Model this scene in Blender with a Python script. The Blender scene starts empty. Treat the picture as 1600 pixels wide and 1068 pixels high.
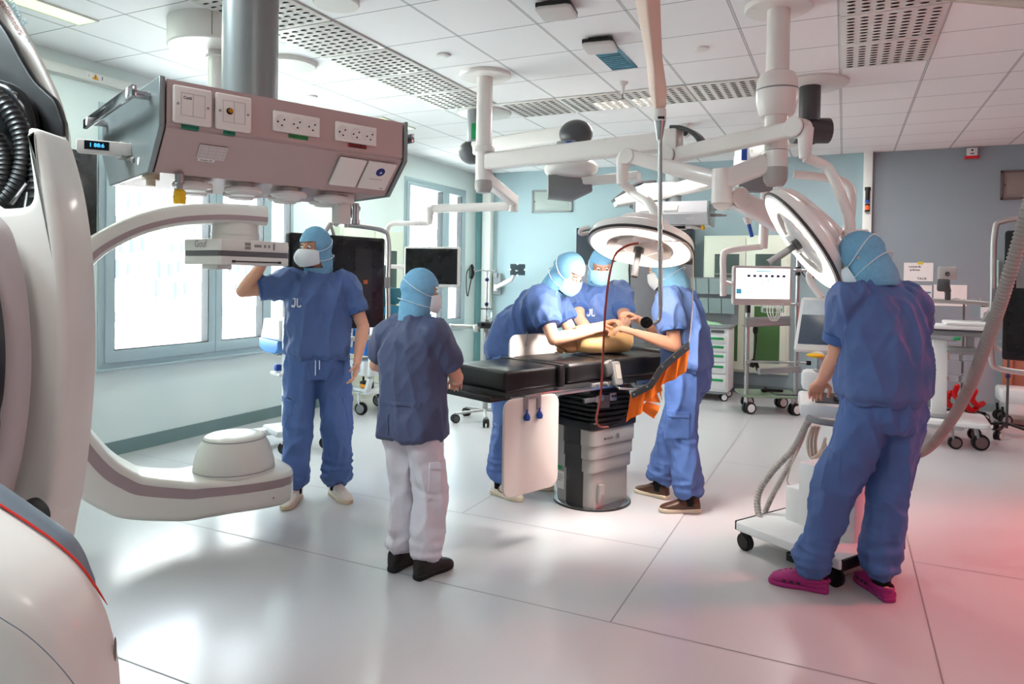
import bpy, bmesh, math, random
import numpy as np
from mathutils import Vector, Matrix, noise, bvhtree
random.seed(7)
SC = bpy.context.scene
COL = SC.collection
V = Vector
pi = math.pi
CAM_Z = 1.53

# ------------------------------------------------------------------ camera
yaw, pitch, roll = -0.44218, -0.01493, 0.01544
Fw = V((math.sin(yaw), math.cos(yaw), 0)); Rt = V((math.cos(yaw), -math.sin(yaw), 0)); Up = V((0, 0, 1))
cp_, sp_ = math.cos(pitch), math.sin(pitch)
Fw, Up = Fw * cp_ + Up * sp_, Up * cp_ - Fw * sp_
cr_, sr_ = math.cos(roll), math.sin(roll)
Rt, Up = Rt * cr_ + Up * sr_, Up * cr_ - Rt * sr_
FPX, CY = 1094.64, 449.26
cam = bpy.data.cameras.new('camera'); cam_o = bpy.data.objects.new('camera', cam); COL.objects.link(cam_o)
cam.sensor_width = 36; cam.lens = 36 * FPX / 1600; cam.shift_y = (CY - 534) / 1600; cam.clip_start = .05
cam_o.matrix_world = Matrix(((Rt.x, Up.x, -Fw.x, 0), (Rt.y, Up.y, -Fw.y, 0), (Rt.z, Up.z, -Fw.z, CAM_Z), (0, 0, 0, 1)))
SC.camera = cam_o
CAM = V((0, 0, CAM_Z))
def ray(x, y): return Fw + Rt * ((x - 800) / FPX) - Up * ((y - CY) / FPX)
def at(x, y, d): return CAM + ray(x, y) * d            # a measured point of the photograph at its own distance
def atz(x, y, z):
    r = ray(x, y); return CAM + r * ((z - CAM_Z) / r.z)
def aty(x, y, Y):
    r = ray(x, y); return CAM + r * (Y / r.y)
def atx(x, y, X):
    r = ray(x, y); return CAM + r * (X / r.x)

# ------------------------------------------------------------------ materials
def lin(c):
    if isinstance(c, str):
        c = [int(c[i:i + 2], 16) / 255 for i in (0, 2, 4)]
    return tuple(x / 12.92 if x <= .04045 else ((x + .055) / 1.055) ** 2.4 for x in c) + (1,)
MATS = {}
def mat(name, col, rough=.45, metal=0., var=.05, scale=14., bump=0., bscale=60., emit=None, estr=0., alpha=1., trans=0., coat=0., spec=None, stretch=None, rvar=.06, ior=1.45):
    if name in MATS: return MATS[name]
    m = bpy.data.materials.new(name); m.use_nodes = True
    nt = m.node_tree; N = nt.nodes; L = nt.links
    b = N['Principled BSDF']
    tc = N.new('ShaderNodeTexCoord'); mp = N.new('ShaderNodeMapping'); L.new(tc.outputs['Object'], mp.inputs[0])
    if stretch: mp.inputs['Scale'].default_value = stretch
    nz = N.new('ShaderNodeTexNoise'); nz.inputs['Scale'].default_value = scale; nz.inputs['Detail'].default_value = 4
    L.new(mp.outputs[0], nz.inputs['Vector'])
    c = lin(col)
    mx = N.new('ShaderNodeMix'); mx.data_type = 'RGBA'
    mx.inputs['A'].default_value = tuple(x * (1 - var) for x in c[:3]) + (1,)
    mx.inputs['B'].default_value = tuple(min(1, x * (1 + var)) for x in c[:3]) + (1,)
    L.new(nz.outputs['Fac'], mx.inputs['Factor']); L.new(mx.outputs['Result'], b.inputs['Base Color'])
    rr = N.new('ShaderNodeMapRange'); rr.inputs['To Min'].default_value = max(0, rough - rvar); rr.inputs['To Max'].default_value = min(1, rough + rvar)
    L.new(nz.outputs['Fac'], rr.inputs['Value']); L.new(rr.outputs[0], b.inputs['Roughness'])
    b.inputs['Metallic'].default_value = metal; b.inputs['IOR'].default_value = ior
    if spec is not None: b.inputs['Specular IOR Level'].default_value = spec
    if trans: b.inputs['Transmission Weight'].default_value = trans
    if coat: b.inputs['Coat Weight'].default_value = coat; b.inputs['Coat Roughness'].default_value = .08
    if alpha < 1: b.inputs['Alpha'].default_value = alpha
    if emit is not None:
        b.inputs['Emission Color'].default_value = lin(emit); b.inputs['Emission Strength'].default_value = estr
    if bump:
        n2 = N.new('ShaderNodeTexNoise'); n2.inputs['Scale'].default_value = bscale; n2.inputs['Detail'].default_value = 5
        L.new(mp.outputs[0], n2.inputs['Vector'])
        bp = N.new('ShaderNodeBump'); bp.inputs['Strength'].default_value = bump; bp.inputs['Distance'].default_value = .01
        L.new(n2.outputs['Fac'], bp.inputs['Height']); L.new(bp.outputs[0], b.inputs['Normal'])
    MATS[name] = m
    return m
def nodes_of(m): return m.node_tree.nodes, m.node_tree.links, m.node_tree.nodes['Principled BSDF']

# ------------------------------------------------------------------ objects
WM = {}
def mw(o): return WM.get(o.name, Matrix()) if o is not None else Matrix()
def thing(name, label, cat, loc=(0, 0, 0), rz=0., group=None):
    o = bpy.data.objects.new(name, None); COL.objects.link(o); o.empty_display_size = .1
    o.location = loc; o.rotation_euler = (0, 0, rz)
    o['label'] = label; o['category'] = cat
    if group: o['group'] = group
    WM[o.name] = Matrix.Translation(V(loc)) @ Matrix.Rotation(rz, 4, 'Z')
    return o
def frame_axes(d, up=V((0, 0, 1))):
    d = V(d).normalized()
    if abs(d.dot(up)) > .98: up = V((1, 0, 0)) if abs(d.x) < .9 else V((0, 1, 0))
    s = d.cross(up).normalized(); u = s.cross(d).normalized()
    return s, u, d
class MB:
    """collects shapes of one mesh object; M maps what is added into the frame the caller thinks in"""
    def __init__(self, M=None): self.bm = bmesh.new(); self.M = M; self.mi = 0
    def _add(self, verts, faces, mi=None):
        vs = [self.bm.verts.new(self.M @ V(v) if self.M else V(v)) for v in verts]
        for f in faces:
            try:
                fc = self.bm.faces.new([vs[i] for i in f]); fc.material_index = self.mi if mi is None else mi
            except ValueError: pass
        return vs
    def box(self, c, s, rot=None, bev=0., seg=2, taper=None):
        t = bmesh.new(); bmesh.ops.create_cube(t, size=1)
        for v in t.verts:
            k = (1, 1)
            if taper and v.co.z > 0: k = taper
            v.co = V((v.co.x * s[0] * k[0], v.co.y * s[1] * k[1], v.co.z * s[2]))
        if bev: bmesh.ops.bevel(t, geom=t.edges[:], offset=min(bev, min(s) * .49), segments=seg, profile=.5, affect='EDGES')
        R = rot if rot is not None else Matrix()
        if isinstance(R, (int, float)): R = Matrix.Rotation(R, 4, 'Z')
        R = R.to_4x4()
        t.verts.ensure_lookup_table(); t.verts.index_update()
        self._add([V(c) + (R @ v.co) for v in t.verts], [[v.index for v in f.verts] for f in t.faces]); t.free(); return self
    def loft(self, rings, cap=True, closed=True):
        n = len(rings[0]); vs = []; fs = []
        for r in rings: vs += list(r)
        for i in range(len(rings) - 1):
            for j in range(n if closed else n - 1):
                k = (j + 1) % n
                fs.append((i * n + j, i * n + k, (i + 1) * n + k, (i + 1) * n + j))
        if cap: fs.append(tuple(range(n - 1, -1, -1))); fs.append(tuple(range((len(rings) - 1) * n, len(rings) * n)))
        self._add(vs, fs); return self
    def tube(self, pts, r, n=12, round_=False, flat=None, up=V((0, 0, 1))):
        pts = [V(p) for p in pts]; m = len(pts)
        rs = list(r) if isinstance(r, (list, tuple)) else [r] * m
        T = [(pts[min(i + 1, m - 1)] - pts[max(i - 1, 0)]).normalized() for i in range(m)]
        s, u, _ = frame_axes(T[0], up); rings = []; prev = T[0]
        def ring(p, s, u, ra):
            f1, f2 = flat if flat else (1, 1)
            return [p + s * (math.cos(a) * ra * f1) + u * (math.sin(a) * ra * f2) for a in [2 * pi * k / n for k in range(n)]]
        for i in range(m):
            q = prev.rotation_difference(T[i]); s = (q @ s).normalized(); u = (q @ u).normalized(); prev = T[i]
            if i == 0 and round_:
                for a in (80, 55, 28): rings.append(ring(pts[0] - T[0] * rs[0] * math.sin(math.radians(a)), s, u, rs[0] * math.cos(math.radians(a))))
            rings.append(ring(pts[i], s, u, rs[i]))
            if i == m - 1 and round_:
                for a in (28, 55, 80): rings.append(ring(pts[i] + T[i] * rs[i] * math.sin(math.radians(a)), s, u, rs[i] * math.cos(math.radians(a))))
        return self.loft(rings)
    def bar(self, pts, w, h, up=V((0, 0, 1)), bev=.2):
        """rectangular section (w across, h along up) swept along points, corners rounded"""
        pts = [V(p) for p in pts]; m = len(pts); rings = []
        ws = w if isinstance(w, (list, tuple)) else [w] * m; hs = h if isinstance(h, (list, tuple)) else [h] * m
        for i in range(m):
            t = (pts[min(i + 1, m - 1)] - pts[max(i - 1, 0)]).normalized()
            s, u, _ = frame_axes(t, up); b = min(ws[i], hs[i]) * bev; W, H = ws[i] / 2, hs[i] / 2; ring = []
            for (sx, sy, a0) in ((1, 1, 0), (-1, 1, 90), (-1, -1, 180), (1, -1, 270)):
                for k in range(4):
                    a = math.radians(a0 + k * 30); ring.append(pts[i] + s * (sx * (W - b) + b * math.cos(a)) + u * (sy * (H - b) + b * math.sin(a)))
            rings.append(ring)
        return self.loft(rings)
    def cyl(self, p0, p1, r0, r1=None, n=24): return self.tube([p0, p1], [r0, r0 if r1 is None else r1], n)
    def lathe(self, prof, c=(0, 0, 0), axis=(0, 0, 1), n=32, cap=True, arc=None, sq=(1, 1)):
        s, u, d = frame_axes(axis, V((0, 1, 0)) if abs(V(axis).normalized().z) > .9 else V((0, 0, 1))); c = V(c)
        rings = [[c + d * h + s * (math.cos(2 * pi * k / n) * r * sq[0]) + u * (math.sin(2 * pi * k / n) * r * sq[1]) for k in range(n)] for r, h in prof]
        return self.loft(rings, cap)
    def ball(self, c, r, n=20, m=12, rot=None):
        r = r if isinstance(r, (tuple, list)) else (r, r, r); R = rot.to_3x3() if rot is not None else Matrix.Identity(3); c = V(c)
        rings = []
        for i in range(1, m):
            a = pi * i / m; rings.append([c + R @ V((math.sin(a) * math.cos(2 * pi * k / n) * r[0], math.sin(a) * math.sin(2 * pi * k / n) * r[1], -math.cos(a) * r[2])) for k in range(n)])
        return self.loft(rings)
    def prism(self, pts, o, ax, ay, thick, rnd=0., steps=3, back=None):
        """outline pts (2D) in the plane o,ax,ay pushed along ax x ay by thick; rims rounded by rnd"""
        o, ax, ay = V(o), V(ax).normalized(), V(ay).normalized(); nz = ax.cross(ay).normalized()
        P = [V((p[0], p[1])) for p in pts]; n = len(P)
        ar = sum(P[i].x * P[(i + 1) % n].y - P[(i + 1) % n].x * P[i].y for i in range(n))
        if ar < 0: P = P[::-1]
        nm = []
        for i in range(n):
            a = (P[i] - P[i - 1]).normalized(); b = (P[(i + 1) % n] - P[i]).normalized()
            t = a + b; t = t.normalized() if t.length > 1e-6 else a
            nm.append(V((-t.y, t.x)) / max(.5, t.dot(a)))
        rings = []
        def R(ins, h): return [o + ax * (P[i].x + nm[i].x * ins) + ay * (P[i].y + nm[i].y * ins) + nz * h for i in range(n)]
        if rnd:
            sg = 1 if thick > 0 else -1; rb = rnd if back is None else back
            for k in range(steps + 1):
                a = pi / 2 * k / steps; rings.append(R(rb * (1 - math.sin(a)), sg * rb * (1 - math.cos(a))))
            for k in range(steps, -1, -1):
                a = pi / 2 * k / steps; rings.append(R(rnd * (1 - math.sin(a)), thick - sg * rnd * (1 - math.cos(a))))
        else: rings = [R(0, 0), R(0, thick)]
        return self.loft(rings)
    def mesh(self, vs, fs): self._add(vs, fs); return self
    def obj(self, name, m, parent=None, world=True, smooth=35, kind=None, label=None, recalc=True):
        bm = self.bm
        if recalc: bmesh.ops.recalc_face_normals(bm, faces=bm.faces)
        if world and parent is not None:
            bm.transform(mw(parent).inverted())
        me = bpy.data.meshes.new(name); bm.to_mesh(me); bm.free()
        for mm in (m if isinstance(m, (list, tuple)) else [m]): me.materials.append(mm)
        if smooth:
            me.polygons.foreach_set('use_smooth', [True] * len(me.polygons)); me.set_sharp_from_angle(angle=math.radians(smooth))
        o = bpy.data.objects.new(name, me); COL.objects.link(o)
        if parent is not None: o.parent = parent; WM[o.name] = mw(parent)
        else: WM[o.name] = Matrix()
        if kind: o['kind'] = kind
        if label: o['label'] = label
        return o
def single(mb, name, m, label, cat, origin, group=None, smooth=35):
    """a thing that is one mesh, its origin set on its base"""
    mb.bm.transform(Matrix.Translation(-V(origin)))
    o = mb.obj(name, m, None, smooth=smooth); o.location = origin; WM[o.name] = Matrix.Translation(V(origin))
    o['label'] = label; o['category'] = cat
    if group: o['group'] = group
    return o
def copy_tree(o, loc, rz=0, label=None):
    def cp(x, par):
        c = x.copy(); COL.objects.link(c); c.parent = par
        for ch in [q for q in x.children]: cp(ch, c)
        return c
    c = cp(o, None); c.location = loc; c.rotation_euler = (0, 0, rz)
    WM[c.name] = Matrix.Translation(V(loc)) @ Matrix.Rotation(rz, 4, 'Z')
    if label: c['label'] = label
    return c
def rline(n, x0, y0, x1, y1, r, k=4):
    """rounded rectangle outline"""
    pts = []
    for cx, cy, a0 in ((x1 - r, y1 - r, 0), (x0 + r, y1 - r, 90), (x0 + r, y0 + r, 180), (x1 - r, y0 + r, 270)):
        for i in range(k + 1):
            a = math.radians(a0 + 90 * i / k); pts.append((cx + r * math.cos(a), cy + r * math.sin(a)))
    return pts
def spline(pts, n=8, closed=False):
    """Catmull-Rom through points"""
    P = [V(p) for p in pts]; m = len(P); out = []
    segs = m if closed else m - 1
    for i in range(segs):
        if closed: a, b, c, d = P[i - 1], P[i], P[(i + 1) % m], P[(i + 2) % m]
        else: a, b, c, d = P[max(i - 1, 0)], P[i], P[i + 1], P[min(i + 2, m - 1)]
        for k in range(n):
            t = k / n; out.append(.5 * ((2 * b) + (c - a) * t + (2 * a - 5 * b + 4 * c - d) * t * t + (3 * b - a - 3 * c + d) * t ** 3))
    if not closed: out.append(P[-1])
    return out
_fonts = {}
def text_geo(s, size, bold=0.0, align='CENTER'):
    c = bpy.data.curves.new('lettering', 'FONT'); c.body = s; c.size = size; c.align_x = align; c.align_y = 'CENTER'; c.offset = bold; c.resolution_u = 2
    o = bpy.data.objects.new('lettering', c); COL.objects.link(o)
    dg = bpy.context.evaluated_depsgraph_get(); dg.update()
    me = o.evaluated_get(dg).to_mesh()
    vs = [v.co.copy() for v in me.vertices]; fs = [tuple(p.vertices) for p in me.polygons]
    o.evaluated_get(dg).to_mesh_clear(); bpy.data.objects.remove(o); bpy.data.curves.remove(c)
    return vs, fs
def put_text(mb, s, size, o, ax, ay, bold=0., align='CENTER', thick=0.):
    vs, fs = text_geo(s, size, bold, align); o, ax, ay = V(o), V(ax).normalized(), V(ay).normalized()
    mb.mesh([o + ax * v.x + ay * v.y for v in vs], fs); return mb
# ================================================================== the room
H = 3.2; XL = -5.45; YB = 10.1; XR = 3.3; YF = -3.2; GX = -1.859; GY = 4.853; G = .6
M_floor = mat('vinyl_floor', (.74, .737, .742), .22, var=.05, scale=160, rvar=.05, coat=.0, spec=.5)
n_, l_, b_ = nodes_of(M_floor)                                          # terrazzo-like flecks
vo = n_.new('ShaderNodeTexVoronoi'); vo.inputs['Scale'].default_value = 95
tcf = n_.new('ShaderNodeTexCoord'); l_.new(tcf.outputs['Object'], vo.inputs['Vector'])
cr = n_.new('ShaderNodeValToRGB'); cr.color_ramp.elements[0].position = .06; cr.color_ramp.elements[0].color = (.52, .52, .52, 1)
cr.color_ramp.elements[1].position = .13; cr.color_ramp.elements[1].color = (1, 1, 1, 1)
l_.new(vo.outputs['Distance'], cr.inputs[0])
mx = n_.new('ShaderNodeMix'); mx.data_type = 'RGBA'; mx.blend_type = 'MULTIPLY'; mx.inputs['Factor'].default_value = .55
src = b_.inputs['Base Color'].links[0].from_socket
l_.new(src, mx.inputs['A']); l_.new(cr.outputs[0], mx.inputs['B']); l_.new(mx.outputs['Result'], b_.inputs['Base Color'])
M_seam = mat('floor_seam', (.5, .49, .5), .6)
M_wallL = mat('paint_pale_green', (.86, .91, .905), .55, var=.015, scale=3, bump=.03, bscale=300)
M_wallB = mat('paint_blue', (.59, .675, .695), .6, var=.015, scale=3, bump=.03, bscale=300)
M_wallG = mat('paint_blue_dimmed', (.53, .575, .60), .6, var=.015, scale=3, bump=.03, bscale=300)  # the blue wall paint, greyed and darkened for the weaker reddish light there
M_teal = mat('paint_teal', (.42, .60, .62), .6, var=.02, scale=3)
M_base = mat('skirting_vinyl', (.44, .535, .54), .5, var=.06, scale=9)
M_frame = mat('window_aluminium', (.66, .735, .76), .42, var=.03, metal=.15)
M_gasket = mat('gasket_rubber', (.1, .12, .13), .6)
M_trunk = mat('trunking_white', (.86, .87, .85), .45, var=.02)
M_white = mat('white_plastic', (.86, .85, .83), .38, var=.015)
M_whitem = mat('white_enamel', (.88, .87, .855), .25, var=.012, coat=.3)
M_grey = mat('grey_plastic', (.50, .51, .52), .42, var=.03)
M_dgrey = mat('dark_grey_plastic', (.27, .27, .28), .45, var=.04)
M_black = mat('black_plastic', (.035, .035, .04), .4, var=.1)
M_steel = mat('brushed_steel', (.66, .66, .66), .3, metal=.9, var=.04, scale=30, stretch=(1, 1, 12))
M_chrome = mat('polished_steel', (.75, .75, .76), .16, metal=1, var=.02)
M_alu = mat('anodised_aluminium', (.70, .70, .69), .36, metal=.75, var=.03)
M_rubber = mat('black_rubber', (.05, .05, .055), .65, var=.1)
M_hose = mat('grey_hose', (.60, .58, .56), .5, var=.04)
M_green = mat('green_plastic', (.02, .55, .30), .45)
M_blue = mat('blue_plastic', (.12, .28, .62), .4)
M_red = mat('red_plastic', (.75, .08, .1), .4)
M_yellow = mat('yellow_plastic', (.93, .74, .12), .4)
M_orange = mat('orange_lead_rubber', (.93, .45, .08), .5, var=.05, bump=.1, bscale=40)
M_paper = mat('paper', (.90, .89, .88), .7, var=.02)
M_ink = mat('printed_ink', (.13, .13, .15), .6)

fl = MB(); fl.mesh([(XL - .3, YF, 0), (XR + .2, YF, 0), (XR + .2, YB + .3, 0), (XL - .3, YB + .3, 0)], [(0, 1, 2, 3)]); fl.mi = 1
def seam(x0, y0, x1, y1, w=.0035):
    if x0 == x1: fl.mesh([(x0 - w, y0, .0006), (x0 + w, y0, .0006), (x0 + w, y1, .0006), (x0 - w, y1, .0006)], [(0, 1, 2, 3)])
    else: fl.mesh([(x0, y0 - w, .0006), (x1, y0 - w, .0006), (x1, y0 + w, .0006), (x0, y0 + w, .0006)], [(0, 1, 2, 3)])
for s_ in ((XL, 3.0, XR, 3.0), (XL, 1.83, XR, 1.83), (-.91, 3.0, -.91, YB), (.375, -3, .375, YB), (.375, 4.42, XR, 4.42), (XL, 3.95, -.91, 3.95), (-2.2, 3.95, -2.2, YB), (-.91, 6.1, .375, 6.1), (XL, 7.4, -.91, 7.4)): seam(*s_)
fl.obj('floor', [M_floor, M_seam], kind='structure', smooth=0)

# ceiling of 600 mm tiles: grid lines come from the tile module
M_ceil = mat('ceiling_tile', (.93, .93, .93), .8, var=.012, scale=2.5, bump=.05, bscale=420)
n_, l_, b_ = nodes_of(M_ceil)
tcf = n_.new('ShaderNodeTexCoord'); sx = n_.new('ShaderNodeSeparateXYZ'); l_.new(tcf.outputs['Object'], sx.inputs[0])
def mth(op, a, b=None, c=None):
    q = n_.new('ShaderNodeMath'); q.operation = op
    for i, k in enumerate((a, b, c)):
        if k is None: continue
        if isinstance(k, (int, float)): q.inputs[i].default_value = k
        else: l_.new(k, q.inputs[i])
    return q.outputs[0]
def gridline(sock, off, half):
    d = mth('PINGPONG', mth('ADD', sock, -off), G / 2)      # 0 on the line, G/2 mid tile
    return mth('LESS_THAN', d, half)
gx = gridline(sx.outputs['X'], GX + 6 * G - 12 * G, .0095); gy = gridline(sx.outputs['Y'], GY - 20 * G, .004)
gx2 = gridline(sx.outputs['X'], GX - 6 * G, .006)
ln = mth('MAXIMUM', mth('SUBTRACT', gx, mth('MULTIPLY', gx2, .6)), gy)
mx = n_.new('ShaderNodeMix'); mx.data_type = 'RGBA'; l_.new(ln, mx.inputs['Factor'])
src = b_.inputs['Base Color'].links[0].from_socket; l_.new(src, mx.inputs['A']); mx.inputs['B'].default_value = lin((.50, .52, .53)); l_.new(mx.outputs['Result'], b_.inputs['Base Color'])
MB().box(((XL + XR) / 2, (YB + YF) / 2, H + .05), (XR - XL + .6, YB - YF + .6, .1)).obj('ceiling', M_ceil, kind='structure', smooth=0).location = (0, 0, 0)

# walls
W1 = (3.68, 5.89); W2 = (8.03, 9.73); WZ = (.72, 2.89)
wl = MB(); T = .32; xc = XL - T / 2
def wl_box(y0, y1, z0, z1): wl.box((xc, (y0 + y1) / 2, (z0 + z1) / 2), (T, y1 - y0, z1 - z0))
wl_box(YF, W1[0], 0, H); wl_box(W1[1], W2[0], 0, H); wl_box(W2[1], YB + .3, 0, H)
for w in (W1, W2): wl_box(w[0], w[1], 0, WZ[0]); wl_box(w[0], w[1], WZ[1], H)
wl.obj('wall_left', M_wallL, kind='structure', smooth=0)
MB().box(((XL + .25) / 2, YB + .15, H / 2), (.25 - XL, .3, H)).obj('wall_back', M_wallB, kind='structure', smooth=0)
MB().box(((XR + .25) / 2 + .1, YB + .15, H / 2), (XR - .25 + .2, .3, H)).obj('wall_back_side', M_wallG, kind='structure', smooth=0)
MB().box((XR + .1, (YB + YF) / 2, H / 2), (.2, YB - YF + .4, H)).obj('wall_right', M_wallG, kind='structure', smooth=0)
MB().box(((XL + XR) / 2, YF - .1, H / 2), (XR - XL + .6, .2, H)).obj('wall_front', M_wallL, kind='structure', smooth=0)
MB().box((XL + .008, (YF + YB) / 2, .058), (.016, YB - YF, .117)).obj('baseboard_left', M_base, kind='structure', smooth=0)
MB().box(((XL + XR) / 2, YB - .008, .05), (XR - XL, .016, .1)).obj('baseboard_back', M_base, kind='structure', smooth=0)
MB().box((XL + .004, 3.0, 3.10), (.03, 1.9, .012)).box((XL + .004, 3.0, 3.02), (.04, 1.9, .012)).box((XL + .03, 3.0, 3.06), (.06, 1.9, .075), bev=.006).obj('trim_1', M_trunk, kind='structure')
sg = thing('warning_sticker', 'small yellow warning triangle sticker on the beige trunking under the ceiling, left', 'sticker', (XL + .0615, 3.61, 3.063))
q = MB(); q.mesh([(XL + .0612, 3.54, 3.038), (XL + .0612, 3.69, 3.038), (XL + .0612, 3.69, 3.09), (XL + .0612, 3.54, 3.09)], [(0, 1, 2, 3)]); q.obj('backing', M_paper, sg)
q = MB(); q.mesh([(XL + .0618, 3.585, 3.042), (XL + .0618, 3.645, 3.042), (XL + .0618, 3.615, 3.088)], [(0, 1, 2)]); q.obj('triangle', mat('sticker_amber', (.85, .6, .1), .5), sg)
q = MB(); put_text(q, '!', .03, (XL + .0622, 3.615, 3.058), (0, 1, 0), (0, 0, 1), .001); put_text(q, 'i', .04, (XL + .0622, 3.67, 3.064), (0, 1, 0), (0, 0, 1), .002); put_text(q, '›', .04, (XL + .0622, 3.56, 3.064), (0, 1, 0), (0, 0, 1)); q.obj('symbols', M_ink, sg)
# vertical trunking: corner duct and the one with the torch
MB().box((-5.2, YB - .06, H / 2), (.15, .12, H), bev=.006).obj('trim_2', M_trunk, kind='structure')
MB().box((-5.36, YB - .01, H / 2), (.16, .02, H)).obj('trim_3', M_teal, kind='structure')
MB().box((.25, YB - .05, H / 2), (.105, .10, H), bev=.006).obj('trim_4', M_trunk, kind='structure')

# windows
M_glass = mat('window_glass', (.97, .99, .99), .01, trans=1., rvar=.0, ior=1.02, spec=.2)
def window(name, y0, y1, sashes):
    f = MB(); x = XL - .03; d = .09
    f.box((x, (y0 + y1) / 2, WZ[0] + .03), (d, y1 - y0, .06), bev=.004).box((x, (y0 + y1) / 2, WZ[1] - .03), (d, y1 - y0, .06), bev=.004)
    f.box((x, y0 + .03, (WZ[0] + WZ[1]) / 2), (d - .003, .06, WZ[1] - WZ[0] - .1)).box((x, y1 - .03, (WZ[0] + WZ[1]) / 2), (d - .003, .06, WZ[1] - WZ[0] - .1))
    f.box((XL + .02, (y0 + y1) / 2, WZ[0] - .0), (.06, y1 - y0 + .02, .018), bev=.003)
    fo = f.obj(name, M_frame, kind='structure')
    for (a, b, side, zz) in sashes:
        s = MB(); z0, z1 = WZ[0] + zz, WZ[1] - .11
        x2 = XL - .02; zb = WZ[0] + .055
        s.box((x2, (a + b) / 2, (zb + z0) / 2), (.1, b - a, z0 - zb), bev=.005).box((x2, (a + b) / 2, WZ[1] - .085), (.1, b - a, .05), bev=.005)
        s.box((x2, a + side / 2, (z0 + z1) / 2), (.098, side, z1 - z0 + .01)).box((x2, b - side / 2, (z0 + z1) / 2), (.098, side, z1 - z0 + .01))
        so = s.obj('sash', M_frame, fo)
        gk = MB()
        for yy in (a + side + .004, b - side - .004): gk.box((x2 + .0, yy, (z0 + z1) / 2), (.09, .008, z1 - z0))
        gk.box((x2, (a + b) / 2, z0 + .004), (.09, b - a - 2 * side, .008)); gk.obj('gasket', M_gasket, so)
        MB().box((x2 - .01, (a + b) / 2, (z0 + z1) / 2), (.006, b - a - 2 * side, z1 - z0)).obj('pane', M_glass, so, smooth=0)
    return fo
window('window_1', W1[0], W1[1], ((3.735, 4.835, .075, .155), (4.84, 5.52, .075, .155), (5.52, 5.86, .03, .155)))
window('window_2', W2[0], W2[1], ((8.06, 9.08, .075, .155), (9.085, 9.70, .11, .155)))

# outdoors: the courtyard and the block across it
M_fac = mat('sunlit_render', (.93, .92, .90), .8, var=.02, scale=1)
M_facw = mat('facade_window', (.25, .28, .32), .9, var=.1, spec=0.)
bld = thing('office_building', 'white rendered office block across the courtyard with narrow tall windows', 'building', (-46, 34, -6))
MB().box((-46, 34, 8), (6, 110, 34)).obj('facade', M_fac, bld, smooth=0)
fw = MB(); rnd = random.Random(3)
for zi in range(14):
    for yi in range(110):
        if rnd.random() < .45: continue
        y = -12 + yi * .78 + (zi % 3) * .24; z = .2 + zi * 1.5
        fw.box((-42.98, y, z + rnd.choice((0, .2))), (.1, .24, rnd.choice((1.2, .9, .6))))
fwo = fw.obj('window_strips', M_facw, bld, smooth=0); fwo['kind'] = 'stuff'
an = thing('annexe_building', 'low white annexe in front of the office block, flat roof', 'building', (-36, 26, -6))
MB().box((-37, 26, -3.6), (6, 60, 5.2)).obj('walls', M_fac, an, smooth=0)
r = MB(); r.box((-36.6, 26, -1.0), (6.4, 61, .12)); r.obj('roof_edge', mat('roof_felt', (.22, .22, .23), .8), an, smooth=0)
q = MB()
for k in range(9): q.box((-33.98, 12 + k * 3.6, -3.0), (.06, .9, 1.1))
q.obj('window', M_facw, an, smooth=0)
MB().box((-30, 24, -6.05), (50, 120, .1)).obj('ground_outside', mat('courtyard_paving', (.86, .85, .83), .8, var=.05, scale=.4), kind='structure', smooth=0)
def car(x, y, label, colr, rz=0):
    c = thing('car', label, 'car', (x, y, -6), rz)
    b = MB(Matrix.Translation((x, y, -6)) @ Matrix.Rotation(rz, 4, 'Z'))
    b.prism([(-2.1, .3), (2.1, .3), (2.1, .85), (1.1, .95), (.6, 1.45), (-1.3, 1.45), (-1.9, .95), (-2.1, .9)], (0, -.85, 0), (1, 0, 0), (0, 0, 1), -1.7, .08); b.obj('body', mat('car_paint_' + label[:5], colr, .3), c)
    b = MB(Matrix.Translation((x, y, -6)) @ Matrix.Rotation(rz, 4, 'Z')); b.prism([(-1.6, .97), (.85, .97), (.5, 1.38), (-1.25, 1.38)], (0, -.87, 0), (1, 0, 0), (0, 0, 1), -1.74); b.obj('side_window', M_black, c)
    for sxn in (-1.25, 1.25):
        for syn in (-.8, .8):
            b = MB(Matrix.Translation((x, y, -6)) @ Matrix.Rotation(rz, 4, 'Z')); b.cyl((sxn, syn - .1, .32), (sxn, syn + .1, .32), .32); b.obj('wheel', M_rubber, c)
car(-31, 21.5, 'white car parked furthest left in the courtyard below the windows', (.9, .9, .9), 0)
car(-31, 25.6, 'silver car parked in the middle of the courtyard row', (.8, .82, .84), 0)
car(-31, 29.3, 'pale blue car parked nearest the red mast in the courtyard', (.6, .72, .85), 0)
cr_ = thing('red_mast', 'slim red pole with white stay lines in the courtyard', 'mast', (-28.2, 28.2, -6))
MB().cyl((-28.2, 28.2, -6), (-28.2, 28.2, .6), .05).obj('pole', mat('mast_red', (.5, .06, .06), .8, spec=0.), cr_)
q = MB(); q.cyl((-28.2, 28.2, .3), (-28.2, 22.6, -5.9), .03, n=6).cyl((-28.2, 28.2, -.6), (-28.2, 24.6, -5.9), .03, n=6); q.obj('stay', mat('stay_cable', (.8, .8, .8), .6), cr_)
lg = thing('red_sign', 'orange-red scribble sign on a low white hoarding outside', 'sign', (-27.3, 27.6, -6))
MB().box((-27.4, 27.6, -5.2), (.1, 6, 1.6)).obj('board', M_fac, lg, smooth=0)
q = MB()
for a, z_, ln_ in ((.6, -3.4, 1.5), (-.5, -3.2, 1.5), (.1, -3.9, 1.7), (.9, -3.7, 1.0), (-.9, -3.8, .9)):
    d_ = V((0, math.cos(a), math.sin(a))); p = V((-27.3, 27.6, z_)); q.tube([p - d_ * ln_ / 2, p + V((0, 0, .12)), p + d_ * ln_ / 2], .08, 6)
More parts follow.
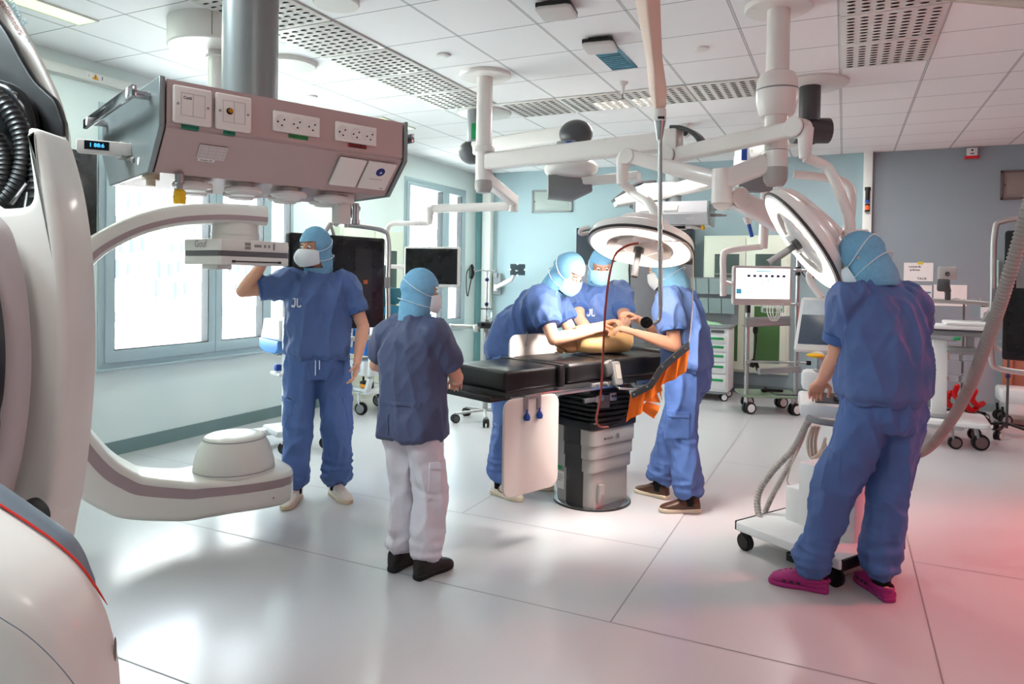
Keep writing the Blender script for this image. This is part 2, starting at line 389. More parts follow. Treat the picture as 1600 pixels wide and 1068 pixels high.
q.cyl((-27.3, 27.6, -5.9), (-27.3, 27.6, -3.4), .05, n=8); q.obj('scribble', mat('sign_red', (.50, .12, .06), .8, spec=0.), lg)

# ---------------------------------------------------------------- ceiling fittings
M_slot = mat('slot_dark', (.16, .14, .12), .7)
def vent_panel_mesh():
    b = MB(); b.box((0, 0, -.006), (.588, .588, .012), bev=.003)
    for i in range(9):
        for j in range(7):
            cx, cy = -.235 + j * .0785, -.24 + i * .06; b.mi = 1
            n = 10; b.mesh([(cx + .024 * math.cos(2 * pi * k / n), cy + .0125 * math.sin(2 * pi * k / n), -.0128) for k in range(n)], [tuple(range(n))])
            b.mi = 0; rings = []
            for k in range(7):                                                # pressed scoop over half of the slot
                a = pi * k / 6; rr = math.sin(a); x = cx - .026 * math.cos(a)
                rings.append([(x, cy + .004 + .015 * rr * math.cos(t), -.0125 - .011 * rr * math.sin(t)) for t in (0, pi / 4, pi / 2, 3 * pi / 4)])
            b.loft(rings, cap=False, closed=False)
    return b
vp0 = None
cells = [('V', -3.359, GY + r * G + G / 2) for r in range(-5, 2)] + [('N', -2.759 + k * G, GY + 2 * G + G / 2) for k in range(4)] + \
        [('R', .241, GY + r * G + G / 2) for r in range(-4, 2)]
nV = ['first', 'second', 'third', 'fourth', 'fifth', 'sixth', 'seventh', 'eighth']
cnt = {'V': 0, 'N': 0, 'R': 0}
for kind_, x, y in cells:
    k = cnt[kind_]; cnt[kind_] += 1
    tot = sum(1 for c in cells if c[0] == kind_)
    lab = {'V': f'perforated white ceiling vent panel, {nV[tot - 1 - k]} from the far end of the left strip',
           'N': f'perforated white ceiling vent panel, {nV[k]} from the left in the far cross strip',
           'R': f'perforated white ceiling vent panel, {nV[tot - 1 - k]} from the far end of the right strip'}[kind_]
    if vp0 is None:
        vp0 = single(vent_panel_mesh(), 'ceiling_vent', [M_white, M_slot], lab, 'ceiling vent', (0, 0, 0), 'perforated ceiling vent panels', smooth=50); vp0.location = (x, y, H)
    else:
        c = copy_tree(vp0, (x, y, H), label=lab)
M_ap = mat('access_point_grey', (.80, .78, .77), .4)
for i, (x, y, lab) in enumerate(((-1.62, 4.0, 'grey square wireless box with black rim at the top edge of the ceiling'), (-1.58, 4.72, 'grey square wireless box with black rim beside the blue ceiling recess'))):
    t = thing('access_point', lab, 'ceiling box', (x, y, H), .12, 'wireless boxes on the ceiling')
    MMt = mw(t); b = MB(MMt); b.box((0, 0, -.03), (.215, .215, .03), bev=.006).box((0, 0, -.008), (.14, .14, .016)); b.obj('housing', M_black, t)
    b = MB(MMt); b.prism(rline(4, -.112, -.112, .112, .112, .03), (0, 0, -.04), (1, 0, 0), (0, 1, 0), -.022, .01); b.obj('cover', M_ap, t)
rc = thing('ceiling_recess', 'blue glazed lamp recess with louvres set in a ceiling tile', 'lamp', (-1.6, 5.15, H))
b = MB(); b.mesh([(-1.71, 4.875, H - .002), (-1.5, 4.875, H - .002), (-1.5, 5.435, H - .002), (-1.71, 5.435, H - .002)], [(0, 1, 2, 3)]); b.obj('glass', mat('blue_recess_glass', (.22, .42, .50), .12, var=.2), rc, smooth=0)
b = MB()
for k in range(12): b.box((-1.62, 4.91 + k * .045, H - .006), (.17, .006, .006))
b.obj('louvre', mat('recess_louvre', (.5, .68, .75), .3), rc, smooth=0)
for x, y, lab in ((-.96, 5.15, 'small round detector in a ceiling tile, right of the shield arm'), (-2.76, 4.56, 'small round detector in a ceiling tile near the left vent strip'), (-4.55, 5.15, 'small round detector in a ceiling tile behind the big pendant column')):
    single(MB().lathe([(.05, 0), (.052, -.012), (.035, -.02), (.0, -.021)], (x, y, H), n=20, cap=False), 'ceiling_detector', M_white, lab, 'detector', (x, y, H), 'ceiling detectors')
sp = thing('sprinkler', 'white sprinkler head hanging from the ceiling behind the blue recess', 'sprinkler', (-1.73, 5.79, H))
b = MB(); b.lathe([(.045, 0), (.04, -.015), (.02, -.03), (.016, -.10), (.0, -.10)], (-1.73, 5.79, H), n=18); b.obj('body', M_white, sp)
b = MB(); b.cyl((-1.73, 5.79, H - .1), (-1.73, 5.79, H - .14), .005).cyl((-1.73, 5.79, H - .14), (-1.73, 5.79, H - .143), .018); b.obj('deflector', M_dgrey, sp)
cd = thing('dome_camera', 'white dome security camera on the ceiling beyond the shield rod', 'camera', (-1.58, 7.62, H))
b = MB(); b.lathe([(.075, 0), (.075, -.03), (.07, -.06), (.066, -.09), (.05, -.125), (.025, -.143), (0.001, -.147)], (-1.58, 7.62, H), n=24); b.obj('housing', M_white, cd)
dd = (CAM - V((-1.58, 7.62, H - .09))).normalized(); p = V((-1.58, 7.62, H - .085)) + dd * .05
b = MB(); b.cyl(p, p + dd * .025, .036); b.obj('lens', M_black, cd)
M_lampg = mat('green_tinted_diffuser', (.8, .95, .7), .5, emit=(.86, 1., .72), estr=.78)
for i, (x0, x1, y0, y1, lab) in enumerate(((-4.72, -4.53, 1.9, 3.05, 'green glowing ceiling lamp nearest the imaging robot'), (-4.62, -4.43, 6.10, 6.72, 'green glowing ceiling lamp behind the big pendant'), (-4.25, -3.68, 8.55, 8.73, 'green glowing ceiling lamp furthest away near the back wall'))):
    t = thing('ceiling_lamp', lab, 'lamp', ((x0 + x1) / 2, (y0 + y1) / 2, H), 0, 'green tinted ceiling lamps')
    b = MB(); b.box(((x0 + x1) / 2, (y0 + y1) / 2, H - .004), (x1 - x0, y1 - y0, .008)); b.obj('diffuser', M_lampg, t, smooth=0)
    b = MB()
    for xx in (x0, x1): b.box((xx, (y0 + y1) / 2, H - .006), (.012, y1 - y0 + .012, .012))
    for yy in (y0, y1): b.box(((x0 + x1) / 2, yy, H - .006), (x1 - x0, .012, .012))
    b.obj('frame', M_white, t, smooth=0)
for x, y, r_, lab in ((-3.98, 4.26, .2, 'flat white ceiling cover disc beside the big pendant column'), (-2.82, 3.40, .14, 'grey ceiling cover disc at the top edge of the picture')):
    single(MB().lathe([(r_, 0), (r_, -.025), (r_ * .95, -.035), (.001, -.038)], (x, y, H), n=40), 'ceiling_cover', M_white, lab, 'ceiling cover', (x, y, H))
# ================================================================== ceiling supply pendants
M_pend = mat('pendant_grey', (.71, .635, .62), .4, metal=.25, var=.02, scale=40, stretch=(1, 1, 10))
M_pside = mat('pendant_end_plate', (.52, .56, .56), .33, metal=.45, var=.04)
M_pdark = mat('pendant_edge', (.30, .29, .30), .4)
M_col = mat('pendant_column', (.50, .53, .53), .36, metal=.25, var=.03)
M_plate = mat('socket_cream', (.90, .885, .86), .4, var=.01)
M_pin = mat('socket_hole', (.03, .03, .03), .6)
M_scr = mat('screen_off', (.02, .02, .025), .28, var=.1)
def socket_plate(M, x0, z0, n, parent, w=.0475, h=.058):
    """strip of round earthed sockets; x along the face, z up, y = -out"""
    b = MB(M); b.box((x0 + n * w / 2, -.004, z0), (n * w, .008, h), bev=.002); o = b.obj('socket_strip', M_plate, parent)
    for k in range(n):
        cx = x0 + (k + .5) * w
        b = MB(M); b.lathe([(.0205, 0), (.0205, .0015), (.0185, .0018), (.0175, .0003), (.001, .0002)], (cx, -.008, z0), (0, -1, 0), n=24, cap=False); so = b.obj('socket', M_plate, o)
        b = MB(M)
        for dx, dz in ((-.011, -.002), (.008, .006), (.001, -.011)): b.cyl((cx + dx, -.0078, z0 + dz), (cx + dx, -.0095, z0 + dz), .0026, n=10)
        b.obj('holes', M_pin, so)
    return o
def pendant(name, label, loc, rz, colr, detail=True, col_top=H):
    L, D, zt, zb_, z0, ins = .744, .62, 2.03, 1.905, 1.80, .105
    t = thing(name, label, 'ceiling pendant', loc, rz); M = mw(t)
    prof = [(0, zt), (0, zb_ + .012), (.006, zb_ + .006), (.004, zb_), (ins, z0), (D - ins, z0), (D, zb_), (D, zt)]
    b = MB(M); b.prism([(y, z) for y, z in prof], (.012, 0, 0), (0, 1, 0), (0, 0, 1), L - .024, 0); b.obj('housing', colr, t, smooth=20)
    for xx in (0, L):
        b = MB(M); b.prism([(-.004, zt + .004), (-.004, zb_), (ins - .004, z0 - .004), (D - ins + .004, z0 - .004), (D + .004, zb_), (D + .004, zt + .004)], (xx - .007, 0, 0), (0, 1, 0), (0, 0, 1), .014, .003)
        e = b.obj('end_plate', M_pside, t)
        b = MB(M); sgn = -1 if xx == 0 else 1
        b.box((xx + sgn * .055, D / 2 + .02, zt - .035), (.012, D * .94, .03), bev=.002)
        r = b.obj('equipment_rail', M_chrome, e)
        for yy in (.08, D - .06): b = MB(M); b.cyl((xx, yy, zt - .035), (xx + sgn * .052, yy, zt - .035), .011); b.obj('rail_spacer', M_chrome, r)
        for yy, zz in ((.08, zt - .035), (D - .06, zt - .035)): b = MB(M); b.cyl((xx + sgn * .0612, yy, zz), (xx + sgn * .0635, yy, zz), .014); b.obj('cap', M_white, r)
        b = MB(M); b.cyl((xx + sgn * .007, ins + .08, z0 + .035), (xx + sgn * .009, ins + .08, z0 + .035), .011); b.obj('cap', M_white, e)
    cx, cy = L * .47, D * .5
    b = MB(M); b.cyl((cx, cy, zt), (cx, cy, col_top), .086, n=40); b.obj('column', M_col, t)
    # gas outlets underneath
    for i in range(4):
        for j in range(2):
            px_, py_ = .13 + i * .145 + j * .04, ins + .06 + j * .12
            b = MB(M); b.lathe([(.030, 0), (.030, -.012), (.052, -.014), (.055, -.022), (.052, -.028), (.040, -.03), (.034, -.036), (.001, -.037)], (px_, py_, z0), n=28, cap=False)
            b.obj('gas_outlet', M_white, t)
    if not detail:
        socket_plate(M, .30, 1.965, 3, t); socket_plate(M, .06, 1.965, 2, t)
    return t
hd = math.radians(22.67); c_ = V((math.sin(hd), math.cos(hd), 0)); c2 = V((-math.cos(hd), math.sin(hd), 0))
o_ = at(253, 131, 1.806); o_.z = 0
pd = pendant('supply_pendant', 'big grey ceiling supply pendant with sockets, nearest the viewer on its thick column', o_, math.atan2(c_.y, c_.x), M_pend)
Mp = mw(pd)
# flush plates on the upright face
for i, (xa, lab) in enumerate(((.024, 'cream wall plate with blanking covers'), (.131, 'cream wall plate with brass coax socket'))):
    b = MB(Mp); b.box((xa + .049, -.007, 1.968), (.098, .014, .098), bev=.006, seg=3); o = b.obj('wall_plate', M_plate, pd, label=lab)
    b = MB(Mp)
    for dx in (-.038, .038): b.cyl((xa + .049 + dx, -.0135, 1.968), (xa + .049 + dx, -.0155, 1.968), .0035, n=12)
    b.obj('screw', M_steel, o)
    b = MB(Mp); xm = xa + .049
    for (x0, z0, x1, z1) in ((-.03, -.028, .03, -.028), (-.03, .03, .03, .03), (-.03, -.028, -.03, .03), (.03, -.028, .03, .03), (0, -.028, 0, .03)):
        b.box((xm + (x0 + x1) / 2, -.0143, 1.968 + (z0 + z1) / 2), (abs(x1 - x0) + .0008, .0008, abs(z1 - z0) + .0008))
    b.obj('module_line', mat('plate_line', (.62, .6, .58), .6), o)
    if i == 0:
        b = MB(Mp); put_text(b, 'Cat6', .011, (xm - .014, -.0147, 1.986), (1, 0, 0), (0, 0, 1), .0002); b.obj('lettering', M_ink, o)
    else:
        b = MB(Mp); b.cyl((xm - .012, -.0143, 1.97), (xm - .012, -.0155, 1.97), .009); b.obj('port', M_black, o)
        b = MB(Mp); b.cyl((xm - .012, -.015, 1.97), (xm - .012, -.026, 1.97), .0052).cyl((xm - .012, -.02, 1.97), (xm - .012, -.024, 1.97), .0062); b.obj('connector', mat('brass', (.80, .58, .22), .3, metal=1), o)
socket_plate(Mp, .2935, 1.967, 3, pd); socket_plate(Mp, .488, 1.967, 3, pd)
def dymo(x, z, w, colr, s, nm):
    b = MB(Mp); b.box((x, -.0012, z), (w, .0015, .0115)); o = b.obj('label_strip', mat(nm, colr, .4), pd)
    b = MB(Mp); put_text(b, s, .0085, (x, -.0022, z), (1, 0, 0), (0, 0, 1), .0001); b.obj('lettering', M_ink if nm != 'tape_brown' else M_red, o)
dymo(.070, 1.913, .045, (.04, .55, .42), 'BREDBAND', 'tape_green'); dymo(.172, 1.913, .032, (.04, .55, .42), 'KAMERA', 'tape_green')
dymo(.372, 1.931, .060, (.03, .50, .24), 'ÖVRIGT UTTAG', 'tape_green_dark'); dymo(.566, 1.931, .062, (.17, .07, .07), 'UPS-UTTAG  UPS-N', 'tape_brown')
# the sloping face
sl = V((0, .105, -.105)).normalized(); nzl = V((0, -1, -1)).normalized()
def slope(x, s): return V((x, 0, 1.905)) + sl * s
Msl = Mp @ Matrix(((1, 0, 0, 0), (0, -sl.y, nzl.y, 0), (0, -sl.z, nzl.z, 1.905), (0, 0, 0, 1)))      # x, up the slope, out
for xa, w, lab in ((.512, .094, 'blank cream plate'), (.612, .104, 'cream plate with blue round symbol')):
    b = MB(Msl); b.box((xa + w / 2, -.068, .005), (w, .108, .01), bev=.004); o = b.obj('cover_plate', M_plate, pd, label=lab)
    if w > .1:
        b = MB(Msl); b.cyl((xa + .055, -.048, .0095), (xa + .055, -.048, .0112), .0155); so = b.obj('symbol_disc', mat('symbol_blue', (.05, .14, .45), .4), o)
        b = MB(Msl); b.box((xa + .057, -.050, .0115), (.010, .002, .0005)).box((xa + .057, -.050, .0115), (.002, .010, .0005)); b.obj('plus', M_paper, so)
        b = MB(Msl); put_text(b, 'Potentialutjämning', .006, (xa + .05, -.078, .0105), (1, 0, 0), (0, 1, 0)); put_text(b, 'draeg', .006, (xa + .085, -.112, .0105), (1, 0, 0), (0, 1, 0), .0002); b.obj('lettering', M_ink, o)
b = MB(Msl); b.box((.142, -.062, .001), (.075, .046, .001)); st = b.obj('paper_label', mat('label_paper_grey', (.80, .77, .76), .6), pd)
b = MB(Msl)
for k in range(4):
    b.box((.110 + k * .021, -.062, .0017), (.0006, .044, .0002)); b.box((.142, -.045 - k * .011, .0017), (.073, .0006, .0002))
b.obj('table_lines', mat('label_lines', (.62, .6, .6), .6), st)
b = MB(Msl); b.box((.132, -.089, .0012), (.046, .009, .0014)); put_text(b, '• Utrustning 24V •', .0052, (.132, -.089, .0021), (1, 0, 0), (0, 1, 0)); b.obj('small_label', [M_paper], pd)
b = MB(Msl); put_text(b, '• Utrustning 24V •', .0052, (.132, -.089, .0023), (1, 0, 0), (0, 1, 0), .0002); b.obj('lettering', M_ink, pd)
# what hangs under it
b = MB(Mp); b.cyl((.075, .10, 1.80), (.075, .10, 1.775), .012).cyl((.075, .10, 1.775), (.075, .10, 1.755), .008); g = b.obj('outlet_stem', M_steel, pd)
b = MB(Mp); b.lathe([(.010, 1.758), (.0165, 1.752), (.0165, 1.74), (.0185, 1.738), (.016, 1.718), (.001, 1.718)], (.075, .10, 0), n=10); b.obj('plug', M_yellow, g, label='yellow gas plug')
b = MB(Mp); b.cyl((.02, .17, 1.80), (.02, .17, 1.785), .022).cyl((.02, .17, 1.785), (.02, .17, 1.768), .012); b.obj('beige_outlet', mat('outlet_beige', (.80, .76, .66), .5), pd)
b = MB(Mp); b.box((.60, .17, 1.783), (.075, .06, .035), bev=.004).box((.605, .17, 1.735), (.05, .045, .07), bev=.006); bx = b.obj('outlet_block', M_white, pd)
b = MB(Mp); put_text(b, 'AIR 800 kPa', .0065, (.597, .1395, 1.79), (1, 0, 0), (0, 0, 1), .0001); put_text(b, 'MOTOR', .005, (.60, .1395, 1.778), (1, 0, 0), (0, 0, 1), .0001); b.obj('lettering', M_ink, bx)
b = MB(Mp); b.cyl((.648, .15, 1.77), (.648, .15, 1.70), .011).cyl((.648, .15, 1.715), (.648, .15, 1.70), .014).cyl((.635, .19, 1.78), (.635, .19, 1.69), .007); b.obj('hose_coupling', M_chrome, pd)
pts = []
for k in range(90):
    a = k * .9; s = k / 89; pts.append(Mp @ V((.665 + .10 * s, .24 + .1 * s + .012 * math.cos(a), 1.775 + .012 * math.sin(a) - .03 * math.sin(pi * s))))
MB().tube(pts, .0035, 6).obj('coiled_cable', M_grey, pd)
# gauge clamped to the left end
b = MB(Mp @ Matrix.Translation((-.065, .30, 1.878)) @ Matrix.Rotation(-.25, 4, 'Z')); b.box((0, 0, 0), (.14, .045, .036), bev=.006); gg = single(b, 'pressure_gauge', M_white, 'pale grey bar gauge with blue display, clamped to the end of the big pendant', 'gauge', Mp @ V((-.14, .30, 1.87)))
b = MB(Mp @ Matrix.Translation((-.065, .30, 1.878)) @ Matrix.Rotation(-.25, 4, 'Z')); b.box((-.02, -.023, .002), (.06, .002, .024)); gd = b.obj('display', mat('lcd_dark', (.06, .09, .12), .2), gg)
b = MB(Mp @ Matrix.Translation((-.065, .30, 1.878)) @ Matrix.Rotation(-.25, 4, 'Z')); put_text(b, '1 88:6', .015, (-.02, -.0242, .002), (1, 0, 0), (0, 0, 1), .0004); b.obj('digits', mat('lcd_blue', (.3, .7, .95), .4, emit=(.3, .75, 1), estr=.8), gg)
b = MB(Mp @ Matrix.Translation((-.005, .31, 1.878))); b.box((0, 0, 0), (.05, .05, .05), bev=.006).cyl((0, 0, -.02), (0, -.08, -.035), .008); b.obj('clamp', M_alu, gg)

# the second pendant, at the far side of the room, on its arms
o2 = at(991, 318, 7.25); o2.z = 0
dr = (Rt * .93 + Fw * (-.37)); dr.z = 0; dr.normalize()
p2 = pendant('supply_pendant', 'light grey supply pendant hanging at the back of the room beyond the lamp', o2, math.atan2(dr.y, dr.x), mat('pendant_light', (.80, .80, .81), .35, metal=.2), detail=False, col_top=2.68)
p2.location.z = at(991, 316, 7.25).z - 2.03
WM[p2.name] = Matrix.Translation(p2.location) @ Matrix.Rotation(math.atan2(dr.y, dr.x), 4, 'Z')
M2 = mw(p2)
Ms2 = M2 @ Matrix(((1, 0, 0, 0), (0, -sl.y, nzl.y, 0), (0, -sl.z, nzl.z, 1.905), (0, 0, 0, 1)))
for xa in (.05, .15, .25):
    b = MB(Ms2); b.box((xa, -.065, .004), (.088, .10, .008), bev=.003); b.obj('cover_plate', M_plate, p2)
b = MB(Ms2); put_text(b, 'SKD', .045, (.56, -.065, .002), (1, 0, 0), (0, 1, 0), .001); b.obj('lettering', M_paper, p2)
b = MB(M2); b.box((.80, .2, 1.90), (.12, .04, .03), bev=.004).box((.88, .2, 1.90), (.05, .035, .025), bev=.004); b.obj('rail_bracket', M_steel, p2)
b = MB(M2); b.cyl((.35, .02, 1.775), (.52, .02, 1.775), .024).cyl((.35, .02, 1.79), (.35, .05, 1.80), .01); b.obj('handle', M_black, p2)
b = MB(M2); b.lathe([(.01, 1.80), (.02, 1.775), (.02, 1.75), (.001, 1.745)], (.68, .13, 0), n=10); b.obj('plug', M_yellow, p2, label='yellow gas plug')
# boom carrying it from the dark ceiling column
bm_ = thing('ceiling_boom', 'dark column and white double arm holding the far supply pendant', 'ceiling boom', (-.29, 6.41, H))
b = MB(); b.lathe([(.30, 0), (.30, -.02), (.285, -.03), (.001, -.032)], (-.29, 6.41, H), n=44); b.obj('ceiling_disc', M_white, bm_)
b = MB(); b.cyl((-.29, 6.41, H - .03), (-.29, 6.41, 2.88), .085); b.obj('column', M_dgrey, bm_)
jx = at(1172, 262, 6.6); tx = M2 @ V((.35, .31, 2.5)); e0 = V((-.29, 6.41, 2.80))
dirb = (jx - e0); dirb.z = 0; dirb.normalize()
b = MB(); b.cyl(e0 - dirb * .02, e0 + dirb * .0 + V((0, 0, .001)), .12).tube([e0 + Rt * .16, e0 - Rt * .14], [.105, .105], 28, round_=False); b.obj('swivel_joint', M_dgrey, bm_)
j2 = V((jx.x, jx.y, 2.72)); b = MB(); b.bar([e0, j2], .15, .13); b.obj('arm', M_white, bm_)
b = MB(); b.lathe([(.13, 2.80), (.14, 2.74), (.15, 2.66), (.15, 2.58), (.1, 2.5), (.001, 2.5)], (j2.x, j2.y, 0), n=32, sq=(1, .8)); b.obj('joint_cover', M_white, bm_)
b = MB(); b.cyl((j2.x, j2.y, 2.64), (j2.x, j2.y, 2.88), .10); b.obj('brake', M_dgrey, bm_)
bb = at(1163, 240, 6.48); b = MB(); b.box(bb, (.05, .01, .12), rot=Matrix.Rotation(math.atan2(Rt.y, Rt.x), 4, 'Z')); b.obj('blue_mark', M_blue, bm_)
t2 = V((tx.x, tx.y, 2.48)); b = MB(); b.bar([V((j2.x, j2.y, 2.56)), t2 + (t2 - j2).normalized() * .05], .15, .13); b.obj('arm', M_white, bm_)
w_ = t2 - Rt * .62 - V((0, 0, .14)); b = MB(); b.bar([t2, t2 - Rt * .3 - V((0, 0, .04)), w_], [.2, .24, .2], [.15, .20, .08]); b.obj('spring_housing', M_white, bm_)
b = MB(); b.bar(spline([t2 - Rt * .20 + V((0, 0, .08)), t2 - Rt * .4 + V((0, 0, .06)), t2 - Rt * .56 - V((0, 0, .05)), w_ - Rt * .02 + V((0, 0, .02))], 4), .17, .03); b.obj('housing_cap', M_dgrey, bm_)

# left boom with the green and blue marks
bl = thing('ceiling_boom', 'white and grey ceiling boom with green and blue marks, left of the lamp pole', 'ceiling boom', (-3.33, 6.32, H))
b = MB(); b.lathe([(.27, 0), (.27, -.02), (.25, -.03), (.001, -.032)], (-3.33, 6.32, H), n=44); b.obj('ceiling_disc', M_white, bl)
q0 = at(746, 190, 6.95); cxy = V((q0.x, q0.y, 0))
b = MB(); b.cyl(cxy + V((0, 0, H - .03)), cxy + V((0, 0, 2.86)), .10); b.obj('column', M_grey, bl)
e0 = cxy + V((0, 0, 2.80)); e1 = at(893, 210, 6.1); e1.z = 2.78
b = MB(); g0 = at(741, 205, 6.84); b.box(g0, (.055, .02, .15), rot=Matrix.Rotation(math.atan2(Rt.y, Rt.x), 4, 'Z')); b.obj('green_mark', M_green, bl)
b = MB(); b.bar([e0, e1], .16, .15); b.obj('arm', M_white, bl)
b = MB(); b.ball(e0 - (e1 - e0).normalized() * .08 - V((0, 0, .03)), (.13, .13, .12)); b.obj('end_cap', M_dgrey, bl)
b = MB(); b.ball(e1 + (e1 - e0).normalized() * .05, (.15, .12, .12)); b.obj('end_cap', M_dgrey, bl)
b = MB(); b.cyl(e1 - V((0, 0, .07)), e1 - V((0, 0, .22)), .13); b.obj('brake', M_grey, bl)
bb = e1 - V((0, 0, .15)) - Fw * .132; b = MB(); b.box(bb - Rt * .03, (.05, .012, .13), rot=Matrix.Rotation(math.atan2(Rt.y, Rt.x), 4, 'Z')); b.obj('blue_mark', M_blue, bl)
e2 = e1 - V((0, 0, .30))
b = MB(); b.ball(e2, (.24, .20, .11)); b.obj('joint_cover', M_white, bl)
e3 = e2 - V((0, 0, .16)); b = MB(); b.bar([e3 - Rt * .2, e3, e3 + Rt * .17 + V((0, 0, .03))], [.25, .26, .2], [.20, .24, .14], bev=.35); b.obj('brake_housing', M_grey, bl)
b = MB(); b.bar([e3 + V((0, 0, .04)), e3 + Rt * .55 - Fw * .25 + V((0, 0, .06))], .13, .07); b.obj('lower_arm', M_white, bl)

# drum mount left of the pendant column
dmx = atz(340, 40, H)
dm = thing('drum_mount', 'white drum shaped ceiling mount with a slim pole, left of the big pendant', 'ceiling mount', dmx)
b = MB(); b.lathe([(.31, 0), (.31, -.165), (.30, -.175), (.001, -.177)], dmx, n=56); b.obj('drum', M_white, dm)
b = MB(); b.box(dmx + Rt * .09 - Fw * .298 - V((0, 0, .083)), (.003, .006, .165), rot=Matrix.Rotation(math.atan2(Rt.y, Rt.x), 4, 'Z')); b.obj('drum_seam', M_grey, dm)
b = MB(); b.cyl(dmx - V((0, 0, .17)), dmx - V((0, 0, .73)), .058, n=28).lathe([(.09, -.73), (.09, -.75), (.10, -.76), (.001, -.76)], dmx, n=28).lathe([(.07, -.225), (.073, -.22), (.073, -.21), (.07, -.205)], dmx, n=28); b.obj('pole', M_white, dm)
b = MB(); b.cyl(dmx - V((0, 0, .76)), dmx - V((0, 0, .90)), .10, n=28); b.obj('swivel_joint', M_white, dm)
te = at(560, 345, 5.1); te.z = 2.28
b = MB(); b.bar([dmx - V((0, 0, .86)), te], .10, .09); b.obj('arm', M_white, dm)

# big display behind the first man, in its tubular frame
def big_display(name, label, ctr, ax, W, Hh, frame_side, cat='display', content=None):
    t = thing(name, label, cat, ctr)
    ay = V((0, 0, 1)); ax = V(ax).normalized(); n = ax.cross(ay).normalized()
    o = V(ctr)
    b = MB(); b.prism(rline(4, -W / 2, -Hh / 2, W / 2, Hh / 2, .02), o - n * .03, ax, ay, .06, .008); b.obj('housing', M_black, t)
    b = MB(); b.prism(rline(4, -W / 2 + .025, -Hh / 2 + .03, W / 2 - .025, Hh / 2 - .025, .004), o + n * .0302, ax, ay, .001); b.obj('screen', M_scr, t, smooth=0)
    s = frame_side; e = W / 2 + .06
    pts = spline([o + ax * (s * .1 * W) + ay * (Hh / 2 + .09) - n * .05, o + ax * (s * e * .86) + ay * (Hh / 2 + .07) - n * .02, o + ax * (s * e) + ay * (Hh / 2 - .02) - n * .0, o + ax * (s * e) - n * 0, o + ax * (s * e) - ay * (Hh / 2 - .02), o + ax * (s * e * .86) - ay * (Hh / 2 + .07) - n * .02, o + ax * (s * .1 * W) - ay * (Hh / 2 + .09) - n * .05], 7)
    b = MB(); b.tube(pts, .019, 14); b.obj('handle_frame', M_alu, t)
    b = MB(); b.box(o + ax * (s * (W / 2 + .03)) , (.07, .04, .09), rot=Matrix.Rotation(math.atan2(ax.y, ax.x), 4, 'Z')); b.obj('frame_bracket', M_grey, t)
    return t, o, ax, ay, n
ctrL = at(527, 441, 5.25); aL = Rt * .64 + Fw * .77; aL.z = 0
dl, o, ax, ay, n = big_display('large_display', 'big dark display behind the man with the raised arm', ctrL, aL, .86, .70, 1)
b = MB(); b.prism([(.14, -.22), (.30, -.22), (.30, .26), (.14, .26)], o + n * .0315, ax, ay, .0006); b.obj('picture_strip', mat('screen_grey', (.13, .13, .12), .3, var=.4), dl, smooth=0)
b = MB(); b.prism([(.22, -.01), (.26, -.01), (.26, .02), (.22, .02)], o + n * .0323, ax, ay, .0004); b.obj('picture_glow', mat('screen_orange', (.6, .32, .16), .3, emit=(.8, .4, .2), estr=.1), dl, smooth=0)
b = MB(); b.tube(spline([te - V((0, 0, .02)), te - V((0, 0, .12)), o + ay * .44 - n * .04], 5), .03, 14); b.obj('suspension', M_white, dl)
b = MB(); b.box(o + ay * .36 - n * .04 - ax * .2, (.09, .05, .06), bev=.01).cyl(o + ay * .34 - n * .02 - ax * .12, o + ay * .44 - n * .02 - ax * .05, .016).cyl(o + ay * .34 - n * .02 - ax * .02, o + ay * .42 - n * .02 - ax * .05, .014); b.obj('tilt_joint', M_alu, dl)
ctrR = at(1664, 463, 4.6); aR = Rt * .78 + Fw * -.62; aR.z = 0
dr_, o, ax, ay, n = big_display('large_display', 'tall dark display in a grey tube frame at the right edge of the picture', ctrR, aR, .66, .88, -1)
b = MB(); b.prism([(-.26, .05), (-.05, .05), (-.05, .33), (-.26, .33)], o + n * .0315, ax, ay, .0006); b.obj('picture_panel', mat('screen_pale', (.42, .42, .42), .3, var=.3, emit=(.5, .5, .5), estr=.12), dr_, smooth=0)
b = MB(); b.tube([o + ay * .49 - n * .05, o + ay * .9 - n * .1, V((o.x, o.y, H)) - n * .1], .035, 16); b.obj('suspension', M_white, dr_)
bmr = thing('ceiling_rail', 'beige ceiling arm cutting the top right corner of the picture', 'ceiling rail', at(1560, -5, 3.2))
MB().bar([at(1440, -14, 3.6), at(1640, 3, 2.95)], .12, .07).obj('beam', mat('rail_beige', (.70, .62, .57), .45), bmr)
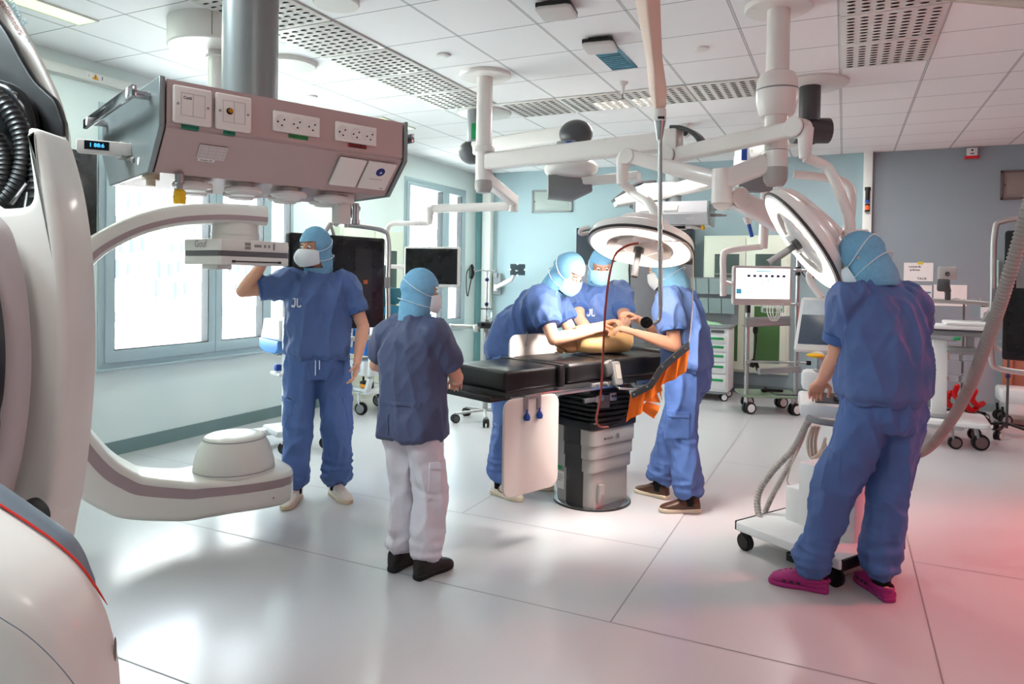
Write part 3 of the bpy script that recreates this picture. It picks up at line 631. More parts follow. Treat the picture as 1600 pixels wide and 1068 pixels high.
# ================================================================== surgical lamps
M_lampw = mat('lamp_white', (.90, .875, .855), .3, var=.01, coat=.25)
M_lampface = mat('lamp_face', (.95, .93, .9), .25, emit=(1, .95, .9), estr=1.1)
M_led = mat('lamp_led', (1, 1, 1), .3, emit=(1, .96, .9), estr=7)
M_rim = mat('lamp_rim', (.20, .19, .19), .45)
def RZ(v): return Matrix.Rotation(math.atan2(v.y, v.x), 4, 'Z')
def basis(o, z, xh=V((1, 0, 0))):
    z = V(z).normalized(); x = (V(xh) - z * V(xh).dot(z)).normalized(); y = z.cross(x)
    return Matrix(((x.x, y.x, z.x, o[0]), (x.y, y.y, z.y, o[1]), (x.z, y.z, z.z, o[2]), (0, 0, 0, 1)))
def lamp_head(parent, M, R=.33, handle=.15):
    """round head shining along +z of M"""
    b = MB(M); pr = [(R * .985, .012), (R, -.012), (R * .97, -.045), (R * .80, -.075), (R * .60, -.085)]
    pr += [(R * .585, -.02), (R * .60, .018), (R * .78, .024), (R * .93, .022), (R * .985, .012)]
    b.lathe(pr, (0, 0, 0), n=56, cap=False); hd_ = b.obj('lamp_head', M_lampw, parent)
    b = MB(M); b.lathe([(R * .93, .0225), (R * .78, .0255), (R * .63, .021)], (0, 0, 0), n=56, cap=False); b.obj('light_ring', M_lampface, hd_)
    b = MB(M)
    for k in range(22):
        a = 2 * pi * k / 22; b.cyl((R * .78 * math.cos(a), R * .78 * math.sin(a), .024), (R * .78 * math.cos(a), R * .78 * math.sin(a), .027), R * .085, n=14)
    b.obj('light_cells', M_led, hd_)
    b = MB(M); b.lathe([(R * 1.0, .002), (R * 1.006, .004), (R * 1.006, .010), (R * .98, .0165), (R * .975, .014)], (0, 0, 0), n=56, cap=False); b.obj('edge_seal', M_rim, hd_)
    b = MB(M); b.lathe([(.12, -.05), (.145, -.02), (.145, .012), (.12, .022), (.001, .024)], (0, 0, 0), n=36)
    b.obj('hub', M_lampw, hd_)
    for a in (90, 210, 330):
        d = V((math.cos(math.radians(a)), math.sin(math.radians(a)), 0)); b = MB(M); b.bar([d * .10, d * R * .62], .13, .05, bev=.3); b.obj('spoke', M_lampw, hd_)
    b = MB(M); b.cyl((0, 0, .02), (0, 0, .05), .032).cyl((0, 0, .05), (0, 0, .05 + handle), .0195).cyl((0, 0, .05 + handle), (0, 0, .055 + handle), .021); b.obj('handle', M_dgrey, hd_)
    b = MB(M); b.lathe([(R * .62, -.072), (R * .45, -.13), (.08, -.16), (.001, -.16)], (0, 0, 0), n=44, cap=False); b.obj('rear_dome', M_lampw, hd_)
    b = MB(M); b.lathe([(R * .60, -.01), (R * .45, -.02), (.08, -.03), (.001, -.03)], (0, 0, 0), n=44, cap=False); b.obj('back_cover', M_lampw, hd_)
    return hd_
def joint(parent, p, d, r=.06, w=.10, nm='joint_cap'):
    d = V(d).normalized(); b = MB(); b.lathe([(.001, -w / 2 - .006), (r * .9, -w / 2 - .005), (r, -w / 2), (r, w / 2), (r * .9, w / 2 + .005), (.001, w / 2 + .006)], p, d, n=32); o = b.obj(nm, M_lampw, parent)
    b = MB(); b.lathe([(r * 1.012, w / 2 - .012), (r * 1.012, w / 2 - .006)], p, d, n=32, cap=False); b.obj('joint_seam', M_rim, o); return o
Fh = V((Fw.x, Fw.y, 0)).normalized(); Rh = V((Rt.x, Rt.y, 0)).normalized(); ZZ = V((0, 0, 1))
P1 = V((-2.71, 5.14, 0)); P2 = V((-.39, 4.54, 0))
# --- positions of the chains
A1e = at(1045, 233, 4.72); A1e.z = 2.46
A2e = at(1128, 290, 4.35)
hA = at(984, 245, 4.75); hB = at(1247, 200, 4.0)
H1 = at(1000, 384, 4.30); H2 = at(1254, 376, 3.85)
n1 = V((0, 0, -1)) * .93 - Fh * .30 - Rh * .20; n2 = -Rh * .80 + Fh * .14 - ZZ * .58
# lamp one hangs from the right-hand pole (spring arm passing behind the shield rod)
l1 = thing('surgical_lamp', 'white round surgical lamp above the model on the table, left of the two heads', 'surgical lamp', P2 + ZZ * H)
b = MB(); b.lathe([(.20, 0), (.20, -.018), (.19, -.028), (.001, -.03)], P2 + ZZ * H, n=48); b.obj('ceiling_disc', M_lampw, l1)
b = MB(); b.cyl(P2 + ZZ * H, P2 + ZZ * 2.30, .067, n=32); pol = b.obj('pole', M_lampw, l1)
b = MB(); b.lathe([(.070, 2.80), (.100, 2.785), (.118, 2.74), (.122, 2.68), (.118, 2.61), (.105, 2.55), (.092, 2.53), (.001, 2.53)], P2, n=40); b.obj('pole_cover', M_lampw, l1)
b = MB(); b.lathe([(.1235, 2.690), (.1245, 2.686), (.1235, 2.682)], P2, n=40, cap=False).lathe([(.067, 2.325), (.068, 2.322), (.067, 2.319)], P2, n=40, cap=False); b.obj('cover_seam', M_grey, pol)
b = MB(); b.lathe([(.070, 2.22), (.072, 2.18), (.068, 2.14), (.050, 2.11), (.001, 2.105)], P2, n=36); b.obj('end_dome', mat('dome_grey', (.66, .64, .63), .4), l1)
b = MB(); b.cyl(P2 + ZZ * 2.32, P2 + ZZ * 2.215, .069, n=32); b.obj('pole_hub', M_lampw, l1)
a0 = P2 + ZZ * 2.265; a1 = V((A2e.x, A2e.y, 2.15)); a0d = (a1 - a0).normalized()
b = MB(); b.bar([a0 + a0d * .05, a1], .10, .115); b.obj('arm', M_lampw, l1)
b = MB(); b.cyl(a1 + ZZ * .07, a1 - ZZ * .14, .062, n=28); b.obj('elbow', M_lampw, l1)
sd = (hA - a1); side = sd.cross(ZZ).normalized()
b = MB(); b.bar([a1 + ZZ * .0 + side * .02, a1.lerp(hA, .5), hA], .09, [.10, .095, .085]); b.obj('spring_arm', M_lampw, l1)
joint(l1, hA, side, .055, .10)
b = MB(); b.tube([hA - sd.normalized() * -.04 , hA + sd.normalized() * .055 - ZZ * .02, hA + sd.normalized() * .06 - ZZ * .20], [.042, .046, .036], 18); b.obj('drop_tube', M_lampw, l1)
y0 = hA + sd.normalized() * .06 - ZZ * .19
yk = at(1030, 352, 4.33)
b = MB(); b.tube(spline([y0, y0 + Rh * .09 - ZZ * .07, y0.lerp(yk, .62) + Rh * .035 + ZZ * .03, yk, H1 - n1.normalized() * .10], 7), .031, 16); b.obj('yoke_arc', M_lampw, l1)
lamp_head(l1, basis(H1, n1, Rh), .325)
b = MB(basis(H1, n1, Rh)); b.tube(spline([(-.32, -.03, -.03), (-.37, -.03, -.01), (-.375, .04, -.01), (-.33, .06, -.03)], 5), .012, 10); b.obj('side_handle', M_lampw, l1)
b = MB(basis(H1, n1, Rh)); b.lathe([(.21, -.10), (.16, -.15), (.05, -.16), (.001, -.16)], (0, 0, 0), n=40); b.obj('top_cover', M_lampw, l1)
# lamp two hangs from the left-hand pole
l2 = thing('surgical_lamp', 'white round surgical lamp seen edge-on beside the man in pink clogs', 'surgical lamp', P1 + ZZ * H)
b = MB(); b.lathe([(.215, 0), (.215, -.018), (.205, -.028), (.001, -.03)], P1 + ZZ * H, n=48); b.obj('ceiling_disc', M_lampw, l2)
b = MB(); b.cyl(P1 + ZZ * H, P1 + ZZ * 2.56, .066, n=32); b.obj('pole', M_lampw, l2)
b = MB(); b.lathe([(.001, 2.60), (.085, 2.60), (.09, 2.59), (.09, 2.555), (.07, 2.548), (.068, 2.54)], P1, n=36).cyl(P1 + ZZ * 2.55, P1 + ZZ * 2.31, .068, n=32); b.obj('pole_hub', M_lampw, l2)
b = MB(); b.lathe([(.069, 2.325), (.073, 2.30), (.072, 2.26), (.055, 2.225), (.001, 2.215)], P1, n=36); b.obj('end_dome', mat('dome_grey', (.66, .64, .63), .4), l2)
a0 = P1 + ZZ * 2.475; dA = (A1e - a0).normalized()
b = MB(); b.bar([a0 + dA * .05, A1e], .10, .135); b.obj('arm', M_lampw, l2)
b = MB(); b.box(A1e + dA * .02, (.13, .12, .16), rot=RZ(dA), bev=.02); b.obj('elbow', M_lampw, l2)
b = MB(); b.bar(spline([A1e + ZZ * .085 + dA * .03, A1e + dA * .12 + ZZ * .07, A1e + dA * .21 + ZZ * .01, A1e + dA * .26 - ZZ * .07], 5), .11, .025); b.obj('elbow_cap', M_dgrey, l2)
s0 = A1e - ZZ * .10 + dA * .02; sd = hB - s0; side = sd.cross(ZZ).normalized()
joint(l2, s0, side, .062, .115)
b = MB(); b.bar([s0, s0.lerp(hB, .5), hB], .085, [.095, .10, .085]); b.obj('spring_arm', M_lampw, l2)
joint(l2, hB, side, .058, .11)
sn = sd.normalized(); hB2 = hB + sn * .045 - ZZ * .02
b = MB(); b.tube([hB, hB2, hB2 - ZZ * .16], [.045, .045, .033], 18); b.obj('drop_tube', M_lampw, l2)
y0 = hB2 - ZZ * .155; yb = at(1328, 372, 3.87)
b = MB(); b.tube(spline([y0, y0 + Rh * .12 - ZZ * .05, at(1308, 290, 3.92), at(1326, 340, 3.9), yb], 7), .029, 16); b.obj('yoke_arc', M_lampw, l2)
b = MB(); b.box(at(1335, 366, 3.87), (.14, .06, .055), rot=RZ(Rh), bev=.012); b.obj('yoke_block', M_lampw, l2)
b = MB(); b.tube(spline([at(1311, 366, 3.87), at(1280, 336, 3.88), at(1240, 306, 3.9), at(1212, 300, 3.92)], 7), [.03] * 22, 16); yb2 = b.obj('yoke_bar', M_lampw, l2)
b = MB(); put_text(b, 'MAQUET', .032, at(1296, 349, 3.855), (Rh * .74 - ZZ * .67), (Rh * .67 + ZZ * .74), .001); b.obj('lettering', M_ink, yb2)
lamp_head(l2, basis(H2, n2, ZZ), .325, .16)
# monitor arms: from the left pole to the white-framed screen, from the right pole to the lit screen
def monitor(name, label, ctr, ax, W, Hh, face=None, frame=M_white, bez=.018, bot=.03):
    t = thing(name, label, 'monitor', ctr); ax = V(ax).normalized(); ay = ZZ; n = ax.cross(ay); o = V(ctr)
    b = MB(); b.prism(rline(4, -W / 2, -Hh / 2, W / 2, Hh / 2, .02), o - n * .025, ax, ay, .05, .01); b.obj('housing', frame, t)
    b = MB(); b.prism(rline(4, -W / 2 + bez, -Hh / 2 + bot, W / 2 - bez, Hh / 2 - bez, .003), o + n * .0252, ax, ay, .0008); b.obj('screen', face or M_scr, t, smooth=0)
    b = MB(); b.box(o - n * .045, (.14, .04, .14), rot=RZ(ax), bev=.01); b.obj('mount', frame, t)
    return t, o, ax, ay, n
m1, o, ax, ay, n = monitor('arm_monitor', 'white framed monitor with dark screen in front of the far window', at(675, 417, 6.5), Rh * .985 - Fh * .17, .53, .375)
arm = thing('monitor_arm', 'white jointed monitor arm below the left lamp pole', 'monitor arm', P1 + ZZ * 2.3)
e_ = at(802, 322, 6.35); z1 = e_.z; f_ = at(676, 327, 6.5); f_.z = z1 - .02
b = MB(); b.bar([P1 + ZZ * 2.36, V((e_.x, e_.y, z1 + .05))], .085, .10); b.obj('upper_arm', M_lampw, arm)
b = MB(); b.cyl(e_ + ZZ * .10, e_ - ZZ * .05, .045, n=24); b.obj('elbow', M_lampw, arm)
b = MB(); b.bar([e_, f_], .07, .075); b.obj('lower_arm', M_lampw, arm)
b = MB(); b.tube([f_, f_ - Rh * .03, f_ - Rh * .03 - ZZ * .15], [.045, .045, .028], 16); b.obj('drop_tube', M_lampw, arm)
g_ = f_ - Rh * .03 - ZZ * .14
b = MB(); b.tube(spline([g_, g_ - Rh * .18, at(612, 350, 6.55), at(604, 362, 6.55), at(603, 384, 6.55), at(604, 414, 6.56)], 6), .022, 14).tube([at(604, 405, 6.56), at(605, 416, 6.56), at(640, 417, 6.56)], .02, 12); b.obj('hanger_tube', M_lampw, arm)
M_ui = mat('screen_white', (.85, .88, .9), .3, var=.02, emit=(.93, .97, 1), estr=.85)
m2, o, ax, ay, n = monitor('arm_monitor', 'monitor showing a bright white planning page in front of the back cupboard', at(1190, 446, 6.0), Rh * .99 + Fh * .1, .52, .335, M_ui, mat('monitor_pinkgrey', (.74, .70, .69), .4), .02, .055)
b = MB(); b.prism([(-.06, .118), (.07, .118), (.07, .125), (-.06, .125)], o + n * .0262, ax, ay, .0004); b.obj('title_bar', mat('ui_teal', (.1, .6, .58), .4, emit=(.1, .6, .58), estr=.6), m2, smooth=0)
b = MB()
for k in range(7):
    x = -.14 + k * .052; b.prism([(x, .072), (x + .026, .072), (x + .026, .092), (x, .092)], o + n * .0262, ax, ay, .0004)
b.obj('thumbnail_row', mat('ui_dark', (.25, .16, .32), .4, var=.4, scale=60), m2, smooth=0)
b = MB()
for x, y in ((-.01, .02), (-.01, .0), (.04, .05), (.04, .035), (.09, -.03), (.14, -.04), (.035, -.065)): b.prism([(x, y), (x + .008, y), (x + .008, y + .009), (x, y + .009)], o + n * .0262, ax, ay, .0004)
b.prism([(-.235, -.07), (-.19, -.07), (-.19, -.03), (-.235, -.03)], o + n * .0262, ax, ay, .0004)
b.obj('icons', mat('ui_blue', (.25, .6, .72), .4, emit=(.25, .6, .72), estr=.4), m2, smooth=0)
b = MB()
for k in range(4): b.cyl(o + n * .025 + ax * (.09 + k * .03) - ay * .15, o + n * .0268 + ax * (.09 + k * .03) - ay * .15, .005, n=10)
b.obj('buttons', M_white, m2)
arm2 = thing('monitor_arm', 'white vertical arm and bent tube carrying the bright planning monitor', 'monitor arm', at(1195, 260, 5.9))
t0 = at(1197, 268, 5.95)
b = MB(); b.tube([t0 + ZZ * .02, t0 - ZZ * .1, at(1192, 388, 5.95)], [.05, .042, .038], 16); b.obj('upper_tube', M_lampw, arm2)
b = MB(); b.tube(spline([at(1190, 385, 5.95), at(1160, 388, 5.95), at(1136, 392, 5.95), at(1130, 400, 5.96), at(1130, 430, 5.97), at(1130, 462, 5.98)], 6), .027, 14).tube([at(1130, 440, 5.98), at(1148, 446, 6.02)], .02, 10); b.obj('bent_tube', M_lampw, arm2)
jj = t0 + ZZ * .06; q_ = P2 + ZZ * 2.40
b = MB(); b.bar([q_ , jj.lerp(q_, .25) + ZZ * .03, V((jj.x, jj.y, jj.z + .0))], .10, .12); b.obj('link_arm', M_lampw, arm2)
b = MB(); b.box(at(1178, 287, 5.95), (.30, .12, .15), rot=RZ(Rh), bev=.03); b.obj('brake_housing', M_grey, arm2)
# spring arm that goes down behind the edge-on lamp
ar3 = thing('spring_arm', 'thick white spring arm sloping down behind the edge-on lamp', 'lamp arm', at(1147, 305, 4.45))
s0 = at(1149, 310, 4.45); s1 = at(1312, 392, 4.75); side = (s1 - s0).cross(ZZ).normalized()
joint(ar3, s0, side, .066, .12)
b = MB(); b.bar([s0, s0.lerp(s1, .4), s1], .10, [.11, .14, .12]); b.obj('arm', M_lampw, ar3)
b = MB(); b.tube([V((a1.x, a1.y, 2.02)), s0 + Rh * -.06], [.06, .06], 18); b.obj('elbow', M_lampw, ar3)
b = MB(); b.tube(spline([s1, at(1330, 330, 4.9), at(1320, 285, 5.0), at(1240, 272, 5.1)], 7), .03, 12); b.obj('rear_arc', M_lampw, ar3)
hk = thing('hanging_handle', 'blue and clear pull handle dangling left of the edge-on lamp', 'handle', at(1165, 340, 5.2))
b = MB(); b.tube([at(1166, 338, 5.2), at(1170, 350, 5.2)], [.03, .022], 14); b.obj('cap', M_white, hk)
b = MB(); b.tube([at(1170, 350, 5.2), at(1175, 370, 5.2)], .014, 12); b.obj('grip', M_blue, hk)

# ================================================================== operating table
tb_h = math.atan2(.925, .38)                                    # long axis of the table
TO = V((-1.94, 3.64, 0)); Mt = Matrix.Translation(TO) @ Matrix.Rotation(tb_h, 4, 'Z')    # x along the table away from us, y towards the two surgeons at the far side
tbl = thing('operating_table', 'operating table with black cushions on a stepped grey column', 'operating table', V((-1.55, 4.62, 0)), 0)
M_cush = mat('black_vinyl', (.055, .05, .05), .33, var=.12, bump=.12, bscale=18, spec=.6)
M_colg = mat('column_grey', (.66, .64, .62), .35, metal=.3, var=.02)
M_cold = mat('column_dark', (.19, .18, .18), .45)
def cushion(x0, x1, w, z0, z1):
    b = MB(Mt); b.box(((x0 + x1) / 2, 0, (z0 + z1) / 2), (x1 - x0, w, z1 - z0), bev=.022, seg=3); return b.obj('cushion', M_cush, tbl)
cushion(0, .50, .50, .875, 1.0); cushion(.505, .90, .52, .885, 1.005); cushion(.905, 1.55, .54, .885, 1.01); cushion(1.56, 2.05, .50, .90, 1.03)
b = MB(Mt)
for x in (.44, .97): b.box((x, 0, .94), (.05, .545, .135), bev=.01)
b.obj('strap', M_black, tbl)
b = MB(Mt); b.box((1.02, 0, .855), (2.0, .46, .05), bev=.01); b.obj('frame', M_dgrey, tbl)
for s in (-1, 1):
    b = MB(Mt); b.box((.52, s * .275, .842), (1.0, .012, .03), bev=.002).box((1.60, s * .275, .842), (.9, .012, .03), bev=.002)
    for x in (.1, .9, 1.3, 1.9): b.cyl((x, s * .22, .842), (x, s * .27, .842), .01, n=10)
    b.obj('side_rail', M_chrome, tbl)
b = MB(Mt); b.box((.0, .01, .838), (.20, .47, .02), bev=.005).box((-.09, .01, .846), (.02, .47, .03), bev=.005); b.obj('end_tray', M_cold, tbl)
Mc = Matrix.Translation((-1.55, 4.62, 0)) @ Matrix.Rotation(tb_h, 4, 'Z')
b = MB(); b.lathe([(.262, 0), (.262, .012), (.25, .017), (.001, .018)], (-1.55, 4.62, 0), n=64); b.obj('base_plate', M_chrome, tbl)
b = MB(); b.lathe([(.268, 0), (.268, .009), (.258, .009)], (-1.55, 4.62, 0), n=64, cap=False); b.obj('base_ring', M_black, tbl)
def tier(w, d, z0, z1):
    b = MB(Mc); b.prism(rline(4, -d / 2, -w / 2, d / 2, w / 2, .05), (0, 0, z0), (1, 0, 0), (0, 1, 0), z1 - z0, .004); o = b.obj('column_tier', M_colg, tbl)
    b = MB(Mc); b.box((-d / 2 - .001, -.02, (z0 + z1) / 2), (.006, .15, z1 - z0 - .004)); b.obj('dark_panel', M_cold, o); return o
c0 = tier(.34, .40, .015, .25); tier(.37, .43, .25, .34); tier(.385, .45, .34, .43); tier(.40, .465, .43, .535)
b = MB(Mc); b.prism(rline(4, -.24, -.21, .24, .21, .05), (0, 0, .535), (1, 0, 0), (0, 1, 0), .055, .012)
for k in range(6): b.prism(rline(4, -.225 + .006 * k, -.20 + .006 * k, .225 - .006 * k, .20 - .006 * k, .05), (0, 0, .592 + k * .032), (1, 0, 0), (0, 1, 0), .024, .008)
b.box((0, 0, .69), (.36, .32, .2)); b.obj('bellows', M_black, tbl)
b = MB(Mc); b.box((0, 0, .81), (.42, .30, .08), bev=.01).box((-.2, -.22, .75), (.30, .02, .03), bev=.004).box((-.15, -.22, .71), (.10, .03, .05), bev=.005); b.obj('head_frame', M_dgrey, tbl)
b = MB(Mc); b.box((-.19, -.225, .75), (.09, .012, .045), bev=.003).box((-.06, -.225, .75), (.06, .012, .05), bev=.003); b.obj('socket_panel', M_steel, tbl)
b = MB(Mc); b.cyl((-.07, -.232, .755), (-.07, -.234, .755), .009).cyl((-.045, -.232, .755), (-.045, -.234, .755), .009); b.obj('socket_hole', M_black, tbl)
b = MB(Mc); b.box((-.125, -.182, .11), (.05, .03, .12), bev=.005, rot=Matrix.Rotation(.12, 4, 'X')); b.obj('cover_clip', M_colg, tbl)
b = MB(Mc); b.cyl((-.206, .115, .24), (-.2085, .115, .24), .021); b.cyl((-.2335, .13, .48), (-.236, .13, .48), .014); b.obj('green_sticker', M_green, tbl)
b = MB(Mc); b.box((-.2015, .115, .15), (.002, .075, .12)); pl_ = b.obj('rating_plate', M_paper, tbl)
b = MB(Mc); put_text(b, 'IP-X4\nHN-SX3\n230 V', .018, (-.2035, .115, .165), (0, -1, 0), (0, 0, 1)); b.obj('lettering', M_ink, pl_)
b = MB(Mc); b.cyl((.02, -.1995, .475), (.02, -.2025, .475), .022); cl = b.obj('brand_disc', M_grey, tbl)
b = MB(Mc); put_text(b, 'Q', .03, (.02, -.2035, .475), (1, 0, 0), (0, 0, 1), .001); put_text(b, 'MAGNUS', .022, (-.075, -.2008, .47), (1, 0, 0), (0, 0, 1), .0005); b.obj('lettering', M_ink, cl)
# lead plates hung on the rails
M_lead = mat('lead_plate_beige', (.86, .83, .80), .42, var=.02)
def clampset(M, x, y, z, parent):
    b = MB(M); b.box((x, y, z - .01), (.11, .018, .022), bev=.004)
    for dx in (-.05, .05): b.box((x + dx, y, z - .045), (.03, .022, .085), bev=.005)
    b.obj('clamp', M_steel, parent)
    for dx in (-.05, .05):
        b = MB(M); b.lathe([(.004, .0), (.006, -.02), (.014, -.03), (.02, -.045), (.016, -.062), (.001, -.066)], (x + dx, y - .012, z - .075), n=16); b.obj('knob', M_blue, parent)
lp = thing('lead_plate', 'large beige lead plate hanging below the near rail of the operating table', 'lead plate', Mt @ V((.22, -.29, .34)), tb_h)
b = MB(Mt); b.prism(rline(5, -.06, .30, .375, .85, .06), (0, -.292, 0), (1, 0, 0), (0, 0, 1), .018, .006); b.obj('plate', M_lead, lp)
clampset(Mt, .15, -.312, .86, lp)
lp2 = thing('lead_plate', 'smaller beige lead plate standing up at the far table side before the bending man', 'lead plate', Mt @ V((.70, .29, .85)), tb_h)
b = MB(Mt); b.prism(rline(5, .50, .84, .98, 1.145, .06), (0, .285, 0), (1, 0, 0), (0, 0, 1), .018, .006); b.obj('plate', M_lead, lp2)
b = MB(Mt)
for x in (.66, .92): b.tube(spline([(x - .02, .262, 1.065), (x - .02, .260, 1.125), (x, .275, 1.16), (x + .02, .295, 1.125), (x + .02, .295, 1.065)], 4), .005, 8)
b.obj('hook', M_steel, lp2)
# hand control resting on the rail
hc = thing('table_control', 'grey handset with keypad clipped to the near side of the table', 'handset', Mt @ V((.86, -.30, .87)), tb_h)
b = MB(Mt @ Matrix.Translation((.90, -.315, .925)) @ Matrix.Rotation(-.2, 4, 'X')); b.box((0, 0, 0), (.075, .035, .15), bev=.012); b.obj('body', M_grey, hc)
b = MB(Mt @ Matrix.Translation((.90, -.315, .925)) @ Matrix.Rotation(-.2, 4, 'X')); b.box((.005, -.0185, .01), (.045, .002, .09)); b.obj('keypad', M_white, hc)
b = MB(Mt @ Matrix.Translation((.83, -.31, .96)) @ Matrix.Rotation(-.3, 4, 'Y')); b.box((0, 0, 0), (.075, .03, .10), bev=.025, seg=3); b.obj('pad', M_dgrey, hc)
b = MB(Mt); b.box((.80, -.30, .865), (.26, .02, .022), bev=.004).cyl((.72, -.31, .865), (.72, -.33, .865), .012).cyl((.80, -.31, .865), (.80, -.34, .865), .012).tube([(.9, -.3, .86), (.9, -.34, .83), (1.25, -.36, .80)], .008, 8); b.obj('clamp_rod', M_steel, hc)
# phantom
M_ph = mat('phantom_beige', (.85, .69, .47), .38, var=.05, scale=8)
ph = thing('training_phantom', 'beige barrel shaped hip phantom lying on the black cushions under the lamp', 'phantom', at(938, 553, 4.72))
pc = at(938, 535, 4.85); ph.location = (pc.x, pc.y, 1.01); WM[ph.name] = Matrix.Translation(ph.location)
pc.z = 1.01 + .105
axp = (Rh * .93 + Fh * .36).normalized(); syp = ZZ.cross(axp)
def oval(x, a, bz, dz=0): return [pc + axp * x + syp * (a * math.cos(t)) + ZZ * (dz + bz * math.sin(t)) for t in [2 * pi * k / 40 for k in range(40)]]
b = MB(); b.loft([oval(-.20, .06, .05), oval(-.195, .095, .078), oval(-.17, .115, .092), oval(-.05, .128, .104), oval(.10, .125, .102), oval(.175, .118, .096), oval(.19, .112, .092)]); b.obj('body', M_ph, ph)
b = MB(); b.loft([oval(.19, .114, .094), oval(.196, .114, .094), oval(.2, .108, .088)]); b.obj('cut_face', mat('phantom_cut', (.93, .84, .66), .4), ph)
ps = thing('leg_phantom', 'brown block shaped phantom piece beside the barrel phantom', 'phantom', (pc + axp * -.27) * 1); ps.location.z = 1.01; WM[ps.name] = Matrix.Translation(ps.location)
b = MB(); b.tube(spline([pc - axp * .22 - ZZ * .045, pc - axp * .28 - ZZ * .04, pc - axp * .30 - ZZ * .065], 4), [.052] * 8 + [.03], 18, True); b.obj('stump', mat('phantom_brown', (.62, .43, .28), .45), ps)
M_cloth = mat('blue_drape', (.16, .36, .66), .7, bump=.4, bscale=14)
# shield
sh = thing('lead_glass_shield', 'clear ceiling-hung lead glass shield with red edge and orange strip curtain', 'radiation shield', at(1012, -20, 3.6))
SD = 3.92; so = CAM + Fw * SD
def sp2(x, y): return ((x - 800) / FPX * SD, (CY - y) / FPX * SD)
M_acr = mat('lead_acrylic', (.975, .955, .92), .02, trans=1., rvar=0, ior=1.06, spec=.5, var=.005)
outl = spline([(939, 610, 0), (946, 480, 0), (957, 408, 0), (975, 386, 0), (1005, 379, 0), (1062, 377, 0), (1079, 390, 0), (1083, 420, 0), (1076, 535, 0), (1050, 556, 0), (1026, 578, 0), (1012, 602, 0), (988, 614, 0), (982, 640, 0), (966, 660, 0), (942, 667, 0), (932, 655, 0)], 5, True)
o2d = [sp2(p.x, p.y) for p in outl]
b = MB(); b.prism(o2d, so, Rt, Up, .010, .003); b.obj('pane', M_acr, sh, smooth=50)
edge = [so + Rt * u + Up * v + Fw * -.005 for u, v in o2d]
red_pts = edge[:26]; b = MB(); b.tube(edge[-12:] + red_pts[:20], .0065, 8); b.obj('red_edge', mat('edge_red', (.55, .2, .15), .25), sh)
b = MB(); b.tube(edge[19:42], .003, 6); b.obj('clear_edge', mat('edge_clear', (.85, .78, .72), .15), sh)
strip = [sp2(*p) for p in ((1076, 533), (1052, 552), (1028, 574), (1013, 598), (986, 612), (987, 622), (1019, 606), (1035, 581), (1057, 561), (1077, 545))]
b = MB(); b.prism(strip, so + Fw * .004, Rt, Up, .02, .002); gs = b.obj('edge_strip', M_dgrey, sh)
b = MB()
for p in ((1070, 544), (1052, 557), (1034, 572), (1020, 590), (1010, 603), (990, 615)):
    u, v = sp2(*p); c0_ = so + Rt * u + Up * v - Fw * .016; b.cyl(c0_, c0_ - Fw * .004, .006, n=12)
b.obj('rivet', M_steel, gs)
cur = [((1078, 544), (1060, 560), (1056, 592), (1073, 580)), ((1061, 558), (1044, 575), (1034, 602), (1058, 592)), ((1045, 573), (1026, 590), (1036, 628), (1034, 602)), ((1028, 588), (1016, 604), (1008, 628), (1036, 610)), ((1020, 596), (1010, 608), (1006, 627), (1034, 630)), ((1012, 628), (1000, 640), (1024, 656), (1034, 636)), ((1010, 606), (996, 614), (993, 652), (1004, 645)), ((998, 612), (986, 618), (979, 660), (995, 650))]
for k, qd in enumerate(cur):
    P_ = [so + Rt * sp2(*p)[0] + Up * sp2(*p)[1] + Fw * (.012 + .010 * (k % 3)) for p in qd]
    ru = []
    for i in range(7):
        t = i / 6; a = P_[0].lerp(P_[1], t); d = P_[3].lerp(P_[2], t); w_ = .006 * math.sin(t * 7 + k)
        ru.append([a + Fw * 0, a.lerp(d, .5) - Fw * w_, d - Fw * (w_ * 1.4)])
    vs_ = []; fs_ = []
    for sgn in (0, 1):
        for r_ in ru: vs_ += [p + Fw * .003 * sgn for p in r_]
    for s_ in (0, 21):
        for i in range(6):
            for j in range(2): fs_.append((s_ + i * 3 + j, s_ + i * 3 + j + 1, s_ + (i + 1) * 3 + j + 1, s_ + (i + 1) * 3 + j))
    for i in range(6):
        for j in (0, 2): fs_.append((i * 3 + j, (i + 1) * 3 + j, 21 + (i + 1) * 3 + j, 21 + i * 3 + j))
    for i in (0, 6):
        for j in range(2): fs_.append((i * 3 + j, i * 3 + j + 1, 21 + i * 3 + j + 1, 21 + i * 3 + j))
    MB().mesh(vs_, fs_).obj('lead_strip', M_orange, gs)
M_beige = mat('shield_arm_beige', (.86, .74, .67), .35, var=.02)
r0 = at(1031, 218, 3.9); r1 = at(1032, 478, 3.9)
b = MB(); b.cyl(r0, r1, .0125, n=16).tube(spline([r1, at(1031, 495, 3.9), at(1026, 503, 3.9), at(1012, 506, 3.9)], 5), .0105, 12).cyl(at(1032, 358, 3.9), at(1032, 352, 3.9), .017); b.obj('rod', M_steel, sh)
b = MB(); kd = so + Rt * sp2(1008, 503)[0] + Up * sp2(1008, 503)[1]; b.cyl(kd - Fw * .02, kd - Fw * .036, .032, n=28).cyl(kd - Fw * .036 + Rt * .012, kd - Fw * .06 + Rt * .012, .02, n=24); b.obj('clamp_knob', M_black, sh)
b = MB(); b.lathe([(.034, .0), (.015, -.105), (.001, -.106)], at(1031, 189, 3.9), n=28); b.obj('cone', M_steel, sh)
b = MB(); b.cyl(at(1031, 190, 3.9), at(1031, 171, 3.9), .036, n=28).cyl(at(1031, 171, 3.9), at(1030, 160, 3.9), .026, n=28); b.obj('swivel_joint', M_white, sh)
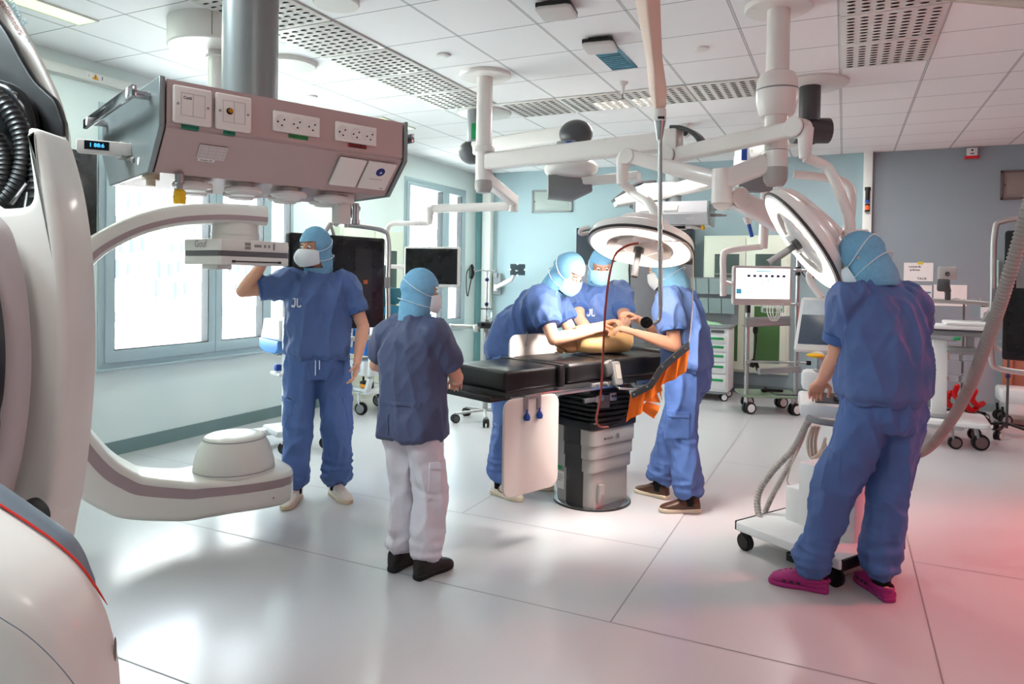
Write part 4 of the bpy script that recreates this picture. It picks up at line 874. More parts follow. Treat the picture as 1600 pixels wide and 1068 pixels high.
b = MB(); kx = at(1031, 186, 3.9) - Fw * .034; b.box(kx, (.036, .008, .014), rot=RZ(Rh)); b.obj('stop_block', M_black, sh)
b = MB(); b.bar([at(1030, 165, 3.9), at(1028, 140, 3.8), at(1022, 90, 3.6), at(1012, 0, 3.15), at(1008, -60, 2.9)], [.06, .075, .06, .085, .09], [.06, .08, .07, .085, .09], up=Fh, bev=.15); b.obj('spring_arm', M_beige, sh)
b = MB(); b.bar([at(1012, 10, 3.135), at(1021, 86, 3.53)], .012, .03, up=Fh); b.obj('arm_groove', mat('groove_brown', (.55, .42, .36), .5), sh)

H1P, N1, H2P, N2 = H1 + n1.normalized() * .07, n1.normalized(), H2 + n2.normalized() * .07, n2.normalized()
# ================================================================== robot C-arm system on the left
M_rob = mat('robot_white', (.85, .835, .81), .34, var=.012, coat=.2)
M_robp = mat('robot_shell_pale', (.72, .69, .69), .38, var=.012)
M_robg = mat('robot_bluegrey', (.44, .48, .52), .35, var=.03, metal=.2)
M_robk = mat('robot_black', (.035, .037, .045), .38, var=.1)
M_rip = mat('ripped_hose', (.03, .03, .033), .42, var=.1)
ro = thing('imaging_robot', 'huge white floor robot with red stripe carrying the C-arm, left edge of the picture', 'imaging robot', (at(-60, 900, 1.9).x, at(-60, 900, 1.9).y, 0))
def plate(pts, d, thick, rnd, m, name, parent, n=5, closed_spline=True, steps=5):
    P_ = spline([(x, y, 0) for x, y in pts], n, True) if closed_spline else [V((x, y, 0)) for x, y in pts]
    P2_ = [((p.x - 800) / FPX * d, (CY - p.y) / FPX * d) for p in P_]
    b = MB(); b.prism(P2_, CAM + Fw * d, Rt, Up, thick, rnd, steps, .004); return b.obj(name, m, parent, smooth=60)
# front housing with the red stripe (nearest)
fr = [(-260, 655), (-140, 705), (-60, 752), (0, 791), (45, 820), (90, 852), (125, 885), (150, 920), (166, 952), (176, 985), (184, 1018), (188, 1055), (191, 1130), (188, 1300), (150, 1500), (-100, 1540), (-300, 1400), (-330, 1000)]
plate(fr, 1.75, .20, .14, M_rob, 'front_housing', ro)
cap = [(-240, 600), (-110, 672), (-20, 738), (40, 780), (85, 812), (114, 834), (130, 856), (142, 884), (150, 915), (120, 930), (60, 890), (-40, 820), (-140, 760), (-250, 700)]
plate(cap, 1.80, .06, .04, M_robg, 'top_cover', ro)
st = spline([at(x, y, 1.745) for x, y in ((-140, 700), (-60, 748), (0, 788), (45, 817), (90, 849), (125, 882), (150, 917), (168, 945))], 6)
MB().tube(st, [.003] * (len(st) - 6) + [.0028, .0025, .002, .0015, .001, .0006], 8).obj('red_stripe', mat('stripe_red', (.78, .16, .10), .35), ro)
sm = spline([at(x, y, 1.548) for x, y in ((-40, 935), (0, 964), (40, 990), (80, 1026), (118, 1072), (150, 1130))], 6)
MB().tube(sm, .0012, 6).obj('panel_seam', M_robg, ro)
b = MB(); c0_ = at(180, 1014, 1.735); b.ball(c0_, (.003, .004, .032), rot=Matrix.Rotation(math.atan2(Rh.y, Rh.x), 4, 'Z')); b.obj('grip_recess', mat('grip_brown', (.5, .44, .42), .4), ro)
# tall white shell with the notch for the hose
sh_ = [(92, 216), (104, 217), (113, 232), (124, 270), (134, 312), (143, 372), (148, 432), (150, 500), (150, 560), (147, 620), (141, 690), (133, 750), (122, 806), (110, 850), (60, 900), (0, 900), (-60, 880)]
sh_ += [(-60, 340), (18, 333), (60, 333), (88, 330), (97, 322), (99, 308), (97, 285), (93, 255), (91, 232)]
plate(sh_, 2.30, .16, .03, M_rob, 'tall_shell', ro, n=3)
pl2 = [(-200, 250), (-60, 300), (8, 345), (30, 395), (42, 450), (49, 520), (50, 580), (46, 640), (38, 700), (26, 752), (10, 800), (-60, 860), (-200, 860)]
plate(pl2, 2.10, .10, .05, M_robp, 'inner_shell', ro)
plate([(-200, 400), (-40, 400), (-10, 428), (2, 470), (9, 530), (9, 590), (2, 640), (-20, 690), (-200, 700)], 1.98, .05, .02, M_robk, 'dark_insert', ro)
plate([(36, 786), (58, 776), (76, 790), (79, 810), (60, 818), (36, 806)], 2.10, .05, .012, M_black, 'gasket', ro)
# black arm cover with white border
up = [(-300, -140), (-40, -140), (2, -20), (32, 30), (58, 78), (82, 125), (99, 165), (108, 200), (112, 232), (110, 340), (60, 420), (-100, 460), (-300, 400)]
plate(up, 2.75, .03, .01, M_rob, 'arm_cover', ro)
blk = [(-300, -60), (-60, -60), (-10, 15), (18, 52), (42, 96), (62, 128), (80, 146), (94, 160), (104, 186), (108, 212), (108, 338), (60, 400), (-100, 420), (-300, 360)]
plate(blk, 2.66, .03, .01, M_robk, 'black_panel', ro)
plate([(-120, 120), (10, 128), (50, 158), (62, 190), (63, 232), (40, 262), (-120, 272)], 2.60, .05, .03, mat('robot_black_gloss', (.05, .052, .06), .22), 'inner_cover', ro)
for pts_, r_ in (([(-60, 110), (-20, 140), (12, 170), (32, 205), (39, 240), (34, 275), (18, 305), (-6, 330)], .028), ([(-60, 180), (-20, 205), (2, 235), (8, 265), (0, 300), (-14, 330)], .03), ([(74, 214), (72, 250), (70, 290), (68, 345)], .042)):
    P_ = spline([at(x, y, 2.42) for x, y in pts_], 14); rr = [r_ * 1.13 * (1 + .07 * math.cos(i * 2.1)) for i in range(len(P_))]
    MB().tube(P_, rr, 18).obj('corrugated_hose', M_rip, ro)
b = MB(); b.cyl(at(74, 212, 2.42), at(74, 222, 2.42), .054, n=24); b.obj('hose_collar', M_robk, ro)
b = MB(); b.tube([at(18, 318, 2.36), at(42, 286, 2.34)], .006, 8).tube([at(38, 330, 2.34), at(42, 300, 2.34)], .004, 8); b.obj('cable_guide', M_chrome, ro)
b = MB(); p = at(26, 146, 2.545); b.cyl(p, p - Fw * .02, .004, n=10); b.obj('screw', M_steel, ro)
d_ = (at(60, 66, 2.3) - at(12, -12, 2.3)); d_ = (d_ - Fw * d_.dot(Fw)).normalized(); uq = d_.cross(Fw).normalized()
if uq.z < 0: uq = -uq
b = MB(); put_text(b, 'SIEMENS', .034, at(35, 42, 2.716) + uq * .010, d_, uq, .0006, 'RIGHT'); b.obj('brand_letters', mat('brand_grey', (.20, .30, .30), .5), ro); b = MB(); put_text(b, 'ARTIS', .012, at(46, 66, 2.716), d_, uq, .0003, 'RIGHT'); b.obj('brand_letters', mat('brand_grey', (.20, .30, .30), .5), ro)
b = MB(); put_text(b, 'Healthineers', .034, at(35, 52, 2.716) - uq * .004, d_, uq, .0004, 'RIGHT'); b.obj('brand_letters', mat('brand_brown', (.50, .30, .26), .5), ro)
# the C
KC = 1.10; DT = 4.15                                           # the C-arm stands just short of the man at the window
tc_ = at(366, 742, DT); tc_.z = .42
pu = Rh * .82 + Fh * .57; pu.z = 0; pu.normalize(); pn = pu.cross(ZZ).normalized(); q0 = V(tc_)      # plane of the C
def cpt(x, y):
    r = ray(x, y); t = (q0 - CAM).dot(pn) / r.dot(pn); return CAM + r * t
ca = thing('c_arm', 'white C-arm with flat detector on top and domed X-ray tube below', 'C-arm', (cpt(370, 800).x, cpt(370, 800).y, 0))
path = [cpt(x, y) for x, y in ((408, 339), (370, 336), (325, 335), (270, 339), (215, 352), (165, 375), (130, 402), (95, 450), (74, 520), (72, 590), (90, 652), (118, 700), (150, 738), (180, 757), (210, 768), (255, 777), (300, 775), (340, 769))]
zc_ = .272
path = path[:-3] + [V((tc_.x, tc_.y, zc_)) + pu * a_ for a_ in (-.30, -.18, -.05, .08, .19, .265, .31, .327)]
P_ = spline(path, 6); m_ = len(P_); lower = [max(0, min(1, (tc_ - p).dot(pu) < .62 and p.z < 1.0)) for p in P_]
def sect(i):
    p = P_[i]; f_ = i / (m_ - 1); a_ = (p - tc_).dot(pu)
    th = .056 + .062 * min(1, max(0, f_ - .30) / .25) - .022 * min(1, max(0, f_ - .62) / .15)
    wd = .148
    if p.z < .8 and a_ > -.55:
        wd = float(np.interp(a_, (-.55, -.35, -.15, 0, .13, .215, .275, .31, .327), (.15, .175, .225, .245, .248, .235, .195, .125, .04)))
        if a_ > .235: th *= float(np.interp(a_, (.235, .295, .327), (1, .93, .75)))
    t = (P_[min(i + 1, m_ - 1)] - P_[max(i - 1, 0)]).normalized()
    return p, t, t.cross(pn).normalized(), wd, th
b = MB(); rings = []
for i in range(m_):
    p, t, o_, wd, th = sect(i); bv = min(.034, th * .6, wd * .8); ring = []
    for sx, sy, a0 in ((1, 1, 0), (-1, 1, 90), (-1, -1, 180), (1, -1, 270)):
        for k in range(5):
            a = math.radians(a0 + 90 * k / 4); ring.append(p + pn * (sx * (wd - bv) + bv * math.cos(a)) + o_ * (sy * (th - bv) + bv * math.sin(a)))
    rings.append(ring)
b.loft(rings); b.obj('c_frame', M_rob, ca, smooth=50)
b = MB(); rings = []; mid_ = V((tc_.x, tc_.y, 1.1)) - pu * .2
for i in range(m_):
    p, t, o_, wd, th = sect(i); ins = 1 if (p + o_ * .1 - mid_).length < (p - o_ * .1 - mid_).length else -1
    if p.z < .6 and (p - tc_).dot(pu) > -.4: ins = 1 if o_.z > 0 else -1
    rings.append([p + pn * (wd + .0012) + o_ * (ins * th * .68), p + pn * (wd + .0012) + o_ * (ins * th * .18), p + pn * (wd - .02) + o_ * (ins * th * .18), p + pn * (wd - .02) + o_ * (ins * th * .68)])
b.loft(rings); b.obj('side_band', mat('band_mauve', (.62, .54, .55), .4), ca, smooth=50)
# tube head platform and dome
def arm_xy(a, s): return V((tc_.x, tc_.y, 0)) + pu * a + pn * s
zt_ = zc_ + .094
b = MB(); b.lathe([(r_ * KC, h_ * .97) for r_, h_ in ((.207, 0), (.207, .018), (.203, .024), (.205, .03), (.203, .06), (.192, .11), (.175, .16), (.160, .195), (.157, .20), (.155, .207), (.140, .218), (.09, .226), (.001, .229))], (tc_.x, tc_.y, zt_), n=56, cap=False); b.obj('tube_dome', M_rob, ca, smooth=50)
b = MB(); b.lathe([(.2085 * KC, .018), (.2085 * KC, .022)], (tc_.x, tc_.y, zt_), n=56, cap=False).lathe([(.1605 * KC, .199 * .97), (.159 * KC, .203 * .97)], (tc_.x, tc_.y, zt_), n=56, cap=False); b.obj('dome_seam', M_robg, ca)
b = MB(); p = arm_xy(.16, .240) + ZZ * (zt_ - .13); b.cyl(p, p + pn * .004, .005, n=10); b.obj('red_dot', M_red, ca)
# detector
k0 = at(343, 392, 3.88); du = (Rh * .525 + Fh * .85).normalized(); dv = V((-du.y, du.x, 0)); Md = Matrix(((du.x, dv.x, 0, k0.x), (du.y, dv.y, 0, k0.y), (0, 0, 1, k0.z), (0, 0, 0, 1)))       # x along the long face, y away from us
def ring_box(x0, x1, y0, y1, z0, z1, ch, m, name, parent, bev=.008):
    pts = [(x0 + ch, y0), (x1 - .02, y0), (x1, y0 + .02), (x1, y1 - ch), (x1 - ch, y1), (x0 + ch, y1), (x0, y1 - ch), (x0, y0 + ch)]
    b = MB(Md); b.prism(pts, (0, 0, z0), (1, 0, 0), (0, 1, 0), z1 - z0, bev); return b.obj(name, m, parent)
zt = at(343, 372, 3.88).z - k0.z; zb = at(343, 413, 3.88).z - k0.z
ring_box(0, .495, 0, .335, zt - .068, zt, .013, M_rob, 'detector_top', ca); ring_box(.002, .493, .002, .333, zt - .097, zt - .066, .013, mat('band_dark', (.34, .33, .34), .35), 'detector_band', ca, .002); ring_box(0, .495, 0, .335, zb, zt - .095, .014, M_rob, 'detector_base', ca)
b = MB(Md); b.box((.25, -.002, zb + .02), (.34, .004, .008)).box((.09, -.004, zb + .02), (.02, .006, .014)).box((.41, -.004, zb + .02), (.02, .006, .014)); b.obj('slot', M_robk, ca)
b = MB(Md); b.box((.10, .16, zb - .012), (.10, .14, .03), bev=.008); b.obj('laser_unit', M_rob, ca)
b = MB(Md)
for x, z, w_, h_ in ((.185, -.022, .04, .018), (.185, -.044, .04, .018), (.255, -.03, .05, .016), (.305, -.03, .016, .018), (.335, -.03, .016, .018), (.37, -.03, .014, .04)): b.box((x, -.0005, zt + z - .002), (w_, .003, h_), bev=.004)
b.obj('control_keys', mat('key_grey', (.55, .52, .52), .5), ca)
b = MB(Md); put_text(b, 'Gouf', .055, (-.0015, .17, zt - .03), (0, -1, 0), (0, 0, 1), .001); b.obj('script_mark', mat('script_grey', (.60, .57, .57), .5), ca)
nk = cpt(368, 362); b = MB(); b.cyl(V((nk.x, nk.y, k0.z + zt - .002)), V((nk.x, nk.y, cpt(368, 338).z)), .13, n=44).cyl(V((nk.x, nk.y, k0.z + zt + .03)), V((nk.x, nk.y, k0.z + zt + .042)), .134, n=44); b.obj('detector_neck', M_rob, ca)
# a dark wall monitor just showing behind the robot
bm2 = thing('wall_display', 'black panel on the window wall partly hidden behind the robot', 'display', at(125, 230, 4.9))
b = MB(); b.box((XL + .06, 3.30, 2.13), (.08, .62, .66), bev=.01); b.obj('panel', M_scr, bm2)
# ================================================================== the people
def fabric(name, col, var=.06):
    return mat(name, col, .62, var=var, scale=22, bump=.7, bscale=11, spec=.4, stretch=(1, 1, .55))
M_scrub = fabric('scrub_blue', (.295, .39, .585)); M_scrubd = fabric('scrub_navy', (.285, .31, .425)); M_cuff = fabric('scrub_cuff', (.22, .34, .56))
M_trous = fabric('trouser_blue', (.285, .39, .60)); M_wtrous = fabric('trouser_white', (.84, .81, .84)); M_hood = mat('hood_blue', (.45, .645, .765), .8, var=.2, scale=40, bump=.3, bscale=50, spec=.2)
M_mask = mat('mask_white', (.86, .89, .91), .75, var=.02); M_maskb = mat('mask_blue', (.62, .80, .86), .75, var=.03); M_strap = mat('strap_white', (.9, .92, .93), .7)
M_skin = mat('skin', (.83, .62, .52), .5, var=.05, scale=30, bump=.05, bscale=120)
M_skin.node_tree.nodes['Principled BSDF'].inputs['Subsurface Weight'].default_value = .08
M_sock = mat('black_sock', (.03, .03, .035), .9, var=.1); M_eye = mat('eye_white', (.88, .87, .85), .2); M_iris = mat('iris_dark', (.12, .10, .09), .2); M_brow = mat('brow_hair', (.28, .2, .15), .8)
def fuse(mb, vox, it=4, fac=.5):
    """one closed skin grown over everything added to mb"""
    bm = mb.bm; bmesh.ops.recalc_face_normals(bm, faces=bm.faces)
    me = bpy.data.meshes.new('tmp'); bm.to_mesh(me); bm.free()
    o = bpy.data.objects.new('tmp', me); COL.objects.link(o)
    r = o.modifiers.new('r', 'REMESH'); r.mode = 'VOXEL'; r.voxel_size = vox
    s = o.modifiers.new('s', 'SMOOTH'); s.iterations = it; s.factor = fac
    dg = bpy.context.evaluated_depsgraph_get(); dg.update()
    res = bpy.data.meshes.new_from_object(o.evaluated_get(dg))
    bpy.data.objects.remove(o); bpy.data.meshes.remove(me)
    return res
def displace(me, fn):
    n = len(me.vertices); co = np.empty(n * 3); me.vertices.foreach_get('co', co); co = co.reshape(-1, 3)
    no = np.empty(n * 3); me.vertex_normals.foreach_get('vector', no); no = no.reshape(-1, 3)
    d = np.array([fn(V(p), V(q)) for p, q in zip(co, no)])
    me.vertices.foreach_set('co', (co + no * d[:, None]).ravel()); me.update()
def mesh_obj(name, me, m, parent, smooth=True):
    me.name = name; me.materials.clear()
    for k in (m if isinstance(m, (list, tuple)) else [m]): me.materials.append(k)
    if smooth: me.polygons.foreach_set('use_smooth', [True] * len(me.polygons))
    o = bpy.data.objects.new(name, me); COL.objects.link(o)
    if parent is not None: o.parent = parent; WM[o.name] = mw(parent)
    return o
def bvh_of(me): return bvhtree.BVHTree.FromPolygons([v.co.copy() for v in me.vertices], [tuple(p.vertices) for p in me.polygons])
def patch(bv, c, u, v, d, nu, nv, th=.004, fn=None):
    """a piece of cloth lying on the surface: grid c + u,v pushed along d on to it"""
    top = []; u, v, d = V(u), V(v), V(d).normalized(); ref = bv.ray_cast(V(c) - d * .4, d, .8)[0]
    for i in range(nu + 1):
        for j in range(nv + 1):
            a, b_ = i / nu - .5, j / nv - .5
            if fn: a, b_ = fn(a, b_)
            p = V(c) + u * a + v * b_ - d * .4; h = bv.ray_cast(p, d, .8)
            if ref is not None and (h[0] is None or abs((h[0] - ref).dot(d)) > .07): top.append(bv.find_nearest(ref + u * a + v * b_)[0])
            else: top.append(h[0] if h[0] is not None else p + d * .4)
    n1 = nv + 1; vs = [p - d * th for p in top] + [p + d * .003 for p in top]; N = len(top); fs = []
    for i in range(nu):
        for j in range(nv):
            a = i * n1 + j; fs.append((a, a + 1, a + n1 + 1, a + n1)); fs.append((N + a, N + a + n1, N + a + n1 + 1, N + a + 1))
    bd = [i * n1 for i in range(nu + 1)] + [nu * n1 + j for j in range(1, n1)] + [i * n1 + nv for i in range(nu - 1, -1, -1)] + [j for j in range(nv - 1, 0, -1)]
    for k in range(len(bd)): a, b_ = bd[k], bd[(k + 1) % len(bd)]; fs.append((a, b_, N + b_, N + a))
    return MB().mesh(vs, fs)
def ribbon(bv, pts2, c, u, v, d, w, th=.0035):
    """lettering stroke on cloth"""
    b = MB(); u, v, d = V(u), V(v), V(d).normalized(); P_ = []
    for a, e in pts2:
        p = V(c) + u * a + v * e - d * .4; h = bv.ray_cast(p, d, .8); P_.append((h[0] if h[0] is not None else p + d * .4) - d * th * .5)
    b.tube(P_, w / 2, 6, True); return b
def rings_between(fr, data, n=28, p=2.3):
    out = []
    for (o, x, y, rx, ry) in data:
        ring = []
        for k in range(n):
            a = 2 * pi * k / n; c, s = math.cos(a), math.sin(a); e = 2 / p
            ring.append(o + x * (rx * math.copysign(abs(c) ** e, c)) + y * (ry * math.copysign(abs(s) ** e, s)))
        out.append(ring)
    return out
def ik(a, c, l1, l2, hint):
    d = c - a; L = d.length; L2 = min(L, (l1 + l2) * .999); d.normalize()
    x = (l1 * l1 - l2 * l2 + L2 * L2) / (2 * L2); h = math.sqrt(max(1e-6, l1 * l1 - x * x)); hv = V(hint) - a; hv = (hv - d * hv.dot(d))
    hv = hv.normalized() if hv.length > 1e-5 else V((0, 0, -1))
    return a + d * x + hv * h
def hand(b, W, d, n, side, s, curl=(.35, .5, .4), spread=.06, thumb_in=.3):
    d = V(d).normalized(); n = V(n); n = (n - d * n.dot(d)).normalized(); t = d.cross(n) * side
    def ring(o, w, th): return [o + t * (w * math.copysign(abs(math.cos(a)) ** .8, math.cos(a))) + n * (th * math.copysign(abs(math.sin(a)) ** .8, math.sin(a))) for a in [2 * pi * k / 18 for k in range(18)]]
    b.loft([ring(W - d * .02 * s, .026 * s, .021 * s), ring(W, .027 * s, .02 * s), ring(W + d * .03 * s, .036 * s, .019 * s), ring(W + d * .065 * s, .042 * s, .0165 * s), ring(W + d * .092 * s, .041 * s, .013 * s), ring(W + d * .1 * s, .034 * s, .009 * s)])
    for k, (off, L_) in enumerate(((.033, .072), (.0115, .082), (-.0105, .075), (-.0315, .060))):
        p = W + d * (.092 - abs(off) * .14) * s + t * off * s; dd = (d + t * (off * 10 * spread * .3)).normalized(); pts = [p - d * .015 * s, p]; ax = t * side
        ang = 0
        for seg, c in zip((.45, .31, .24), curl):
            ang += c * (1 + .1 * k); q = (dd * math.cos(ang) + n * math.sin(ang)).normalized(); pts.append(pts[-1] + q * L_ * seg * s)
        b.tube(pts, [.0092 * s, .0094 * s, .0085 * s, .0078 * s, .0066 * s], 10, True)
    p = W + d * .022 * s + t * .026 * s; q1 = (d * .62 + t * .72 + n * .30).normalized(); q2 = (d * .85 + t * (.35 - thumb_in) + n * (.25 + thumb_in)).normalized(); q3 = (d * .9 + t * (.1 - thumb_in) + n * (.3 + thumb_in)).normalized()
    pts = [p - q1 * .02 * s, p + q1 * .012 * s, p + q1 * .040 * s, p + q1 * .040 * s + q2 * .030 * s, p + q1 * .040 * s + q2 * .030 * s + q3 * .024 * s]
    b.tube(pts, [.013 * s, .0145 * s, .0115 * s, .0102 * s, .0078 * s], 10, True)
def shoe(parent, W0, yaw_, s, kind, cols, lab=None):
    """W0 is the ankle above the ground in local frame, yaw_ the toe direction"""
    M = mw(parent) @ Matrix.Translation(V((W0.x, W0.y, 0))) @ Matrix.Rotation(yaw_, 4, 'Z')
    k = s * {'clog': .93, 'boot': 1.0}.get(kind, .94)
    def out(sc, off=0): return [(x * sc * k, (y + off) * k) for x, y in ((0, -.085), (.028, -.078), (.036, -.05), (.034, 0), (.036, .05), (.046, .10), (.048, .14), (.040, .18), (.022, .205), (0, .213), (-.02, .207), (-.036, .188), (-.044, .15), (-.042, .10), (-.033, .05), (-.032, 0), (-.034, -.05), (-.027, -.078))]
    sp_ = spline([(x, y, 0) for x, y in out(1.05)], 3, True)
    b = MB(M); hs = .032 if kind != 'clog' else .026
    b.prism([(p.x, p.y) for p in sp_], (0, 0, 0), (1, 0, 0), (0, 1, 0), hs * k, .007); so = b.obj('shoe', cols[1], parent)
    if lab: so['label'] = lab
    prof = {'sneaker': ((-.080, .020, .05), (-.070, .030, .085), (-.03, .036, .092), (.02, .038, .088), (.06, .041, .075), (.10, .045, .060), (.15, .045, .048), (.19, .032, .036), (.206, .014, .024)),
            'boot': ((-.082, .020, .06), (-.070, .034, .115), (-.03, .042, .128), (.02, .044, .122), (.06, .044, .098), (.10, .046, .074), (.15, .046, .06), (.19, .034, .045), (.206, .014, .028)),
            'lace': ((-.080, .020, .05), (-.070, .031, .088), (-.03, .037, .095), (.02, .039, .09), (.06, .042, .078), (.10, .046, .064), (.15, .045, .05), (.19, .033, .038), (.206, .015, .026)),
            'clog': ((-.082, .018, .045), (-.074, .034, .055), (-.045, .040, .056), (-.01, .040, .056), (.03, .042, .082), (.07, .046, .088), (.12, .050, .078), (.16, .046, .062), (.19, .034, .048), (.205, .015, .03))}[kind]
    b = MB(M); rings = []
    for y, w, h in prof:
        ring = []
        for j in range(20):
            a = 2 * pi * j / 20; ca_, sa_ = math.cos(a), math.sin(a)
            ring.append(V((w * k * math.copysign(abs(ca_) ** .75, ca_), y * k, (.012 + (h * {'clog': 1.12, 'boot': 1.12}.get(kind, 1.22) - .012) * (.5 + .5 * math.copysign(abs(sa_) ** .8, sa_))) * k)))
        rings.append(ring)
    b.loft(rings); up_ = b.obj('upper', cols[0], so, smooth=50)
    if kind == 'clog':
        b = MB(M)
        for (x, y, z, r) in [(dx, yy, zz, .006) for yy, zz in ((.075, .0995), (.10, .0945), (.125, .0865), (.15, .074)) for dx in (-.022, 0, .022)]: b.ball((x * k, y * k, (z - .0065 * (abs(x) > .01) - .003) * k), (r * k, r * k, .004))
        for yy in (.06, .095, .13):
            for sd_ in (-1, 1): b.ball((sd_ * .0475 * k, yy * k, .040 * k), (.003, .011 * k, .007 * k))
        b.obj('vent_holes', M_ink, up_)
        b = MB(M); b.tube(spline([(.045 * k, .02 * k, .060 * k), (.042 * k, -.04 * k, .062 * k), (.0, -.088 * k, .066 * k), (-.042 * k, -.04 * k, .062 * k), (-.045 * k, .02 * k, .060 * k)], 5), .008, 8, flat=(.5, 1.2)); b.obj('heel_strap', cols[0], so)
    else:
        b = MB(M); zt_ = {'sneaker': .107, 'boot': .135, 'lace': .110}[kind]
        for q in range(5):
            y = .03 + q * .017; z = zt_ * (1 - q * .085) + .004
            b.tube([(-.022 * k, y * k, (z - .006) * k), (0, (y + .006) * k, z * k), (.022 * k, (y + .002) * k, (z - .006) * k)], .0026, 6)
        b.obj('laces', cols[2], up_)
        if kind == 'sneaker' and len(cols) > 3:
            b = MB(M)
            for sd_ in (-1, 1): b.tube([(sd_ * .037 * k, -.01 * k, .072 * k), (sd_ * .0425 * k, .03 * k, .045 * k), (sd_ * .044 * k, .055 * k, .038 * k)], .004, 6).tube([(sd_ * .038 * k, .02 * k, .072 * k), (sd_ * .041 * k, .02 * k, .045 * k)], .004, 6)
            b.obj('side_stripe', cols[3], up_)
    return so
NV = lambda p: noise.noise(p)
def person(label, loc, face, Hh, lean=0., twist=0., pelvis=(0, 0, 0), hyaw=0., hpitch=0., hroll=0., arms=None, feet=None, top=M_scrub, trs=M_trous, hem=-.03, shoe_kind='sneaker', shoe_cols=None, mask=M_mask, girth=1., cup=.0, seed=0, emblem=None, pockets=(), curl=((.35, .5, .4), (.35, .5, .4)), palm=(None, None), knee=((.1, .5, .5), (-.1, .5, .5)), slit=False, straps=True, ankle_cuff=True, sleeve=.62, shoe_lab=None, handdir=(None, None), stripes=False):
    fx, fy = face; rz = math.atan2(fy, fx) - pi / 2
    body_o = None; s = Hh / 1.8
    Mroot = Matrix.Translation((loc[0], loc[1], 0)) @ Matrix.Rotation(rz, 4, 'Z'); inv = Mroot.inverted()
    L = lambda w: inv @ V(w)
    P = V((pelvis[0], pelvis[1], .955 * s + pelvis[2])); X, Y, Z = V((1, 0, 0)), V((0, 1, 0)), V((0, 0, 1))
    Rt_ = (Matrix.Rotation(twist, 3, 'Z') @ Matrix.Rotation(-lean, 3, 'X'))
    tx, ty, tz = Rt_ @ X, Rt_ @ Y, Rt_ @ Z
    def spine(h):                                              # gentle bend: the lower back stays steeper than the chest
        f = min(1, max(0, h / (.30 * s))); a = lean * (.35 + .65 * f * .5) if h < .3 * s else lean
        R_ = Matrix.Rotation(twist * min(1, max(0, h / (.4 * s))), 3, 'Z') @ Matrix.Rotation(-a, 3, 'X')
        return P + R_ @ V((0, 0, h)), R_ @ X, R_ @ Y, R_ @ Z
    Nk, nx, ny, nz_ = spine(.535 * s)
    Hr = Matrix.Rotation(twist + hyaw, 3, 'Z') @ Matrix.Rotation(-hpitch, 3, 'X') @ Matrix.Rotation(hroll, 3, 'Y')
    hx, hy, hz = Hr @ X, Hr @ Y, Hr @ Z
    Hc = Nk + nz_ * .065 * s + hz * .095 * s + hy * .022 * s
    # ---- limbs
    sh = {}; A = {}
    for sd_, nm in ((1, 'R'), (-1, 'L')):
        o_, x_, y_, z_ = spine(.45 * s); sh[nm] = o_ + x_ * (.178 * s * sd_) - y_ * .005
        w_, hint = arms[nm]; wl = L(w_); hl = L(hint) if len(hint) == 3 else hint
        A[nm] = (sh[nm], ik(sh[nm], wl, .295 * s, .265 * s, hl), wl)
        d_ = wl - sh[nm]
        if d_.length > .56 * s: A[nm] = (sh[nm], A[nm][1], sh[nm] + d_.normalized() * .555 * s)
    Lg = {}
    for i, (sd_, nm) in enumerate(((1, 'R'), (-1, 'L'))):
        f_ = feet[nm]; an = L((f_[0], f_[1], 0)); an.z = .085 * s; fd = inv.to_3x3() @ V((f_[2], f_[3], 0)); yw = math.atan2(fd.y, fd.x) - pi / 2
        hip = P + X * (.092 * s * sd_) - Z * .035 * s
        kn = ik(hip, an, .422 * s, .418 * s, V((hip.x * .6 + an.x * .4, 0, 0)) + V((math.cos(yw + pi / 2) * 2, math.sin(yw + pi / 2) * 2 + .6, .5)))
        Lg[nm] = (hip, kn, an, yw)
    # ---- the body: one skin
    b = MB()
    dat = []
    for h, rx, ry in ((-.08, .13, .10), (0, .145, .105), (.12, .13, .095), (.28, .145, .10), (.40, .155, .095), (.47, .12, .075), (.51, .07, .06)):
        o_, x_, y_, z_ = spine(h * s); dat.append((o_, x_, y_, rx * s, ry * s))
    b.loft(rings_between(None, dat, 24))
    b.tube([Nk - nz_ * .05 * s, Nk + nz_ * .03 * s, Hc - hz * .06 * s - hy * .015 * s], [.062 * s, .056 * s, .055 * s], 20)
    hM = Matrix((hx, hy, hz)).transposed()
    def hb(c, r): b.ball(Hc + hx * c[0] * s + hy * c[1] * s + hz * c[2] * s, tuple(q * s for q in r), 24, 16, rot=hM)
    hb((0, -.006, .018), (.076, .096, .098)); hb((0, .020, -.035), (.062, .072, .080)); hb((0, .055, -.085), (.032, .030, .024)); hb((0, .078, .024), (.052, .018, .012))
    b.tube([Hc + hy * .092 * s + hz * .012 * s, Hc + hy * .108 * s - hz * .018 * s, Hc + hy * .113 * s - hz * .035 * s], [.008 * s, .011 * s, .0145 * s], 12, True)
    for q in (-1, 1): hb((q * .045, .066, -.022), (.022, .022, .018)); hb((q * .078, -.012, -.012), (.009, .020, .031))
    for q in (-1, 1): hb((q * .016, .095, -.062), (.014, .010, .006))
